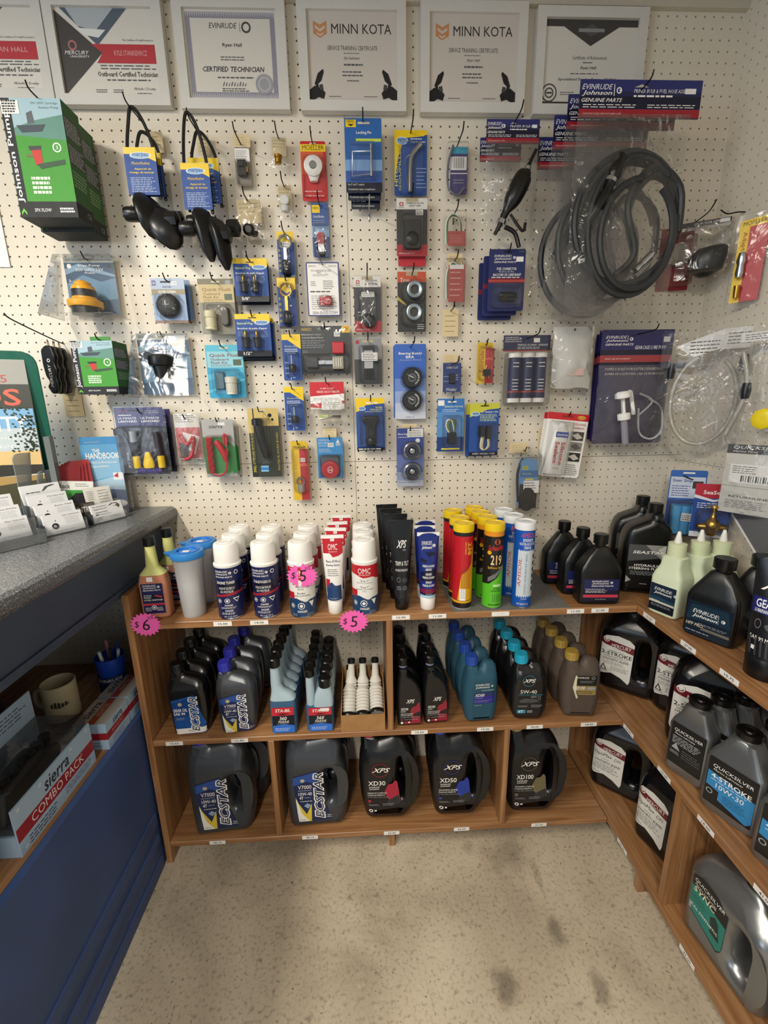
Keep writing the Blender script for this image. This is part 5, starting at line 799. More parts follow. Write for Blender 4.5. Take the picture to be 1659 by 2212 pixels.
HR_('quicksilver_pack'.replace('quicksilver','impeller'),'clear blister with big black rubber cap in the right corner','part',1525,476,595,.12,.90,math.radians(-28),qsf)
def redp(r,w,h):
    b=card(w,h,mat('8f2028',.4)); b.D(.3,.06,.010,mat('b8b02c',.4)); b.build('card',r); q=MB(); q.lathe([(.026,0),(.030,.02),(.02,.03)],mat('a59a90',.5),(0,-.004,-h*.45),16,'y'); q.build('grey_part',r); blister(r,w,h,.04,.15,.96,.95,.045)
HR_('part_pack','red card blister with grey part, behind the hose bags in the right corner','part',1466,493,622,.09,.86,math.radians(-12),redp)
hookp('wire hook in the corner above the black cap blister',(1572,430),.12,bend=-.03); b=MB(); p=atX(1505,183,XR); b.tube([(XR+.006,p.y,p.z),(XR-.02,p.y,p.z),(XR-.10,p.y-.0,p.z),(XR-.115,p.y,p.z+.012)],.0017,WIRE,6); tag(b.build('peg_hook'),'empty wire hook on the right wall, near the ceiling','hook','wire hooks on the pegboard')
def mright(r,w,h):
    b=card(w,h,mat('b81e2c',.35)); b.R(0,0,.35,1,YEL); b.R(0,0,1,.09,YEL); b.T('MOELLER',.1,.02,.9,.07,INK,.016); b.T('Adapter Fitting',.1,.14,.3,.7,mat('a03a1c',.4),.01,0,-90); b.build('card',r); q=MB(); q.lathe([(.008,-.03),(.010,-.02),(.008,0),(.011,.01),(.007,.03)],STEEL,(-.014,-.012,-h*.55),12); q.lathe([(.006,-.03),(.008,0)],BRASS,(-.014,-.012,-h*.8),12); q.build('brass_adapter',r); shell(r,w,h,0,.12)
HR_('adapter_pack','tall red and yellow pack with a slim metal adapter on the right wall','fitting',1634,470,643,.062,.945,math.radians(-55),mright)
b=MB(); p=atX(1610,458,XR); b.tube([(XR+.006,p.y,p.z),(XR-.02,p.y,p.z),(XR-.05,p.y,p.z-.004),(XR-.07,p.y,p.z+.005)],.0017,WIRE,6); tag(b.build('peg_hook'),'wire hook above the tall red and yellow pack','hook','wire hooks on the pegboard')
def tubebag(r,w,h):
    b=MB(w,h,0); b.Q([(.15,.12),(.62,.0),(.62,.16),(.35,.22)],WHITE); b.R(.62,.0,.98,.17,mat('e4e1da',.5)); b.G(.66,.03,.94,.14,4,INK,.3); b.G(.3,.08,.6,.2,4,INK,.3); b.build('paper_slip',r)
    q=MB(); TB=film('clear_hose_vinyl','d9d4c4',.45,.12,.6); n=30; q.tube([(.09*math.cos(t)*.85,-.01-.004*(i%3),-h*.60+.125*math.sin(t)) for i,t in [(i,1.9+5.4*i/n) for i in range(n+1)]],.0055,TB,10,True,False); q.build('clear_hose',r)
    q=MB(); q.lathe([(.009,-.02),(.011,0),(.009,.02)],BLK,(-w*.36,-.012,-h*.34),12); q.box(-w*.46,-w*.22,-.018,-.006,-h*.31,-h*.27,BLK); q.lathe([(.008,-.02),(.011,0),(.008,.024)],BLK,(w*.34,-.012,-h*.30),12); q.build('hose_end',r); bag(r,w,h,0,0,1,1,.04,BAG,seed=61,nx=8,nz=12)
HR_('hose_bag','clear bag of clear vinyl hose with black ends on the right wall','hose',1540,712,965,.235,.905,math.radians(-38),tubebag)
def tubebag2(r,w,h):
    q=MB(); TB=film('clear_hose_vinyl_b','d9d4c4',.4,.12,.6); q.tube([(-.03,-.01,-h*.2),(-.01,-.012,-h*.5),(-.04,-.012,-h*.85)],.006,TB,10); q.lathe([(.009,-.02),(.012,0),(.009,.02)],BLK,(-.01,-.014,-h*.5),12); q.build('clear_hose',r); b=MB(w,h,0); b.R(.3,.05,.7,.12,WHITE); b.G(.34,.06,.66,.11,3,INK,.3); b.build('paper_slip',r); bag(r,w,h,0,0,1,1,.03,BAG,seed=62,nx=6,nz=10)
HR_('hose_bag','nearer clear hose bag cut by the right edge','hose',1652,700,985,.22,.93,math.radians(-60),tubebag2)
p=atX(1650,905,.93); b=MB(); b.M=Matrix.Translation(p)@Matrix.Rotation(math.radians(-65),4,'Z'); b.lathe([(.022,-.012),(.026,-.010),(.026,.008),(.020,.012),(.008,.012)],mat('e8cf1c',.35),(0,0,0),8,'y'); tag(b.build('plastic_nut'),'bright yellow plastic nut at the right edge','nut')
def qbag(r,w,h):
    b=card(w,h,mat('d0cdc4',.5),.003,.0008); b.R(0,0,1,.13,mat('121214',.4)); b.T('QUICKSILVER',.1,.02,.95,.07,WHITE,.016,.2); b.T('Marine Parts',.1,.085,.5,.11,WHITE,0,.2); b.R(.1,.28,.9,.55,WHITE); b.G(.14,.30,.6,.42,4,INK,.3)
    for i in range(12): b.k-=1; b.R(.3+.04*i,.44,.3+.04*i+(.012 if i%3 else .026),.53,INK)
    b.R(0,.6,1,.605,mat('3f5f4a',.5)); b.T('RETURNLINE',.15,.74,.8,.77,INK,.01); b.G(.1,.8,.9,.93,5,GR,.3); b.build('printed_bag',r); bag(r,w,h,0,0,1,1,.012,BAG,seed=63,nx=5,nz=8)
HR_('parts_bag','printed white and black parts bag at the right edge','bag',1640,962,1120,.13,.93,math.radians(-58),qbag)
def steer(r,w,h):
    b=card(w,h,mat('3f6ab4',.35),.006); b.R(.03,.10,.97,.42,mat('cdd3e2',.4)); b.T('Steer Stop',.08,.13,.62,.19,mat('2c3f88',.4),.014); b.G(.08,.22,.6,.40,5,mat('2c3f88',.4),.3); b.R(.64,.16,.92,.27,CH); slot(b,WHITE,.5,.04,.16,.012); b.R(0,.45,1,1,mat('2c4c9c',.35)); b.build('card',r); q=MB()
    for i in range(3): q.loft([(-h*.92,-w*.28+.024*i,-.028,.013,.020,3),(-h*.50,-w*.28+.024*i,-.028,.013,.020,3)],mat('58a8dc',.35),16)
    q.build('blue_foam_stop',r); c=MB(w,h,-.050); c.M=Matrix.Rotation(.05,4,'Y'); c.plate(-w*.1,w*.5,-h*.72,-h*.60,-.050,-.0495,WHITE,.002); c.G(.42,.62,.98,.71,3,INK,.3); c.build('price_sticker',r); blister(r,w,h,.02,.44,.98,.98,.052,r=.01)
HR_('steering_stop_pack','blue card with pale blue foam steering stop, above the spouted bottles','steering part',1490,1016,1165,.098,.93,math.radians(-24),steer)
def seas(r,w,h):
    b=card(w,h,mat('26468c',.35),.006); b.R(0,0,1,.26,mat('b02838',.35)); b.Q([(0,.20),(.5,.29),(1,.22),(1,.27),(.5,.33),(0,.26)],mat('d9d4dc',.4)); b.T('SeaSense',.22,.12,.90,.19,WHITE,.014); b.G(.1,.34,.9,.46,3,WHITE,.3); b.R(.0,.90,1,1,mat('d4d4d8',.4)); b.T('1/4" NPT',.58,.92,.95,.965,INK,.01); b.build('card',r)
    q=MB(); m=BRASS; q.lathe([(.011,-.03),(.013,-.02),(.018,-.008),(.020,0),(.014,.014),(.009,.018),(.005,.03),(.005,.048),(.011,.05),(.010,.056)],m,(0,-.024,-h*.72),16); q.lathe([(.008,-.034),(.010,-.026),(.010,.026),(.008,.034)],m,(0,-.024,-h*.76),12,'x'); q.box(-.02,.02,-.027,-.021,-h*.72+.05,-h*.72+.057,STEEL); q.build('brass_valve',r); blister(r,w,h,.08,.44,.92,.90,.046,r=.016)
HR_('valve_pack','red and blue card with a brass three-way valve','valve',1547,1046,1168,.092,.905,math.radians(-26),seas)
b=MB(); p=atX(1520,1032,XR); b.tube([(XR+.006,p.y,p.z),(XR-.03,p.y,p.z-.006),(XR-.065,p.y+.0,p.z+.008)],.0017,WIRE,6); tag(b.build('peg_hook'),'wire hook holding the brass valve card','hook','wire hooks on the pegboard')
r=thing('parts_box','grey flat box leaning diagonally against the right wall',"box",tuple(atX(1576,1103,.955)),math.radians(-90)); q=MB(.34,.34,0); q.M=Matrix.Rotation(math.radians(42),4,'Y'); q.box(.0045,.26,0,.012,.0045,.24,mat('6c6c6e',.45)); q.box(0,.26,-.002,.014,0,.004,WHITE); q.box(0,.004,-.002,.014,0.0045,.24,WHITE); q.build('carton',r)
# ---------------- things on the shelves ----------------
def rot(o,rz): o.rotation_euler=(o.rotation_euler.x,o.rotation_euler.y,rz); return o
def row(r,pts,labs,z,rz=None,copies=True):
    r.location=(pts[0][0],pts[0][1],z); r['label']=labs[0]; jr=random.Random(int(abs(pts[0][0])*1000))
    if rz is not None: rot(r,rz)
    for p,l in zip(pts[1:],labs[1:]): dup(r,(p[0],p[1],z),(rz or 0)+jr.uniform(-.12,.12),l)
def rowlabs(n,what,where): return [f'{ORD[i]} {what} {where}' if i else f'front {what} {where}' for i in range(n)]
SPOT=lambda b,u,v,r: (b.D(u,v,r,WHITE,r*.82,8),b.D(u,v,r*.45,WHITE,0,10))
def can(name,label,group,fn,rims=WHITE,H_=.157,cap=WHITE):
    r=thing(name,label,'spray can',group=group); R=.0362; b=MB(2.1*R,H_-.012,0,lambda x,y,z:((R-y)*math.sin(x/R),-(R-y)*math.cos(x/R),z+H_-.008))
    b.lathe([(R-.002,0),(R+.0006,.0015),(R+.0006,.004),(R,.005)],STEEL,n=32); b.lathe([(R,.005),(R,H_-.006)],fn[0],n=32,cap=False); b.lathe([(R,H_-.006),(R+.0008,H_-.004),(R+.0008,H_+.001),(R-.002,H_+.003)],rims,n=32); fn[1](b); b.build('can_body',r)
    c=MB(); c.lathe([(R-.003,H_+.002),(R-.003,H_+.012),(R-.004,H_+.052),(R-.006,H_+.0565),(R-.010,H_+.058)],cap,n=32); c.lathe([(.018,H_+.0575),(.016,H_+.0595),(.014,H_+.0575)],cap,n=24); c.build('cap',r); return r
NV=mat('1c2352',.3); NV2=mat('11142f',.3)
def tuner(t1,t2):
    def f(b):
        EJ(b,.06,.035,.72,.19); b.D(.86,.08,.006,WHITE,.004); b.R(-.0,.26,1,.48,NV2); b.T(t1,.12,.245,.78,.30,WHITE,.012,.15); b.T(t2,.20,.36,.76,.41,WHITE,.012,.15); b.T('DU MOTEUR',.24,.43,.7,.475,WHITE,.012,.15); b.Q([(-.1,.53),(1.2,.44),(1.2,.49),(-.1,.58)],mat('9a2432',.35)); SPOT(b,.16,.645,.0065); SPOT(b,.46,.635,.0075); b.Q([(.66,.585),(.90,.575),(.80,.68)],WHITE); b.Q([(.70,.60),(.86,.595),(.80,.655)],NV)
        b.T('DANGER',.36,.71,.64,.745,WHITE,.014); b.G(.22,.76,.8,.80,2,WHITE,.35); b.T('DANGER',.36,.82,.64,.855,WHITE,.014); b.G(.22,.87,.8,.92,2,WHITE,.35); b.T('NET 12 OZ. (340 g)',.3,.945,.75,.975,WHITE,.012)
    return (NV,f)
L=rowlabs(3,'white-capped navy spray can','in the leftmost can row'); row(can('spray_can',L[0],'navy engine tuner spray cans',tuner('ENGINE TUNER','PRODUIT DE MISE AU')),[(-.468,-.262),(-.472,-.180),(-.476,-.098)],L,TZ,.12)
L=rowlabs(3,'white-capped navy spray can','in the second can row'); row(can('spray_can',L[0],'navy fogging oil spray cans',tuner('STORAGE FOGGING OIL','HUILE DE BRUMISAGE')),[(-.368,-.262),(-.372,-.182),(-.375,-.105)],L,TZ,.05)
def omcp(six):
    def f(b):
        b.R(-.2,0,1.2,.30,mat('b8202c',.3)); b.Q([(-.2,.17),(.2,.20),(.45,.26),(.8,.24),(1.2,.34),(1.2,.42),(-.2,.42)],mat('e4e1dc',.3)); b.T('OMC',.26,.06,.74,.17,WHITE,.016); b.T('GENUINE PARTS',.28,.185,.72,.205,WHITE)
        b.R(-.2,.42,1.2,.66,mat('e4e1dc',.3))
        if six: b.T('"6 in 1"',.34,.29,.66,.335,INK,.012); b.T('Multi-Purpose Lubricant',.2,.345,.8,.375,INK,.01); b.T('"6 en 1"',.34,.42,.66,.465,INK,.012); b.T('Lubrifiant a buts multiples',.18,.475,.84,.505,INK,.01); b.T('350 g',.42,.52,.56,.545,INK)
        else: b.T('Anti-Corrosion',.28,.36,.82,.41,mat('2a3350',.4),.012); b.T('Spray',.36,.42,.58,.46,mat('2a3350',.4),.012); b.T('Bombe',.34,.50,.62,.54,mat('2a3350',.4),.012); b.T('anti-corrosion',.22,.55,.80,.59,mat('2a3350',.4),.012)
        b.R(-.2,.50,.22,.64,mat('b8202c',.3)); D2=mat('1f3f66',.3); b.R(-.2,.70,1.2,1.0,D2); b.Q([(-.2,.66),(.3,.62),(.6,.70),(.6,.72),(-.2,.72)],D2); b.Q([(.6,.72),(.8,.66),(1.2,.66),(1.2,.72)],D2)
        SPOT(b,.12,.78,.007); SPOT(b,.46,.78,.010); b.Q([(.74,.70),(.95,.70),(.86,.82)],WHITE); b.T('DANGER',.32,.87,.66,.915,WHITE,.014); b.G(.1,.94,.3,.99,2,LG,.35); b.G(.65,.93,.95,.99,3,LG,.35)
    return (mat('e4e1dc',.3),f)
L=rowlabs(3,'red, white and blue spray can','in the third can row'); r=can('spray_can',L[0],'anti-corrosion spray cans',omcp(0)); row(r,[(-.266,-.266),(-.264,-.186),(-.262,-.106)],L,TZ,.08)
L=rowlabs(3,'red, white and blue spray can','right of the white tubes'); row(can('spray_can',L[0],'multi-purpose lubricant spray cans',omcp(1),H_=.155),[(-.090,-.262),(-.091,-.182),(-.094,-.104)],L,TZ,-.03)
def starb(label,x,y,z,txt,rx=0,small=None):
    r=thing('price_burst',label,'price sticker',(x,y,z)); b=MB(.09,.075,-.0006); n=20; pts=[]
    for i in range(2*n): a=math.pi*i/n+.1; q=1. if i%2==0 else .80; pts.append((.5+.5*q*math.cos(a),.5+.5*q*math.sin(a)))
    PKK=mat('f062b4',.5); v=[((u-.5)*.086,y_,-(w_-.5)*.072) for y_ in (-.0006,0) for u,w_ in pts]; N=2*n
    b.add(v,[tuple(range(N))[::-1],tuple(range(N,2*N))]+[(i,(i+1)%N,N+(i+1)%N,N+i) for i in range(N)],PKK); b.h=.072; b.M=Matrix.Translation((0,0,.036))
    b.T('$',.17,.36,.30,.64,INK,0,.1); b.T(txt,.40,.28,.62,.74,INK,0,.1)
    if small: b.T(small,.58,.16,.92,.28,INK,0,.2)
    b.build('paper',r); return r
p=atY(653,1243,-.3005); starb('pink starburst sticker reading $5 on the red spray can',p.x,-.3015,p.z,'5',small='50% off')
p=atY(315,1349,YF-.001); starb('pink starburst sticker reading $6 at the left end of the top shelf',p.x,YF-.0012,p.z,'6',small='50% off')
p=atY(764,1342,YF-.001); starb('pink starburst sticker reading $5 on the top shelf edge',p.x,YF-.0012,p.z,'5')
def tubeb(name,label,group,body,capm,fn,H_=.228,R=.0215,hw=.031,capH=.042,crimp=None):
    r=thing(name,label,'grease tube',group=group); z0=capH
    def dims(z): t=min(1,max(0,(z-z0)/(H_-z0))); return R+(hw-R)*t, R*(1-t**1.3)+.0015
    def wp(x,y,z): zz=z+H_; a,d=dims(zz); a*=1.0; x=max(-a,min(a,x)); q=max(0,1-(x/a)**2); return (x,-(d*math.sqrt(q))+y-.0003,zz)
    b=MB(2*R*.94,H_-z0,0,wp); b.loft([(z0+(H_-z0)*i/12,0,0,*dims(z0+(H_-z0)*i/12),2) for i in range(13)],body,30); cm=crimp or body
    b.box(-hw,hw,-.0018,.0018,H_-.010,H_,cm); fn(b); b.build('tube_body',r)
    c=MB(); c.lathe([(R-.0035,0),(R-.002,.002),(R-.0005,capH-.002),(R-.002,capH)],capm,n=26); c.build('cap',r); return r
WT=mat('e8e5e0',.3)
def omct(b):
    b.R(-.25,.05,1.25,.27,mat('b8202c',.3)); b.Q([(-.2,.27),(.3,.27),(.5,.33),(.9,.31),(1.2,.27)],mat('b8202c',.3)); sticker(b,.36,.035,.62,.09); b.T('OMC',.18,.13,.82,.22,WHITE,.016); b.T('GENUINE PARTS',.2,.24,.8,.255,WHITE); b.T('Marine EP/Wheel',.02,.37,.98,.41,mat('2a3350',.4),.012); b.T('Bearing Grease',.04,.43,.96,.47,mat('2a3350',.4),.012); b.G(.1,.50,.9,.62,4,GR,.3); b.R(-.02,.66,.24,.78,mat('b8202c',.3)); b.Q([(0,.78),(.35,.70),(.6,.76),(1,.76),(1,.99),(0,.99)],mat('24406e',.3)); b.G(.15,.95,.9,.97,1,LG,.5)
L=rowlabs(4,'red and white squeeze tube of grease','standing on its white cap'); r=tubeb('grease_tube',L[0],'red and white grease squeeze tubes',WT,WHITE,omct); row(r,[(-.176,-.268),(-.172,-.196),(-.171,-.128),(-.163,-.045)],L,TZ,.0)
BT=mat('17181a',.3)
def xpst(b):
    b.T('XPS',.14,.25,.86,.35,WHITE,.016,.45); b.T('marine',.56,.36,.80,.385,LG,.01,.3); b.T('TRIM & TILT',.04,.52,.98,.575,WHITE,.014); b.T('FLUIDE DE RELEVAGE',.06,.62,.9,.65,WHITE,.01); b.D(.26,.76,.007,LG,.0062,12,.7); b.Q([(.48,.76),(.6,.73),(.9,.75),(.85,.80),(.5,.79)],mat('3a3b3e',.4)); b.G(.12,.84,.48,.90,3,LG,.3); b.G(.55,.84,.9,.90,3,LG,.3)
    for i in range(7): b.Q([(.02+.14*i,.90),(.06+.14*i,.90),(.12+.13*i,1.),(.08+.13*i,1.)],mat('3a3b3e',.4))
L=rowlabs(4,'tall black squeeze tube','of trim and tilt fluid'); r=tubeb('fluid_tube',L[0],'black trim and tilt fluid tubes',BT,BLK,xpst,.262,.021,.034,.040); row(r,[(.014,-.258),(.004,-.186),(-.006,-.118),(-.016,-.058)],L,TZ,.02)
def ejt(b):
    b.R(-.3,.06,1.3,.9,mat('1a2a72',.3)); EJ(b,.06,.13,.98,.27,WHITE,False); b.Q([(.3,.30),(.9,.29),(1,.34),(.5,.36)],NV2); b.Q([(0,.38),(.4,.42),(.3,.46),(0,.44)],NV2); b.Q([(.0,.6),(1,.55),(1,.74),(0,.74)],NV2)
    for i,t in enumerate(('TRIPLE-GUARD','GREASE','GRAISSE','TRIPLE-GUARD','GRASA','TRIPLE-GUARD')): b.T(t,.1 if 'GUARD' in t else .3,.49+.052*i+(.02 if i>1 else 0)+(.02 if i>3 else 0),.9 if 'GUARD' in t else .7,.525+.052*i+(.02 if i>1 else 0)+(.02 if i>3 else 0),WHITE,.012,.15)
    b.R(-.3,.86,1.3,.93,mat('7a2040',.3)); b.R(-.3,.93,1.3,.955,NV2); b.R(-.3,.96,1.3,1.0,mat('a9cbe6',.3)); b.T('8 FL OZ (226 g)',.3,.935,.75,.952,WHITE)
L=rowlabs(3,'blue squeeze tube with white crimp','of triple-action grease'); r=tubeb('grease_tube',L[0],'blue grease squeeze tubes',mat('1a2a72',.3),WHITE,ejt,.226,.0225,.031,.040,WHITE); row(r,[(.089,-.262),(.089,-.19),(.098,-.13)],L,TZ,-.02)
def cart(name,label,group,base,top,rim,fn,H_=.25,R=.0275,lid=None):
    r=thing(name,label,'grease cartridge',group=group); b=MB(1.9*R,H_-.028,0,lambda x,y,z:((R-y)*math.sin(x/R),-(R-y)*math.cos(x/R),z+H_-.022)); b.lathe([(R-.001,0),(R,.001),(R,H_-.02)],base,n=30); fn(b); b.lathe([(R,.0),(R+.0008,.0005),(R+.0008,.004),(R,.0045)],rim,n=30); b.build('cartridge_body',r)
    c=MB(); c.lathe([(R+.001,H_-.022),(R+.0015,H_-.020),(R+.0015,H_-.001),(R+.0005,H_),(R-.004,H_),(R-.005,H_-.002)],top,n=30); c.build('end_cap',r)
    c=MB(); c.lathe([(.010,H_-.0018),(.009,H_-.0008)],lid or top,n=20); c.build('centre_button',r); return r
YC=mat('e8c41a',.35)
def c238(b):
    RD=mat('b81c26',.3); b.R(-.8,.05,1.8,.90,RD); b.Q([(.1,.90),(.3,.55),(.6,.5),(.9,.40),(.9,.2),(1.5,.12),(1.5,.90)],mat('d9a21e',.35)); b.Q([(-.8,.90),(-.8,.3),(-.3,.2),(-.3,.9)],RD)
    b.T('238',.62,.13,.86,.29,mat('e8b43a',.35),.014,0,-90); b.T('SYN FORCE',.46,.12,.54,.28,mat('e8b43a',.35),.01,0,-90)
    for i in range(7): b.R(.30+.075*i,.40+.005*(6-i)*3,.325+.075*i,.74,mat('7a3a1c',.4) if i<5 else RD)
    b.R(.22,.74,.55,.90,WHITE)
    for i in range(10): b.k-=1; b.R(.25,.75+.013*i,.52,.756+.013*i,INK)
    b.R(-.8,.905,1.8,.935,mat('d9a21e',.35)); b.R(-.8,.0,1.8,.04,INK)
L=rowlabs(3,'red cartridge with yellow cap','in the left cartridge row'); r=cart('grease_cartridge',L[0],'red 238 grease cartridges',mat('18120f',.35),YC,mat('d8d8d8',.3,.8),c238,lid=YC); row(r,[(.188,-.262),(.190,-.196),(.187,-.112)],L,TZ,.05)
def c219(b):
    GN=mat('58b52a',.3); b.R(-.8,.0,1.8,.06,mat('d98a1e',.35)); b.Q([(-.8,1.05),(-.8,.72),(.2,.68),(.6,.60),(1.0,.46),(1.8,.38),(1.8,1.05)],GN); b.Q([(.1,.60),(.5,.54),(1.,.42),(1.,.47),(.5,.60),(.1,.66)],mat('6a6c6a',.4)); b.D(.55,.13,.0085,mat('c9502a',.35),0,8)
    b.T('Schaeffer',.06,.17,.98,.24,mat('c42a26',.35),.016,.3); b.D(.14,.27,.006,mat('d9a21e',.35)); b.T('219',.22,.30,.82,.43,mat('f0c98a',.35),.014); b.T('SynForce Green',.08,.45,.95,.49,mat('e8b43a',.35),.01); b.R(.4,.69,.85,.72,mat('b9e09a',.35)); b.T('EXTREME',.42,.735,.78,.76,mat('123a12',.4),.01); b.T('PRESSURE GREASE',.3,.77,.9,.79,mat('123a12',.4),.01)
    for i in range(5): b.R(.40+.1*i,.82,.42+.1*i,.93,mat('1f5a1c',.4))
    b.G(.2,.955,.9,.98,1,INK,.5)
L=rowlabs(4,'black and green cartridge','in the middle cartridge row'); r=cart('grease_cartridge',L[0],'black and green 219 grease cartridges',mat('1a1a18',.3),YC,STEEL,c219,lid=YC); row(r,[(.274,-.264),(.271,-.198),(.268,-.138),(.262,-.078)],L,TZ,.0)
def cams(b):
    BB_=mat('1450a8',.3); SV=mat('c3ccd2',.3); b.T('AMSOIL',.14,.03,.92,.09,mat('d8404a',.35),.016,.2); b.T('SYNTHETIC',.24,.105,.82,.145,WHITE,.012); b.T('WATER-RESISTANT',.06,.155,.98,.19,WHITE,.012); b.T('GREASE',.32,.20,.70,.235,WHITE,.012); b.R(.02,.26,1.08,.86,SV)
    rr=random.Random(3)
    for i in range(9): b.k-=1; b.Q([(.02+.12*i,.27),(.08+.12*i,.235+rr.uniform(0,.02)),(.14+.12*i,.27)],SV); b.k-=1; b.Q([(.02+.12*i,.855),(.08+.12*i,.885),(.14+.12*i,.855)],SV)
    b.T('AMSOIL',.06,.36,.24,.74,mat('b8202c',.35),.016,.2,90); b.T('SYNTHETIC WATER-RESISTANT GREASE',.42,.30,.52,.84,mat('1f4f96',.35),.01,0,90)
    for i in range(6): b.Q([(.84,.32+.085*i),(.97,.30+.085*i),(.98,.36+.085*i),(.86,.375+.085*i)],INK)
    b.T('CAUTION',.3,.89,.6,.905,WHITE); b.T('NET WEIGHT 14 OZ',.1,.955,.7,.98,WHITE,.01)
L=rowlabs(3,'blue and silver cartridge','in the right cartridge row'); r=cart('grease_cartridge',L[0],'blue and white grease cartridges',mat('1450a8',.3),mat('e4e6e8',.35),STEEL,cams,.252,lid=mat('cfd2d4',.3)); row(r,[(.360,-.266),(.351,-.194),(.343,-.124)],L,TZ,.0)
# grey mat under the cartridges
r=thing('shelf_mat','thin grey rubber mat under the cartridges on the top shelf','mat',(.32,-.15,TZ)); b=MB(); b.box(-.17,.17,-.147,.12,0,.0012,MATG); b.build('mat_sheet',r); r.location.x=.325
for o in COL.objects:
    if o.parent is None and o.get('category')=='grease cartridge': o.location.z+=.0012
# pitchers, amber bottles
r=thing('measuring_pitcher','front clear plastic pitcher with blue lid','pitcher',group='clear pitchers with blue lids'); b=MB(); BLID=mat('1f7ad4',.3)
b.lathe([(.030,0),(.0315,.004),(.036,.10),(.041,.178),(.043,.180),(.0415,.182),(.0345,.10),(.030,.006),(.0,.005)],FROST,n=36,cap=False); b.build('pitcher_body',r)
q=MB(); q.lathe([(.0435,.172),(.0445,.174),(.0445,.186),(.042,.190),(.032,.190),(.030,.184),(.012,.183)],mat('3a8ad8',.25,0,.5,.2),n=36,cap=False); q.loft([(.178,-.038,-.008,.014,.010,2),(.188,-.040,-.008,.020,.014,2)],mat('3a8ad8',.25,0,.5,.2),16); q.lathe([(.031,.186),(.031,.1915),(.027,.192),(.026,.188)],BLID,n=32,cap=False); q.lathe([(.026,.1865),(.025,.188)],BLID,n=32); q.box(-.010,.008,-.012,.002,.1885,.1892,WHITE); q.build('lid',r)
row(r,[(-.578,-.250),(-.574,-.158)],['front clear plastic pitcher with blue lid','rear clear plastic pitcher with blue lid'],TZ)
r=thing('fuel_additive_bottle','front amber bottle with long pale neck','bottle',group='long-necked amber bottles'); b=MB(.056,.10,-.0263); AM=mat('bf8268',.25,0,.5,.1); AN=mat('cfcf86',.3,0,.5,.1)
b.loft([(0,0,0,.033,.020,4),(.006,0,0,.038,.026,4),(.105,0,0,.038,.026,4),(.128,0,0,.034,.024,3)],AM); b.loft([(.128,0,0,.034,.024,3),(.140,0,0,.024,.019,2.4),(.150,0,0,.0165,.016,2),(.212,0,0,.0125,.0125,2)],AN); b.h=.088; b.M=Matrix.Translation((0,0,.106))
b.R(0,0,1,1,NV); EJ(b,.08,.04,.92,.26); b.R(0,.36,1,.60,NV2); b.G(.08,.36,.5,.5,3,WHITE,.3); b.Q([(.6,.36),(.95,.42),(.9,.48),(.6,.42)],mat('a83040',.4)); b.T('2+4 FUEL CONDITIONER',.06,.52,.94,.57,WHITE,.01,.2); b.R(0,.655,1,.72,mat('b83044',.35)); b.D(.5,.80,.007,WHITE,.0055); b.D(.5,.80,.003,WHITE); b.G(.08,.78,.38,.92,4,WHITE,.3); b.G(.62,.78,.92,.92,4,WHITE,.3)
b.R(.32,-.22,.60,-.07,WHITE); b.build('bottle_body',r); c=MB(); c.lathe([(.0145,.208),(.0150,.210),(.0150,.232),(.012,.234)],BLK,n=22); c.build('cap',r)
row(r,[(-.676,-.252),(-.664,-.170)],['front amber bottle with long pale neck, above the $6 sticker','rear amber bottle with long pale neck'],TZ,.08)
# pyramid-shouldered quart
def pyr(name,label,group,m,w,d,H1,H2,rn,capf,fn,lw,lh,lz,labm=None,cat='oil bottle'):
    r=thing(name,label,cat,group=group); b=MB(lw,lh,-d/2-.0004); b.loft([(0,0,0,w/2-.008,d/2-.008,5),(.004,0,0,w/2-.002,d/2-.002,6),(.012,0,0,w/2,d/2,7),(H1-.012,0,0,w/2,d/2,7),(H1,0,0,w/2-.003,d/2-.003,6),(H1+(H2-H1)*.45,0,0,w*.335,d*.36,6),(H2-.004,0,0,rn+.007,rn+.005,4),(H2,0,0,rn+.001,rn+.001,2),(H2+.018,0,0,rn,rn,2)],m,32); b.build('bottle_body',r)
    l=MB(lw,lh,-d/2-.0006); l.M=Matrix.Translation((0,0,lz)); l.plate(-lw/2,lw/2,-lh,0,-d/2-.0006,-d/2+.001,labm or NV,.003); fn(l); l.build('label',r); c=MB(); capf(c,H2+.006); c.build('cap',r); return r
def capb(R,h,m=BLK): return lambda c,z: c.lathe([(R,z),(R+.0005,z+.001),(R+.0005,z+h-.002),(R-.002,z+h)],m,n=26)
def ejp(b):
    b.R(0,.0,1,.5,NV); b.R(0,.5,1,1,NV2); EJ(b,.22,.05,.86,.36); b.T('Premium Blend Gearcase Lube',.06,.42,.6,.47,WHITE,.01); b.G(.06,.50,.7,.62,3,WHITE,.3); b.R(0,.70,1,.83,mat('c23a48',.35)); b.T('32 OZ. (946 mL)',.36,.90,.66,.94,WHITE)
L=['front black pyramid-shouldered quart above the 21.00 price tag','second black pyramid-shouldered quart, behind the labelled one','rear black pyramid-shouldered quart, next to the blue cartridges']
r=pyr('oil_bottle',L[0],'black gear oil quarts in a row',BLK,.118,.062,.112,.172,.013,capb(.0185,.028),ejp,.098,.066,.080,NV); row(r,[(.584,-.258),(.566,-.19),(.545,-.112)],L,TZ,-.08)
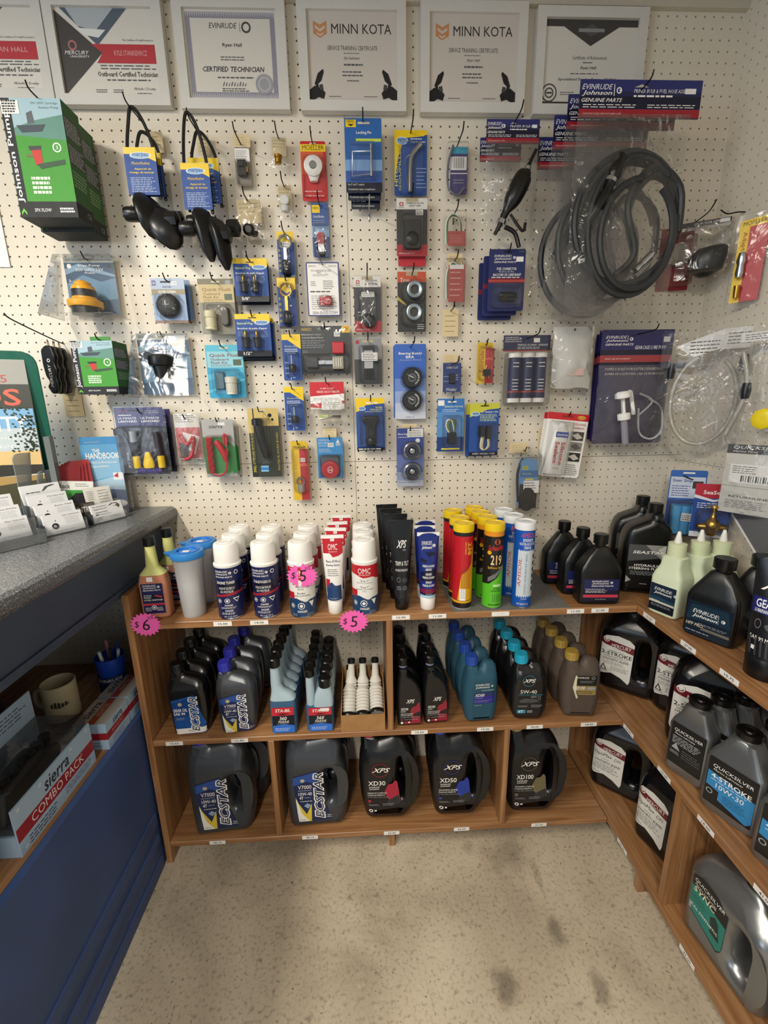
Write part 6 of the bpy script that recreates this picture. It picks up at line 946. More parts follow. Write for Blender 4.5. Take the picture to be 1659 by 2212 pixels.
# hydraulic fluid, 
def sea(b):
    b.R(0,0,1,.42,mat('4c4d4e',.4)); b.Q([(0,.42),(1,.30),(1,1),(0,1)],mat('121213',.3)); b.Q([(.45,0),(1,0),(1,.42)],mat('8e8d88',.35)); b.Q([(.8,.1),(1,.0),(1,.45)],mat('c9c7c0',.4)); b.T('SEASTAR',.12,.15,.98,.22,WHITE,.016,.2); b.T('HYDRAULIC',.2,.48,.92,.54,WHITE,.014); b.T('STEERING FLUID',.06,.56,1.0,.62,WHITE,.014); b.G(.1,.65,.9,.76,4,LG,.3); b.Q([(0,.78),(.15,.9),(0,.96)],mat('c9c7c0',.4)); b.R(.4,.97,.6,.985,LG)
r=thing('hydraulic_fluid_bottle','front big black fluid bottle beside the spouted white bottles','bottle',group='big black hydraulic fluid bottles'); b=MB()
b.outline([(-.064,0,.012),(.064,0,.012),(.066,.15,.03),(.060,.205,.03),(.034,.232,.01),(.032,.250,.003),(.002,.250,.003),(.0,.232,.01),(-.055,.205,.04),(-.066,.165,.03)],.01,.085,.02,BLK); b.D(.5,-.0,.0,BLK) if 0 else None; b.build('bottle_body',r); c=MB(); c.lathe([(.019,.246),(.0195,.248),(.0195,.274),(.017,.276)],BLK,(.017,0,0),26); c.build('cap',r)
l=MB(.098,.125,-.0432); l.M=Matrix.Translation((-.004,0,.158)); l.plate(-.049,.049,-.125,0,-.0432,-.042,mat('121213',.3),.004); sea(l); l.build('label',r)
row(r,[(.760,-.190),(.790,-.082)],['front big black fluid bottle with grey label in the corner','rear big black fluid bottle, cap rising behind the front one'],TZ,-.30)
# white bottles with spouts
def ejw(b):
    b.R(0,0,1,.62,mat('16283c',.3)); b.Q([(0,.62),(1,.62),(1,.70),(0,.70)],mat('b8b8ae',.4)); b.R(0,.70,1,1,mat('0f1420',.3)); b.Q([(0,.50),(.4,.44),(.7,.52),(1,.5),(1,.6),(0,.6)],mat('1f3f56',.3)); EJ(b,.16,.12,1.1,.40,WHITE,False); b.T('HPF PRO',.04,.60,.42,.68,mat('d8d0b8',.4),.012,.2); b.G(.1,.74,.9,.84,2,LG,.3)
WB=mat('d6dfc0',.35,0,.5,.05)
r=pyr('gear_lube_bottle','white','pale spouted gear lube bottles',WB,.078,.070,.118,.168,.019,lambda c,z:(c.lathe([(.0215,z-.02),(.0215,z+.028),(.012,z+.030)],mat('cfd6ae',.35),n=22),c.lathe([(.0085,z+.030),(.0095,z+.032),(.004,z+.058),(.0032,z+.060)],WHITE,n=16)),ejw,.066,.076,.088,mat('16283c',.3),'bottle')
row(r,[(.742,-.348),(.812,-.338),(.868,-.345)],['front pale bottle with white spout tip, above the 15.50 price tag','middle one of the three pale spouted bottles','pale spouted bottle nearest the right wall'],TZ,math.radians(-66))
def ejk(b):
    b.R(0,0,1,.60,mat('12202f',.3)); b.Q([(.1,.1),(.9,.05),(1,.5),(0,.55)],mat('1a3040',.3)); EJ(b,.14,.22,.92,.50,WHITE,False); b.T('HPF PRO',.02,.64,.42,.74,mat('c9b8a0',.4),.014,.2); b.Q([(.42,.72),(1,.72),(1,.80),(.35,.80)],mat('8a8478',.3,.5)); b.G(.3,.60,.98,.68,2,LG,.3); b.G(.04,.86,.7,.92,1,LG,.4)
r=pyr('gear_lube_bottle','black','black gear lube bottles on the right unit',BLK,.112,.074,.118,.175,.015,capb(.0225,.026),ejk,.094,.086,.094,mat('12202f',.3),'bottle')
row(r,[(.764,-.478),(.866,-.470)],['big black bottle above the 27.00 price tag','black bottle behind it, next to the right wall, label half hidden'],TZ,math.radians(-62))
def glube(b):
    b.R(-.3,.40,1.3,.56,mat('1a2468',.3)); b.T('XPS',.05,.20,.95,.33,WHITE,.016,.45); b.T('marine',.6,.34,.9,.37,LG,.01,.3); b.T('GEAR LUBE',.02,.42,.98,.50,WHITE,.016); b.T('LUBRIFIANT POUR ENGRENAGES',.02,.515,.98,.55,WHITE,.01); b.D(.15,.66,.010,LG,.009,12,.5); b.Q([(.3,.66),(.5,.62),(.95,.66),(.9,.72),(.35,.70)],mat('4a4c50',.4)); b.T('SAE 90 Marine',.02,.78,.7,.82,WHITE,.012)
    for i in range(7): b.Q([(.0+.14*i,.80),(.05+.14*i,.80),(.12+.13*i,.97),(.07+.13*i,.97)],mat('3a3b3e',.4))
    b.R(.1,.88,.18,.92,WHITE)
r=tubeb('gear_lube_tube','black','black gear lube tubes',BT,BLK,glube,.262,.036,.046,.048); row(r,[(.752,-.632),(.850,-.605)],['tall black gear lube tube above the 10.75 price tag','second black tube behind it, beside the wall'],TZ,math.radians(-48))
# ---------- middle shelf ----------
def ob(name,label,group,m,pts,dep,bev,rnd,capd,lab,holes=(),cat='oil bottle',lm=None,tap=None,extra=None):
    # flat-sided bottle from its silhouette; capd=(x,z,r,h,material,tilt)
    r=thing(name,label,cat,group=group); b=MB(); zt=max(p[1] for p in pts); b.outline(pts,rnd,dep,bev,m,holes,res=6,tap=tap or (zt*.73,zt*.99,.58))
    if extra: extra(b)
    b.build('bottle_body',r); cx,cz,cr,ch,cm,tl=capd; c=MB(); c.M=Matrix.Translation((cx,0,cz))@Matrix.Rotation(tl,4,'Y')
    b2=MB(); b2.M=c.M.copy(); b2.lathe([(cr*.78,-.030),(cr*.78,.004)],m,n=20); o=b2.build('neck',r)
    n=28; pr=[(cr,0),(cr,ch*.8),(cr*.88,ch)]; c.lathe([(cr*1.03,-.001),(cr*1.03,ch*.15),(cr,ch*.18),(cr,ch*.82),(cr*.9,ch)],cm,n=n)
    for i in range(14): a=2*math.pi*i/14; c.box(cr*math.cos(a)-.0007,cr*math.cos(a)+.0007,cr*math.sin(a)-.0007,cr*math.sin(a)+.0007,ch*.2,ch*.8,cm)
    c.build('cap',r)
    if lab:
        lx,lz,lw,lh,fn=lab
        def edge(z,sgn):
            xs=[]; n_=len(pts)
            for i in range(n_):
                (a,b_),(c_,d_)=pts[i][:2],pts[(i+1)%n_][:2]
                if (b_-z)*(d_-z)<=0 and b_!=d_: xs.append(a+(c_-a)*(z-b_)/(d_-b_))
            return (max(xs) if sgn>0 else min(xs)) if xs else sgn*.05
        def wp(x,y,z):
            X=x+lx; sg=1 if X>0 else -1; ed=abs(edge(max(.002,z+lz),sg))-.0012; X=sg*min(abs(X),ed); e_=abs(X)-(ed-bev); dy=bev-math.sqrt(max(bev*bev-e_*e_,0)) if e_>0 else 0; return (X-lx,y+dy,z)
        l=MB(lw,lh,-dep/2-.0007,wp); l.M=Matrix.Translation((lx,0,lz)); 
        if lm: l.warp=None; l.plate(-lw/2,lw/2,-lh,0,-dep/2-.0007,-dep/2+.0008,lm,.003)
        fn(l); l.build('label',r)
    return r
def ecstar(b,gear=False,gal=False):
    if gear:
        b.Q([(0,.12),(.7,.0),(.85,.5),(1,.86),(1,1),(.04,1)],mat('1c4f94',.3)); b.Q([(0,.2),(.5,.08),(.6,.5),(.03,.6)],mat('17407e',.3)); b.Q([(.04,.86),(1,.84),(1,.98),(.06,1)],WHITE); b.T('GEAR OIL',.05,.33,.46,.41,WHITE,.014); b.T('SAE 90',.05,.43,.38,.50,WHITE,.014); b.G(.1,.55,.35,.63,3,LG,.3); b.D(.26,.22,.006,mat('b0a88a',.4)); b.T('SUZUKI',.42,.90,.66,.94,INK,.01); u0=.52
    else:
        b.Q([(0,.10),(.62,.0),(.72,.5),(.95,1),(.06,1)],mat('16244e',.3)); b.Q([(.0,.12),(.62,.02),(.56,.25),(.35,.2),(.0,.28)],mat('2a4c94',.3)); b.Q([(.04,.52),(.22,.82),(.42,1),(.08,1)],mat('e8e6dc',.35)); b.Q([(.03,.48),(.1,.62),(.30,.86),(.44,.64),(.40,.9),(.42,1),(.36,1),(.18,.84)],mat('d6bd3a',.35)); b.D(.24,.18,.006,mat('b0a88a',.4)); b.T('V7000',.12,.27,.46,.345,mat('f0e6e6',.3),.016); b.G(.12,.365,.46,.385,1,LG,.6); b.T('10W-40',.12,.41,.46,.475,WHITE,.014); b.T('4T',.14,.49,.24,.55,WHITE,.014); b.G(.27,.51,.46,.53,1,LG,.6); b.T('MARINE',.16,.58,.46,.60,WHITE); b.Q([(.24,.68),(.33,.63),(.42,.67),(.34,.74)],mat('8aa0c0',.4)); b.T('SUZUKI',.10,.955,.26,.975,INK); u0=.52
    b.T('ECSTAR',u0-.02,.03,u0+.26,.96,WHITE,.06,.25,90); b.T('ECSTAR',u0+.012,.05,u0+.228,.94,mat('14234c',.3),.004,.25,90); b.T('1 Gal' if gal else '1 Quart',.78,.88,.92,.91,WHITE); b.T('(3.785L)' if gal else '(946mL)',.76,.925,.94,.95,WHITE)
Q1=[(-.050,0,.010),(.050,0,.010),(.058,.06,.02),(.058,.135,.03),(.046,.176,.02),(-.006,.190,.01),(-.010,.197,.003),(-.044,.197,.003),(-.048,.186,.01),(-.056,.15,.03),(-.054,.07,.03)]
def scoop(m): return lambda b: b.add([(.0+.045*math.cos(a)*s-.0,-.0335-.0,.158+.014*math.sin(a)*s) for s in (1,) for a in [2*math.pi*i/20 for i in range(20)]],[tuple(range(20))],m)
r=ob('oil_bottle','a','black gear oil quarts at the left end',mat('101012',.25),Q1,.066,.018,.012,(-.027,.199,.0185,.026,BLK,-.05),(.004,.135,.099,.130,lambda b:ecstar(b,True)))
L=[x+' with blue label, at the left end of the middle shelf' for x in ('front black quart bottle','second black quart bottle','third black quart bottle','fourth black quart bottle')]; row(r,[(-.626,-.246),(-.636,-.178),(-.640,-.110),(-.636,-.043)],L,MZ,.05)
GM=mat('44474c',.28,.35); UB=mat('2a2c9a',.3)
r=ob('oil_bottle','a','grey marine oil quarts with blue caps',GM,Q1,.066,.018,.012,(-.027,.199,.0185,.026,UB,-.05),(.004,.135,.099,.130,ecstar)); L=[x+' with blue cap, second row on the middle shelf' for x in ('front grey quart bottle','second grey quart bottle','third grey quart bottle','fourth grey quart bottle')]; row(r,[(-.486,-.246),(-.492,-.176),(-.498,-.108),(-.484,-.043)],L,MZ,.10)
# blue stabilizer, tall neck
SB=mat('47688a',.25,0,.5,.15); SN=mat('b4c9d4',.3,0,.5,.15)
def stab(b):
    b.R(0,0,1,.24,mat('c42838',.3)); b.Q([(0,.20),(.5,.30),(1,.20),(1,.30),(.5,.33),(0,.32)],mat('c42838',.3)); b.R(0,.32,1,.72,mat('111622',.3)); b.Q([(0,.72),(.5,.66),(1,.72),(1,1),(0,1)],mat('2f6fd0',.3)); b.T('STA-BIL',.16,.06,.86,.18,WHITE,.016,.1); b.T('360',.32,.36,.66,.50,WHITE,.016,.2); b.T('MARINE',.26,.52,.76,.62,WHITE,.016,.2); b.G(.2,.64,.8,.66,1,LG,.5); b.G(.1,.80,.9,.94,3,mat('cfe0f4',.4),.3)
def stabt():
    r=thing('fuel_stabilizer_bottle','tall','bottle',group='tall-necked blue stabilizer bottles'); b=MB(); b.loft([(0,0,0,.034,.018,4),(.005,0,0,.038,.022,5),(.100,0,0,.038,.022,5),(.112,0,0,.037,.021,4)],SB); b.loft([(.112,0,0,.037,.021,4),(.130,-.004,0,.030,.019,2.4),(.142,-.014,0,.019,.016,2),(.160,-.018,0,.0155,.0145,2),(.222,-.018,0,.013,.013,2)],SN); b.build('bottle_body',r)
    l=MB(.064,.086,-.0224); l.M=Matrix.Translation((0,0,.092)); l.plate(-.032,.032,-.086,0,-.0224,-.0215,mat('111622',.3),.004); stab(l); l.build('label',r); c=MB(); c.lathe([(.0165,.218),(.017,.220),(.017,.243),(.014,.246)],BLK,(-.018,0,0),20); c.build('cap',r); return r
L=[f'{o} tall-necked blue stabilizer bottle on the middle shelf' for o in ORD[:6]]; row(stabt(),[(-.343,-.272),(-.346,-.227),(-.347,-.182),(-.347,-.138),(-.346,-.094),(-.344,-.050)],L,MZ,.0)
def stabs():
    r=thing('fuel_stabilizer_bottle','short','bottle',group='dosing-neck blue stabilizer bottles'); b=MB(); b.loft([(0,0,0,.037,.017,4),(.005,0,0,.041,.021,5),(.085,0,0,.041,.021,5)],SB); b.loft([(.085,.012,0,.029,.021,5),(.118,.014,0,.027,.020,4),(.134,.016,0,.022,.018,2.6),(.148,.018,0,.016,.016,2)],SN); b.lathe([(.013,.08),(.0125,.15),(.0115,.186)],SN,(-.026,0,0),16)
    b.build('bottle_body',r); l=MB(.068,.080,-.0214); l.M=Matrix.Translation((.002,0,.084)); l.plate(-.034,.034,-.080,0,-.0214,-.0205,mat('111622',.3),.004); stab(l); l.R(.5,.02,.9,.14,WHITE); l.build('label',r)
    c=MB(); c.lathe([(.0185,.145),(.019,.147),(.019,.170),(.016,.173)],BLK,(.018,0,0),20); c.build('chamber_cap',r); c=MB(); c.lathe([(.0145,.180),(.015,.182),(.015,.200),(.012,.202)],BLK,(-.026,0,0),18); c.build('neck_cap',r); return r
L=[f'{o} two-capped blue stabilizer bottle on the middle shelf' for o in ORD[:6]]; row(stabs(),[(-.236,-.270),(-.237,-.225),(-.237,-.181),(-.238,-.138),(-.239,-.094),(-.241,-.050)],L,MZ,.0)
# cardboard tray with spouts
r=thing('cardboard_tray','open brown cardboard tray holding white spouts on the middle shelf','box',(-.107,-.296,MZ)); b=MB(); W_,D_=.066,.165; t=.002
b.box(-W_,W_,0,t,0,.056,CARDB); b.box(-W_,W_,D_-t,D_,0,.115,CARDB); b.box(-W_,W_,t,D_-t,0,t,CARDB)
for s in (-1,1):
    x0,x1=(-W_,-W_+t) if s<0 else (W_-t,W_); b.add([(x0,t,t),(x1,t,t),(x1,D_-t,t),(x0,D_-t,t),(x0,t,.056),(x1,t,.056),(x1,D_-t,.115),(x0,D_-t,.115)],[(0,3,2,1),(4,5,6,7),(0,1,5,4),(1,2,6,5),(2,3,7,6),(3,0,4,7)],CARDB)
b.build('tray_body',r)
sp=thing('pour_spout','spout','spout',group='white accordion spouts in the cardboard tray'); b=MB(); WP=mat('dcd9d0',.3,0,.5,.1); pr=[(.019,0),(.0195,.006)]
for i in range(7): pr+=[(.0165,.010+.009*i),(.0195,.0145+.009*i)]
b.lathe(pr+[(.017,.075),(.0125,.085),(.0115,.088),(.0095,.134)],WP,n=20); b.build('spout_body',sp); c=MB(); c.lathe([(.0205,-.003),(.0212,0),(.0212,.006),(.0195,.008)],BLK,n=20,cap=False); c.build('black_ring',sp); c=MB(); c.lathe([(.0115,.126),(.012,.128),(.012,.140),(.010,.142)],BLK,n=16); c.build('black_tip',sp)
pos=[(-.150,-.268,.034,-.95,.03,'left'),(-.108,-.276,.040,-1.12,.0,'middle'),(-.064,-.274,.046,-1.12,-.05,'right'),(-.145,-.205,.030,-.35,.02,'left'),(-.106,-.205,.030,-.35,0,'middle'),(-.066,-.205,.030,-.35,0,'right')]
for i,(x,y,z,rx,ry,n_) in enumerate(pos):
    o=sp if i==0 else dup(sp,(0,0,0)); o.location=(x,y,MZ+z-.004); o.rotation_euler=(rx,ry,0); o.scale=(1.12,1.12,1.12) if i<3 else (1,1,1); o['label']=f"{n_} white accordion spout in the {'front' if i<3 else 'back'} row of the cardboard tray"
# XD30 twin rows
XB=mat('141416',.25)
def xd30(b,name='XD30',cm='8f1f34',syn='PREMIUM FORMULA'):
    C_=mat(cm,.3); b.Q([(.52,.46),(.62,.34),(.75,.32),(.92,.16),(.97,.30),(1,.95),(.2,.95),(.25,.86),(.6,.84)],C_); b.Q([(.62,.60),(1,.5),(1,.7),(.7,.72)],mat('2a1015' if cm=='8f1f34' else '1a1c24',.3)); b.T('XPS',.32,.06,.72,.20,WHITE,.016,.45); b.T(name,.08,.36,.42,.45,WHITE,.014); b.G(.08,.47,.35,.52,2,WHITE,.35); b.T(syn,.08,.56,.66,.60,WHITE,.01); b.T('FORMULE PREMIUM',.08,.62,.6,.66,WHITE,.01); b.G(.08,.69,.95,.72,1,LG,.5); b.R(.08,.76,.17,.82,mat('8f1f34',.4)); b.G(.25,.77,.9,.81,1,LG,.4); b.D(.13,.90,.004,WHITE); b.R(.42,.87,.5,.92,WHITE)
Q2=[(-.036,0,.008),(.036,0,.008),(.038,.05,.01),(.038,.115,.03),(.020,.150,.02),(-.004,.168,.01),(-.006,.195,.003),(-.030,.195,.003),(-.034,.165,.01),(-.038,.12,.02),(-.038,.05,.01)]
def x3():
    r=thing('oil_bottle','x','oil bottle',group='black two-stroke oil bottles with maroon labels'); b=MB(); b.outline(Q2,.01,.046,.010,XB); b.build('bottle_body',r); n=MB(); n.lathe([(.0125,.16),(.0125,.205)],mat('8f96b8',.3,0,.5,.1),(-.018,0,0),16); n.build('neck',r); c=MB(); c.lathe([(.0155,.202),(.016,.204),(.016,.222),(.013,.225)],BLK,(-.018,0,0),18); c.build('cap',r)
    l=MB(.066,.095,-.0237); l.M=Matrix.Translation((0,0,.100)); xd30(l); l.build('label',r); return r
L=[f'{o} slim black oil bottle in the left row beside the divider' for o in ORD[:4]]; rr_=x3(); row(rr_,[(.034,-.262),(.038,-.202),(.036,-.142),(.034,-.082)],L,MZ,.03)
L=[f'{o} slim black oil bottle in the right row of its pair' for o in ORD[:4]]
for (x,y),l in zip([(.116,-.256),(.122,-.196),(.120,-.136),(.118,-.078)],L): dup(rr_,(x,y,MZ),.05,l)
# blue XD50
XBL=mat('33586c',.3,0,.5,.12)
Q3=[(-.044,0,.014),(.044,0,.014),(.052,.05,.03),(.052,.135,.03),(.046,.192,.02),(.012,.200,.02),(-.006,.172,.012),(-.010,.190,.003),(-.040,.190,.003),(-.044,.160,.02),(-.052,.12,.03),(-.052,.05,.03)]
def x50(b):
    b.R(0,.56,1,.86,mat('26208a',.3)); b.Q([(0,.42),(1,.36),(1,.56),(0,.56)],mat('1c2c64',.3)); EJ(b,.04,.02,.98,.24,WHITE,False); b.T('2-CYCLE OUTBOARD OIL',.35,.28,.98,.32,WHITE); b.T('XD50',.02,.44,.50,.56,WHITE,.016,.2); b.G(.02,.6,.5,.64,1,LG,.5); b.G(.02,.70,.9,.82,3,LG,.25); b.T('32 OZ (946 mL)',.02,.91,.36,.95,WHITE)
r=ob('oil_bottle','a','blue translucent oil bottles',XBL,Q3,.070,.022,.02,(-.026,.190,.0185,.026,mat('23469c',.3),-.05),(.006,.140,.062,.080,x50)); L=[f'{o} blue oil bottle with dark blue cap' for o in ORD[:4]]; row(r,[(.252,-.252),(.248,-.182),(.243,-.113),(.240,-.044)],L,MZ,.05)
def x5w(b):
    b.D(.42,.12,.019,mat('3a8296',.3),.0175,28); b.D(.42,.12,.0175,mat('16181a',.3)); b.T('XPS',.22,.07,.66,.16,WHITE,.016,.45); b.T('5W-40',.14,.35,.72,.44,WHITE,.014); b.T('SYNTHETIC BLEND / SEMI-SYNTHETIQUE',.08,.46,.95,.49,mat('3aa2b8',.35)); b.Q([(.1,.62),(.3,.56),(.7,.58),(.85,.64),(.6,.68),(.15,.68)],mat('44484c',.4)); b.Q([(.5,.50),(.72,.49),(.74,.54),(.54,.56)],mat('5c6064',.4)); b.D(.82,.55,.006,LG,.005,12,.7); b.G(.08,.74,.45,.80,3,LG,.3); b.G(.55,.72,.95,.80,3,LG,.3); b.R(.06,.86,.36,.95,mat('2a8ab0',.3)); b.T('4T',.1,.87,.28,.94,WHITE,.014,.2); b.G(.42,.87,.66,.94,2,WHITE,.3)
Q4=[(-.040,0,.014),(.040,0,.014),(.056,.03,.02),(.056,.14,.03),(.040,.185,.03),(.004,.192,.01),(-.004,.180,.008),(-.006,.190,.003),(-.040,.190,.003),(-.046,.17,.02),(-.056,.13,.03),(-.054,.03,.02)]
r=ob('oil_bottle','a','black oil bottles with turquoise caps',XB,Q4,.068,.022,.02,(-.023,.190,.0195,.026,mat('1f9cbc',.3),-.08),(.0,.158,.084,.134,x5w)); L=[f'{o} black oil bottle with turquoise cap' for o in ORD[:4]]; row(r,[(.402,-.254),(.404,-.184),(.402,-.115),(.400,-.046)],L,MZ,-.06)
XT=mat('5c5048',.35,0,.5,.12)
def x100(b):
    b.Q([(.05,0),(1,0),(1,.62),(.2,.62),(.05,.40)],mat('23221e',.35)); b.Q([(.05,.42),(1,.42),(1,.80),(.25,.80),(.10,.60)],mat('9a8552',.4)); b.Q([(.08,.0),(.16,.0),(.04,.42),(.26,.92),(.20,.98),(.0,.5)],mat('d8d0b8',.4)); b.T('EVINRUDE',.14,.05,.66,.12,WHITE,.014,.3); b.D(.84,.09,.005,LG,.0035); b.G(.3,.2,.95,.30,2,LG,.3); b.T('XD100',.08,.45,.52,.58,WHITE,.016,.2); b.D(.78,.52,.005,LG,0,16,2.6); b.G(.15,.62,.9,.76,2,mat('3a3220',.4),.35)
r=ob('oil_bottle','a','brown translucent oil bottles',XT,[(x*1.08,z*1.0,q) for x,z,q in Q3],.070,.022,.02,(-.028,.190,.0195,.024,mat('a3863a',.3),-.05),(.004,.150,.070,.082,x100)); L=[f'{o} brown translucent oil bottle with gold cap' for o in ORD[:4]]; row(r,[(.566,-.250),(.564,-.178),(.563,-.108),(.560,-.043)],L,MZ,-.10)
# ---------- gallon jugs ----------
def jug(name,label,group,m,pts,hole,dep,bev,capd,lab,lm=None,handle=True): return ob(name,label,group,m,pts,dep,bev,.03,capd,lab,(hole,) if hole else (),'oil jug',lm)
JE=[(-.080,0,.015),(.066,0,.015),(.082,.04,.03),(.084,.19,.04),(.066,.232,.02),(.070,.268,.03),(.040,.292,.02),(-.024,.285,.02),(-.030,.296,.004),(-.070,.296,.004),(-.082,.26,.03),(-.086,.18,.04),(-.084,.05,.03)]
JH=[(.030,.085),(.056,.10),(.062,.15),(.058,.195),(.022,.200),(.020,.15)]
r=jug('oil_jug','a','grey gallon jugs with blue labels',GM,JE,JH,.100,.026,(-.050,.296,.021,.028,UB,0),(-.010,.208,.108,.178,lambda b:ecstar(b,False,True)))
r.scale=(1.14,1.05,1.08)
row(r,[(-.562,-.234),(-.545,-.112)],['grey gallon jug with blue label in the leftmost bottom compartment','second grey gallon jug, hidden behind the leftmost one'],BZ,.08)
dup(r,(-.262,-.226,BZ),.03,'grey gallon jug with blue label in the middle bottom compartment'); dup(r,(-.262,-.104,BZ),.0,'grey gallon jug behind the one in the middle compartment')
def xg(name,cm,syn):
    def f(b):
        b.D(.44,.12,.024,mat(cm,.3),.0225,30); b.D(.44,.12,.0225,mat('101012',.3)); b.T('XPS',.20,.07,.72,.16,WHITE,.016,.45)
        C_=mat(cm,.3); b.Q([(.60,.48),(.66,.40),(.78,.39),(.86,.32),(.92,.36),(1.0,.78),(.80,.84),(.62,.66),(.55,.56)],C_); b.Q([(.62,.74),(.95,.62),(1,.80),(.70,.86)],mat('2c2a2c',.35))
        b.T(name,.10,.33,.58,.42,WHITE,.014); b.T('EVINRUDE',.12,.44,.42,.475,WHITE,.01,.3); b.T('JOHNSON',.12,.485,.40,.515,WHITE,.01,.3); b.T(syn,.08,.56,.62,.59,WHITE,.01); b.T('FORMULE PREMIUM',.08,.605,.56,.635,WHITE,.01); b.G(.08,.655,.8,.67,1,LG,.5); b.R(.09,.71,.17,.77,C_); b.G(.1,.80,.4,.84,2,LG,.3); b.G(.5,.78,.85,.84,2,LG,.3); b.D(.16,.94,.006,WHITE,.003); b.R(.26,.925,.32,.955,WHITE)
    return f
JX=[(-.062,0,.02),(.054,0,.02),(.084,.045,.03),(.086,.17,.05),(.074,.245,.05),(.036,.285,.03),(-.024,.270,.01),(-.030,.280,.004),(-.066,.280,.004),(-.068,.255,.01),(-.082,.19,.04),(-.076,.07,.04)]
JXH=[(.040,.075),(.058,.09),(.066,.15),(.060,.20),(.040,.225),(.034,.15)]
for nm,cm,syn,capm,x,y,lab in (('XD30','a81f3c','PREMIUM FORMULA','d22a4a',-.040,-.210,'black gallon jug with red cap'),('XD50','223a9a','SYNTHETIC BLEND','2a4cc4',.190,-.212,'black gallon jug with blue cap'),('XD100','6e6648','SYNTHETIC FORMULA','a89468',.440,-.214,'black gallon jug with tan cap')):
    r=jug('oil_jug',lab,f'black gallon jugs {nm[2:]}',XB,JX,JXH,.100,.030,(-.048,.280,.0195,.026,mat(capm,.3),-.12),(-.012,.210,.104,.178,xg(nm,cm,syn))); r.scale=(1.10,1.03,1.07); row(r,[(x+.002,y-.006),(x+.006,-.094)],[lab+' on the bottom shelf',lab+', hidden behind its front twin'],BZ,-.02)
# white-labelled black jugs on the right unit
def merc(t,sub):
    def f(b):
        W2=mat('dcdad4',.35); b.Q([(0,.14),(.14,.04),(.5,0),(.85,.04),(1,.12),(.98,.9),(.94,1.0),(.7,.90),(.4,.84),(.05,.90),(.0,.84)],W2); b.Q([(0,.10),(1,.19),(1,.33),(0,.22)],mat('6a1a26',.3)); b.D(.16,.12,.011,mat('121212',.3)); b.D(.16,.12,.010,W2,.0075); b.D(.16,.12,.0045,W2); b.T('MERCURY',.32,.19,.92,.27,WHITE,.016,.2); b.G(.4,.285,.85,.30,1,LG,.5)
        if t=='2': b.T('PREMIUM PLUS',.28,.335,.72,.36,INK,.012); b.T('2-STROKE',.05,.37,.96,.45,INK,.016); b.T('MARINE ENGINE OIL',.14,.465,.86,.495,INK,.012)
        else: b.T('OptiMax',.05,.33,.62,.43,INK,.016,.2); b.T('DFI',.68,.36,.9,.43,GR,0,.3); b.G(.3,.46,.55,.48,1,GR,.5)
        b.T('SYNTHETIC BLEND',.10,.515,.90,.565,mat('3c2a26',.4),.014); b.G(.12,.585,.88,.66,3,GR,.3); b.Q([(.05,.80),(.14,.66),(.26,.80)],INK) if t=='2' else b.G(.05,.66,.9,.76,3,GR,.3)
        if t=='2': b.Q([(.09,.785),(.14,.70),(.21,.785)],W2); b.G(.36,.68,.92,.78,4,GR,.3)
        b.G(.04,.81,.3,.84,1,GR,.4)
    return f
JM=[(-.086,0,.03),(.076,0,.03),(.092,.04,.03),(.092,.20,.04),(.060,.262,.04),(.020,.285,.02),(.016,.296,.004),(-.022,.296,.004),(-.028,.285,.02),(-.080,.245,.04),(-.094,.20,.04),(-.094,.05,.03)]
JMH=[(.034,.075),(.058,.08),(.066,.14),(.056,.185),(.036,.20),(.030,.13)]
r=jug('oil_jug','m','black jugs with white two-stroke labels',mat('0e0e10',.22),JM,JMH,.105,.030,(-.003,.296,.0205,.028,BLK,0),(-.036,.208,.098,.165,merc('2','')))
row(r,[(.792,-.150),(.850,-.415)],['black jug with white and maroon label in the corner of the middle shelf','black jug with white and maroon label behind the silver quarts'],MZ,math.radians(-40)); r2=dup(r,(.898,-.288,MZ),math.radians(-52),'black jug between the two labelled ones, against the back panel')
r=jug('oil_jug','m','black jugs with white blend labels',mat('0e0e10',.22),JM,JMH,.105,.030,(-.003,.296,.0205,.028,BLK,0),(-.036,.208,.098,.165,merc('O','')))
row(r,[(.785,-.190),(.812,-.415)],['black jug with white label in the corner of the bottom shelf','black jug with white label, left of the wooden divider'],BZ+.005,math.radians(-42)); 
for o in COL.objects:
    if o.get('label','')=='black jug with white label, left of the wooden divider': rot(o,math.radians(-72)); o.location=(.800,-.425,BZ+.005)
SV=mat('8b8d8e',.28,.75)
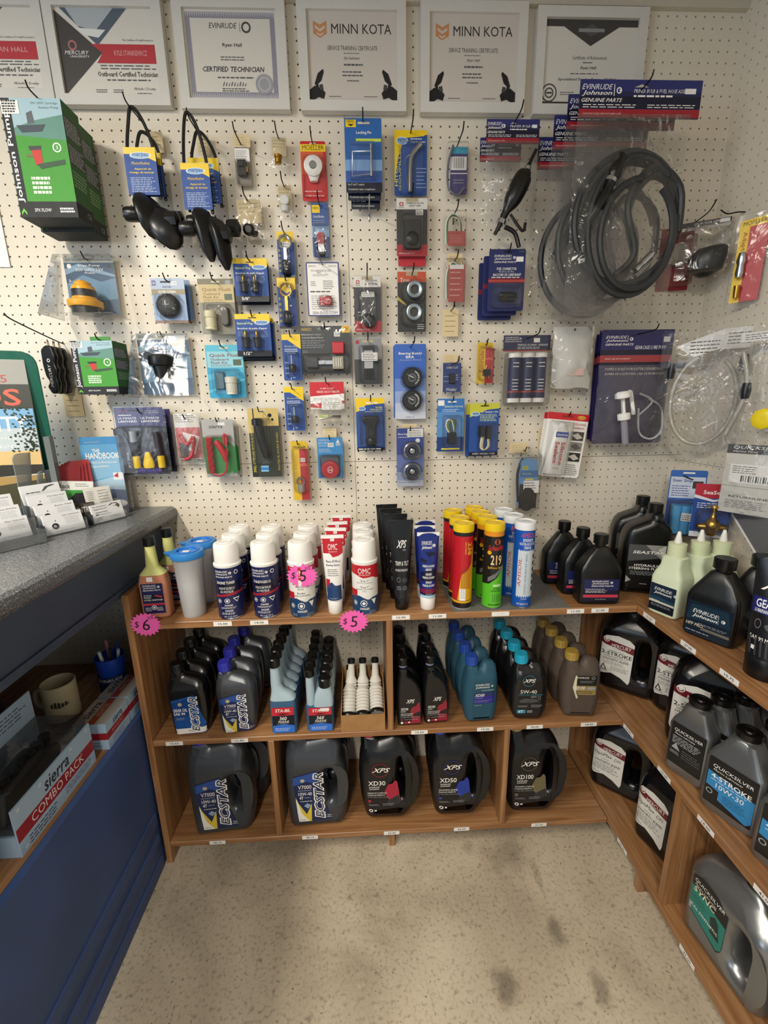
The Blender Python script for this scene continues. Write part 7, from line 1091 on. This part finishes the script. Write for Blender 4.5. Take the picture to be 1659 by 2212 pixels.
def qs(kind):
    def f(b):
        C1=mat('0f1114',.3); b.Q([(.02,.10),(.3,.0),(.7,.03),(1,.18),(1,.9),(.9,1.0),(.4,.88),(.02,.80)],C1)
        b.T('QUICKSILVER',.10,.12,.92,.20,WHITE,.016,.15); b.T('Marine Lubricants',.12,.22,.72,.26,WHITE,.01,.15)
        if kind=='blue': b.Q([(.02,.30),(1,.42),(1,.88),(.9,.97),(.4,.86),(.02,.78)],mat('2a80b8',.3)); b.Q([(.02,.62),(.3,.66),(.3,.84),(.02,.79)],C1); b.T('4-STROKE',.10,.32,.92,.42,WHITE,.016); b.G(.1,.445,.9,.465,1,WHITE,.5); b.T('10W-30',.22,.50,.80,.60,WHITE,.014); b.D(.11,.74,.007,LG,.005); b.G(.4,.66,.94,.84,6,mat('123a5c',.4),.3)
        elif kind=='teal': b.Q([(.02,.30),(1,.40),(1,.88),(.9,.97),(.4,.86),(.02,.78)],mat('1f7a70',.3)); b.T('SYNC',.10,.27,.72,.38,mat('d8d8b8',.3),.016,.2); b.Q([(.62,.5),(.74,.42),(.84,.5),(.92,.8),(.66,.78)],mat('14302c',.3)); b.G(.08,.44,.55,.58,5,mat('0f4a44',.4),.3); b.T('FULL SYNTHETIC',.10,.66,.86,.71,WHITE,.014); b.R(.04,.66,.12,.80,LG)
        else: b.G(.08,.30,.9,.5,5,LG,.45); b.Q([(.08,.62),(.2,.48),(.34,.64)],LG); b.G(.4,.56,.95,.78,4,GR,.4); b.G(.06,.68,.36,.76,3,LG,.4)
    return f
capk=lambda c,z:(c.lathe([(.024,z),(.0245,z+.002),(.0245,z+.014),(.022,z+.016),(.017,z+.016),(.016,z+.013)],BLK,n=28),c.lathe([(.012,z+.0132),(.010,z+.017)],BLK,n=16))
def silver(kind,w,d,H1,H2,lw,lh,lz,grp): return pyr('oil_bottle','s',grp,SV,w,d,H1,H2,.019,capk,qs(kind),lw,lh,lz,mat('0f1114',.3))
r=silver('grey',.098,.060,.150,.205,.080,.118,.148,'silver quarts with black labels'); row(r,[(.742,-.505),(.802,-.500),(.862,-.500),(.920,-.500)],['front silver quart with black label, left end of the silver row','second silver quart, behind the front one','third silver quart, toward the wall','fourth silver quart, against the back panel'],MZ,math.radians(-66))
r=silver('blue',.118,.074,.150,.212,.096,.122,.146,'silver quarts with blue labels'); row(r,[(.762,-.622),(.842,-.610),(.775,-.750),(.860,-.740)],['silver bottle with blue 10W-30 label above the 14.00 price tag','silver bottle with blue label behind the 10W-30 one','nearer silver bottle with blue label, cut by the right edge','silver bottle in the nearer row, toward the wall'],MZ,math.radians(-66))
JS=[(-.098,0,.03),(.096,0,.03),(.108,.05,.04),(.108,.17,.04),(.090,.215,.04),(.035,.262,.03),(-.005,.262,.02),(-.09,.235,.04),(-.106,.20,.04),(-.106,.05,.04)]
JSH=[(.030,.070),(.066,.06),(.080,.10),(.070,.155),(.034,.175),(.024,.12)]
r=jug('oil_jug','m','silver gallon jugs',SV,JS,JSH,.118,.034,(.016,.268,.022,.022,BLK,0),(-.036,.205,.096,.145,qs('teal'))); row(r,[(.772,-.690),(.785,-.930)],['silver jug with teal label on the bottom shelf, right of the wooden divider','second silver jug at the bottom right corner'],BZ+.005,math.radians(-84))
# price labels on the shelf edges
def price(t,u,v,right=False,low=False):
    if right: p=atX(u,v,.6885 if not low else .6835); loc=(p.x-.0006,p.y,p.z); rz=math.radians(-90)
    else: p=atY(u,v,YF-.0005); loc=(p.x,YF-.0008,p.z); rz=0
    wh=.842 if p.z>.7 else .46 if p.z>.3 else BZ; loc=(loc[0],loc[1],wh-.0095)
    o=MB(.050,.0135,-.0004); o.plate(-.025,.025,-.0135,0,-.0004,0,WHITE,0)
    if t: o.T(t,.26,.28,.76,.74,INK,.012)
    else: o.T('12.50',.3,.3,.7,.7,mat('c9c6c0',.5))
    o.M=None; q=o.build('price_label',None,(loc[0],loc[1],loc[2]+.0068)); q.rotation_euler=(0,0,rz)
    wn={.842:'top',.46:'middle',BZ:'bottom'}[wh]; side='right unit' if right else 'back unit'
    return tag(q,f"white price label {'reading '+t if t else 'with faint print'} on the {wn} edge of the {side}",'price label','white price labels on the shelf edges')
for t,u,v in (('15.00',481,1347),('14.00',560,1345),('10.90',866,1332),('11.00',945,1330),('',1081,1326),('11.05',1243,1321),('21.00',1296,1318),('12.65',377,1607),('11.85',518,1602),('10.65',906,1584),('19.00',1048,1575),('18.00',1155,1569),('24.00',1272,1562),('49.10',471,1827),('64.00',846,1797),('66.50',997,1790),('67.50',1164,1781)): price(t,u,v)
o=price('49.10',670,1812); o['label']='white price label reading 49.10 below the middle bottom compartment'
for t,u,v,lo in (('15.50',1403,1333,0),('27.00',1487,1397,0),('10.75',1576,1460,0),('53.00',1358,1577,0),('10.00',1435,1672,0),('14.00',1525,1783,0),('41.00',1655,1930,0),('53.50',1345,1823,1),('45.00',1486,2058,1)): price(t,u,v,True,lo)
# ---------------- on and under the counter ----------------
CTZ=1.1045
def holder(label,x,y,rz,cards,tiers,w=.098,top=None,deep=.03):
    r=thing('card_holder',label,'card holder',(x,y,CTZ),rz,'clear business card holders on the counter'); b=MB()
    for t in range(tiers):
        y0=t*deep; z0=t*.022; b.box(-w/2,w/2,y0-.0012,y0,0,z0+.024,ACRYL); 
        for s in (-1,1): b.box(s*w/2-.0006,s*w/2+.0006,y0,y0+deep,0,z0+.03,ACRYL)
    b.box(-w/2,w/2,-.0012,tiers*deep,0,.0015,ACRYL); b.box(-w/2,w/2,tiers*deep-.001,tiers*deep,0,tiers*.022+.035,ACRYL); b.build('acrylic_stand',r); return r
def bcard(label,x,y,z,rz,fn,w=.089,h=.051,th=.006,rx=-.28):
    r=thing('business_cards',label,'business cards',(x,y,z),rz,'stacks of white business cards',0,rx); b=MB(w,h,0); b.M=Matrix.Translation((0,0,h)); b.plate(-w/2,w/2,-h,0,0,th,mat('e6e8ec',.5),.001); fn(b); b.build('card_stack',r); return r
def pcard(nm):
    def f(b):
        b.T(nm,.50,.12,.94,.20,GR,.01); b.G(.54,.24,.94,.60,6,LG,.2); b.D(.26,.62,.008,INK); b.D(.25,.61,.0035,LG); b.Q([(.27,.38),(.29,.30),(.31,.38)],GR); b.G(.2,.85,.9,.9,1,LG,.3); b.G(.08,.93,.5,.97,1,LG,.3)
    return f
RZB=math.radians(58); c,s=math.cos(RZB),math.sin(RZB)
def loc(bx,by,lx,ly): return bx+c*lx-s*ly,by+s*lx+c*ly
B0=(-.851,-.298); holder('three-tier clear holder in the middle, full of white cards',B0[0],B0[1],RZB,0,3)
for i,(nm,lab) in enumerate((('Kyle Stankiewicz','front white card stack with round logo, middle holder'),('Ryan Hall','second white card stack, middle holder'),('Michelle Hall','third white card stack, middle holder'),('Bill and Mary','rearmost white card stack with feather drawing'))):
    x,y=loc(*B0,0,.004+.030*i); bcard(lab,x,y,CTZ+.003+.0225*i,RZB,pcard(nm) if i<3 else (lambda b:(b.G(.12,.35,.5,.44,1,INK,.5),b.Q([(.5,.4),(.62,.15),(.8,.08),(.9,.12),(.7,.2),(.58,.36)],GR))))
A0=(-.918,-.392); holder('tiered clear holder at the left edge, full of white cards',A0[0],A0[1],RZB,0,2,.1)
for i,(nm,lab) in enumerate((('Matt Vitbrook','front white card stack, left holder'),('Jason Kinney','second white card stack, left holder'),('Robert Rainey','third white card stack, left holder'))):
    x,y=loc(*A0,0,.006+.032*i); bcard(lab,x,y,CTZ+.012+.024*i,RZB,pcard(nm))
A1=loc(-.918,-.392,0,-.05); b0=holder('empty front tray of the card stands on the counter',A1[0],A1[1],RZB,0,1,.10,None,.046)
C0_=(-.805,-.186); holder('small clear holder with fish logo cards near the counter edge',C0_[0],C0_[1],math.radians(64),0,1)
def shop(b): b.T("The Sportsman's",.06,.10,.50,.19,INK,.014); b.T('Repair Shop LLC',.08,.24,.50,.33,INK,.014); b.Q([(.55,.18),(.68,.08),(.85,.10),(.93,.25),(.88,.42),(.80,.28),(.68,.22)],GR); b.Q([(.60,.20),(.72,.12),(.84,.16),(.80,.24),(.68,.22)],WHITE); b.G(.1,.42,.5,.5,1,GR,.4); b.R(.08,.55,.18,.60,INK); b.G(.2,.55,.6,.62,2,GR,.3); b.G(.08,.7,.3,.88,3,GR,.3); b.G(.5,.75,.9,.85,2,LG,.3)
bcard('white cards with a leaping fish drawing, in the small holder',C0_[0]-.002,C0_[1]+.004,CTZ+.003,math.radians(64),shop)
r=thing('receipt_papers','crumpled white receipt papers behind the fish logo cards','paper',(-.845,-.148,CTZ+.0),math.radians(60),None,0,-.2); b=MB(.075,.095,0); b.M=Matrix.Translation((0,0,.095)); b.add([(-.037,0,-.095),(.037,.004,-.095),(.038,.0,-.004),(-.034,.004,0)],[(0,1,2,3)],WHITE); b.add([(-.037,.002,-.095),(.037,.006,-.095),(.038,.002,-.004),(-.034,.006,0)],[(3,2,1,0)],WHITE); b.G(.1,.1,.4,.4,5,LG,.3); b.G(.5,.1,.9,.8,8,LG,.25); b.build('paper_sheet',r)
def flat(name,label,cat,x,y,z,rz,w,h,th,m,fn,rx=-.15,ry=0.,part='cover'):
    r=thing(name,label,cat,(x,y,z),rz,None,ry,rx); b=MB(w,h,0); b.M=Matrix.Translation((0,0,h)); b.plate(-w/2,w/2,-h,0,0,th,m,.001); fn(b); b.build(part,r); return r
def hbk(b):
    b.R(0,0,1,1,mat('5c9ccb',.3)); b.R(0,0,1,.1,mat('3f86c0',.3)); b.Q([(0,.35),(1,.22),(1,.5),(0,.6)],mat('86b4d6',.3)); b.Q([(0,.62),(1,.5),(1,.72),(0,.8)],mat('a3c3d9',.3)); b.Q([(.2,.82),(.6,.70),(1,.72),(1,1),(.1,1)],mat('2f4a7c',.3)); b.D(.75,.90,.012,WHITE,0,20,2.2); b.T('THE',.28,.16,.46,.205,WHITE,.014); b.T('HANDBOOK',.12,.21,.92,.29,WHITE,.016); b.T('of Minnesota Boating Laws',.10,.32,.84,.36,WHITE,.01); b.T('and Responsibilities',.10,.375,.64,.41,WHITE,.01); b.G(.12,.06,.5,.08,1,LG,.5); b.R(.72,.48,.96,.58,mat('d8dce0',.4)); b.Q([(.72,.53),(.84,.48),(.84,.55)],RED)
flat('boating_handbook','blue boating handbook standing in a clear holder against the pegboard','book',-.868,-.085,CTZ+.006,math.radians(12),.112,.225,.008,mat('e4e6ea',.5),hbk,-.12)
r=thing('brochure_holder','clear acrylic brochure holder carrying the blue handbook','holder',(-.868,-.095,CTZ),math.radians(12)); b=MB(); b.box(-.062,.062,0,.0015,0,.10,ACRYL); b.box(-.062,.062,.045,.0465,0,.20,ACRYL); b.box(-.062,.062,0,.046,0,.002,ACRYL)
for s in (-1,1): b.box(s*.062-.0008,s*.062+.0008,0,.046,0,.12,ACRYL)
b.build('acrylic_body',r)
for i in range(4): flat('red_leaflet',f"{['front','second','third','rearmost'][i]} red folded leaflet of the fan beside the handbook",'leaflet',-.918+.006*i-.012,-.148+.012*i,CTZ+.075+.004*i,math.radians(32),.052,.080,.002,RED,lambda b:(b.D(.3,.85,.006,INK,.0045),b.Q([(.62,.75),(.72,.72),(.72,.8)],WHITE)),-.25,.12-.05*i)['group']='red leaflets fanned beside the handbook'
flat('brochure','white, green and black rock brochure in front of the red leaflets','brochure',-.902,-.178,CTZ+.03,math.radians(38),.085,.085,.003,mat('e4e6e2',.5),lambda b:(b.R(.06,.30,.96,.75,mat('3c9a3c',.35)),b.Q([(.2,.75),(.5,.4),(.96,.36),(.96,.75)],INK),b.T('Rock',.06,.10,.36,.24,INK,.012),b.T('COUNTRY',.3,.85,.9,.95,WHITE,.012),b.G(.5,.06,.9,.2,2,GR,.25)),-.2,.14)
flat('brochure','dark brown brochure with white capitals below the rock brochure','brochure',-.880,-.196,CTZ,math.radians(38),.075,.055,.003,mat('3a2c22',.5),lambda b:b.T('COUNTRY',.12,.2,.9,.5,WHITE,.014),-.15)
# green holder with the county magazine
def magz(b):
    b.R(0,0,1,.16,mat('9a9a94',.5)); b.T('2025',.5,.10,.80,.15,mat('a83a34',.4),.01); b.R(0,.16,1,.32,mat('26281e',.4)); b.T('PLUS',.08,.19,.90,.30,mat('e8553a',.35),.016); b.R(0,.32,1,.62,mat('6fa4cc',.35)); b.R(0,.45,1,.66,mat('b7c2c6',.35)); b.R(0,.60,1,.76,mat('d3b47a',.35)); b.Q([(0,.74),(.6,.69),(1,.70),(1,.76),(0,.78)],mat('1f1c12',.4)); b.R(0,.77,1,.85,mat('a5864e',.35)); b.Q([(0,.86),(1,.80),(1,1),(0,1)],mat('3c3a1c',.4)); b.T('COUNTY',.04,.37,.93,.47,WHITE,.014); b.T('Experience',.3,.50,.80,.53,WHITE,0,.4); b.T('Minnesota',.3,.55,.80,.58,WHITE,0,.4)
    rr=random.Random(4)
    for i in range(150): u=1-abs(rr.gauss(0,.10))-.02; v=.30+rr.random()*.30; u-=(.12 if v<.36 else 0)*rr.random()*2; b.k-=1; b.Q([(u,v),(u+.02,v+.004),(u+.015,v+.014),(u-.006,v+.010)],mat('20301a',.5))
r=flat('visitor_magazine','tall visitor magazine with sunset lake cover at the left edge','magazine',-1.050,-.248,CTZ+.05,math.radians(24),.215,.39,.010,mat('d8d6d0',.5),magz,-.10)
r=thing('literature_stand','dark green plastic literature stand behind the magazine','stand',(-1.060,-.205,CTZ),math.radians(24)); b=MB(); GG=mat('0f5a48',.25)
b.outline([(-.13,0,.005),(.125,0,.005),(.125,.46,.04),(-.13,.46,.04)],.01,.006,.002,GG,y=0); b.build('stand_back',r); q=MB(); q.box(.115,.128,-.05,0,0,.24,mat('8e9696',.2,0,.5,.4)); q.box(-.13,.128,-.052,-.05,0,.06,ACRYL); q.build('front_pocket',r)
for i,(xx,hh) in enumerate(((-.985,.20),(-.955,.15))): 
    r=thing('acrylic_divider',('taller' if i==0 else 'lower')+' grey translucent acrylic panel beside the magazine','acrylic panel',(xx,-.215+.03*i,CTZ),math.radians(70)); b=MB(); b.outline([(-.03,0,.002),(.03,0,.002),(.03,hh,.008),(-.03,hh,.02)],.004,.003,.001,film('grey_acrylic_%d'%i,'9aa09e',.55,.1,.5)); b.build('panel',r)
p=atY(0,735,-.03); r=flat('wall_notice','white paper notice edge on the pegboard at the far left','paper',atY(-68,450,-.004).x,-.004,atY(-40,577,-.004).z,0,.16,.24,.0006,WHITE,lambda b:b.G(.1,.1,.7,.8,8,LG,.2),0,0,'paper_sheet')
# --- under the counter
SZ=.5425; LB=mat('a9c4dc',.35); DR=mat('9c2430',.35)
r=thing('parts_carton','long pale blue and red carton reading combo pack, with clear window','box',(-.812,-.575,SZ),math.radians(90)); w_,h_=.245,.112; b=MB(w_,h_,-.026); b.M=Matrix.Translation((0,0,h_)); b.box(-w_/2,w_/2,-.0215,.10,-h_,-h_+.05,LB); b.box(-w_/2,w_/2,-.026,-.022,-h_,0,LB); b.R(0,.42,1,.70,DR); b.T('sierra',.34,.10,.66,.36,mat('2a2c38',.4),.016,.2); b.T('COMBO PACK',.16,.46,.84,.64,WHITE,0); b.G(.1,.76,.45,.96,3,mat('3a4658',.5),.35); b.G(.55,.74,.95,.90,3,mat('5a6678',.5),.3)
for u,v in ((.06,.1),(.06,.9),(.94,.1),(.94,.9),(.3,.1),(.7,.1)): b.D(u,v,.005,mat('c9dcea',.3))
b.build('carton',r); q=MB(w_,.12,.098); q.M=Matrix.Translation((0,0,.21)); q.box(-w_/2,w_/2,.098,.101,-.20,0,LB); q.G(.5,.1,.95,.4,4,mat('4a5668',.5),.3); q.R(.05,.1,.4,.8,mat('c9cdd0',.5)); q.G(.08,.15,.38,.75,6,GR,.3); q.build('back_panel',r)
q=MB(); q.outline([(-.11,.05),(.06,.05),(.08,.10),(.02,.135),(-.09,.125)],.01,.06,.02,BLK,y=.035); 
for i in range(7): q.lathe([(.010,0),(.012,.004),(.012,.02)],BLK,(-.09+.024*i,.03,.118),12)
q.build('black_part',r); q=MB(); q.box(-w_/2+.003,w_/2-.003,-.021,.096,.052,.14,CLEAR); q.build('clear_window',r)
for k,(y,zz) in enumerate(((-.365,0),(-.255,0))):
    r=thing('parts_carton',('nearer' if k==0 else 'farther')+' small pale blue carton with red band under the counter','box',(-.800,y,SZ),math.radians(90),'small pale blue cartons under the counter'); w2,h2=.104,.078; b=MB(w2,h2,-.028); b.box(-w2/2,w2/2,-.028,.055,0,h2,LB); b.M=Matrix.Translation((0,0,h2)); b.R(0,.36,1,.62,DR); b.T('sierra',.30,.08,.72,.30,mat('2a2c38',.4),.016,.2); b.G(.2,.42,.8,.56,2,mat('d8a8a4',.5),.3); b.G(.2,.70,.8,.92,3,mat('5a6678',.5),.25); b.build('carton',r)
    t=MB(w2,.083,-.0); t.M=Matrix.Translation((0,.055,h2))@Matrix.Rotation(math.radians(-90),4,'X'); t.R(0,0,1,1,mat('b4b0a8',.5)); t.R(0,.42,1,.66,mat('a8482c',.4)); t.T('sierra',.2,.1,.85,.34,mat('2a2c38',.4),.016,.2); t.T('ADAPTER',.3,.46,.8,.62,mat('c9a8a0',.5),.01); t.build('top_print',r)
    s2=MB(.083,h2,0); s2.M=Matrix.Translation((-w2/2,.0135,h2))@Matrix.Rotation(math.radians(-90),4,'Z'); s2.R(0,.36,1,.62,DR); s2.G(.1,.7,.9,.9,2,mat('5a6678',.5),.3); s2.build('end_print',r)
MUG=mat('b4aa8c',.4)
r=thing('coffee_mug','beige souvenir mug with brown lettering under the counter','mug',(-.925,-.345,SZ+.055)); b=MB(.07,.08,0,lambda x,y,z:((.040-y)*math.sin(x/.04+.5),-(.040-y)*math.cos(x/.04+.5),z+.10)); b.lathe([(.036,0),(.040,.004),(.0405,.104),(.0385,.106),(.0375,.104),(.036,.01)],MUG,n=32); b.T('KENTUCKY',.1,.12,.75,.24,mat('7a4a28',.5),.012); b.Q([(.2,.5),(.4,.4),(.6,.5),(.8,.46),(.82,.6),(.5,.66),(.2,.6)],mat('2c2a26',.5)); b.build('mug_body',r); q=MB(); q.tube([(-.036,0,.085),(-.062,0,.075),(-.064,0,.04),(-.038,0,.022)],.006,MUG,8); q.build('handle',r)
r=thing('pen_cup','blue cup full of pens, behind the mug under the counter','cup',(-.868,-.205,SZ+.045)); b=MB(.07,.08,0,lambda x,y,z:((.038-y)*math.sin(x/.038+.5),-(.038-y)*math.cos(x/.038+.5),z+.085)); b.lathe([(.030,0),(.033,.003),(.0405,.105),(.038,.106),(.036,.09)],mat('1e4cc0',.35),n=30); b.R(-.6,.42,1.4,1.05,mat('18305c',.35)); b.T('EVINRUDE',-.1,.5,.9,.62,WHITE,.016,.1); b.build('cup_body',r)
for i,(a,m) in enumerate(((.0,'d8dce4'),(1.1,'3a5ab0'),(2.2,'c97a9a'),(3.3,'5a8a5a'),(4.4,'e0e0e0'),(5.4,'2a2a2a'))):
    q=MB(); q.tube([(.012*math.cos(a),.012*math.sin(a),.02),(.03*math.cos(a),.03*math.sin(a),.125+.008*(i%3))],.0045,mat(m,.4),8); o=q.build('pen',None,(-.868,-.205,SZ+.045)); tag(o,f"{['white','blue','pink','green','pale','black'][i]} pen standing in the blue cup under the counter",'pen','pens in the blue cup')
r=thing('storage_bin','brown wooden riser under the mug and pen cup','riser',(-.90,-.27,SZ)); b=MB(); b.box(-.09,.075,-.13,.13,.0,.0445,WY); b.build('riser_block',r)
r=thing('black_bag','dark plastic bag behind the cartons under the counter','bag',(-1.09,-.50,SZ)); b=MB(); b.loft([(0,0,0,.10,.12,3),(.08,0,0,.11,.13,2.4),(.16,.01,0,.09,.11,2.2),(.21,.0,.01,.05,.06,2)],mat('15161a',.3)); b.build('bag_body',r)
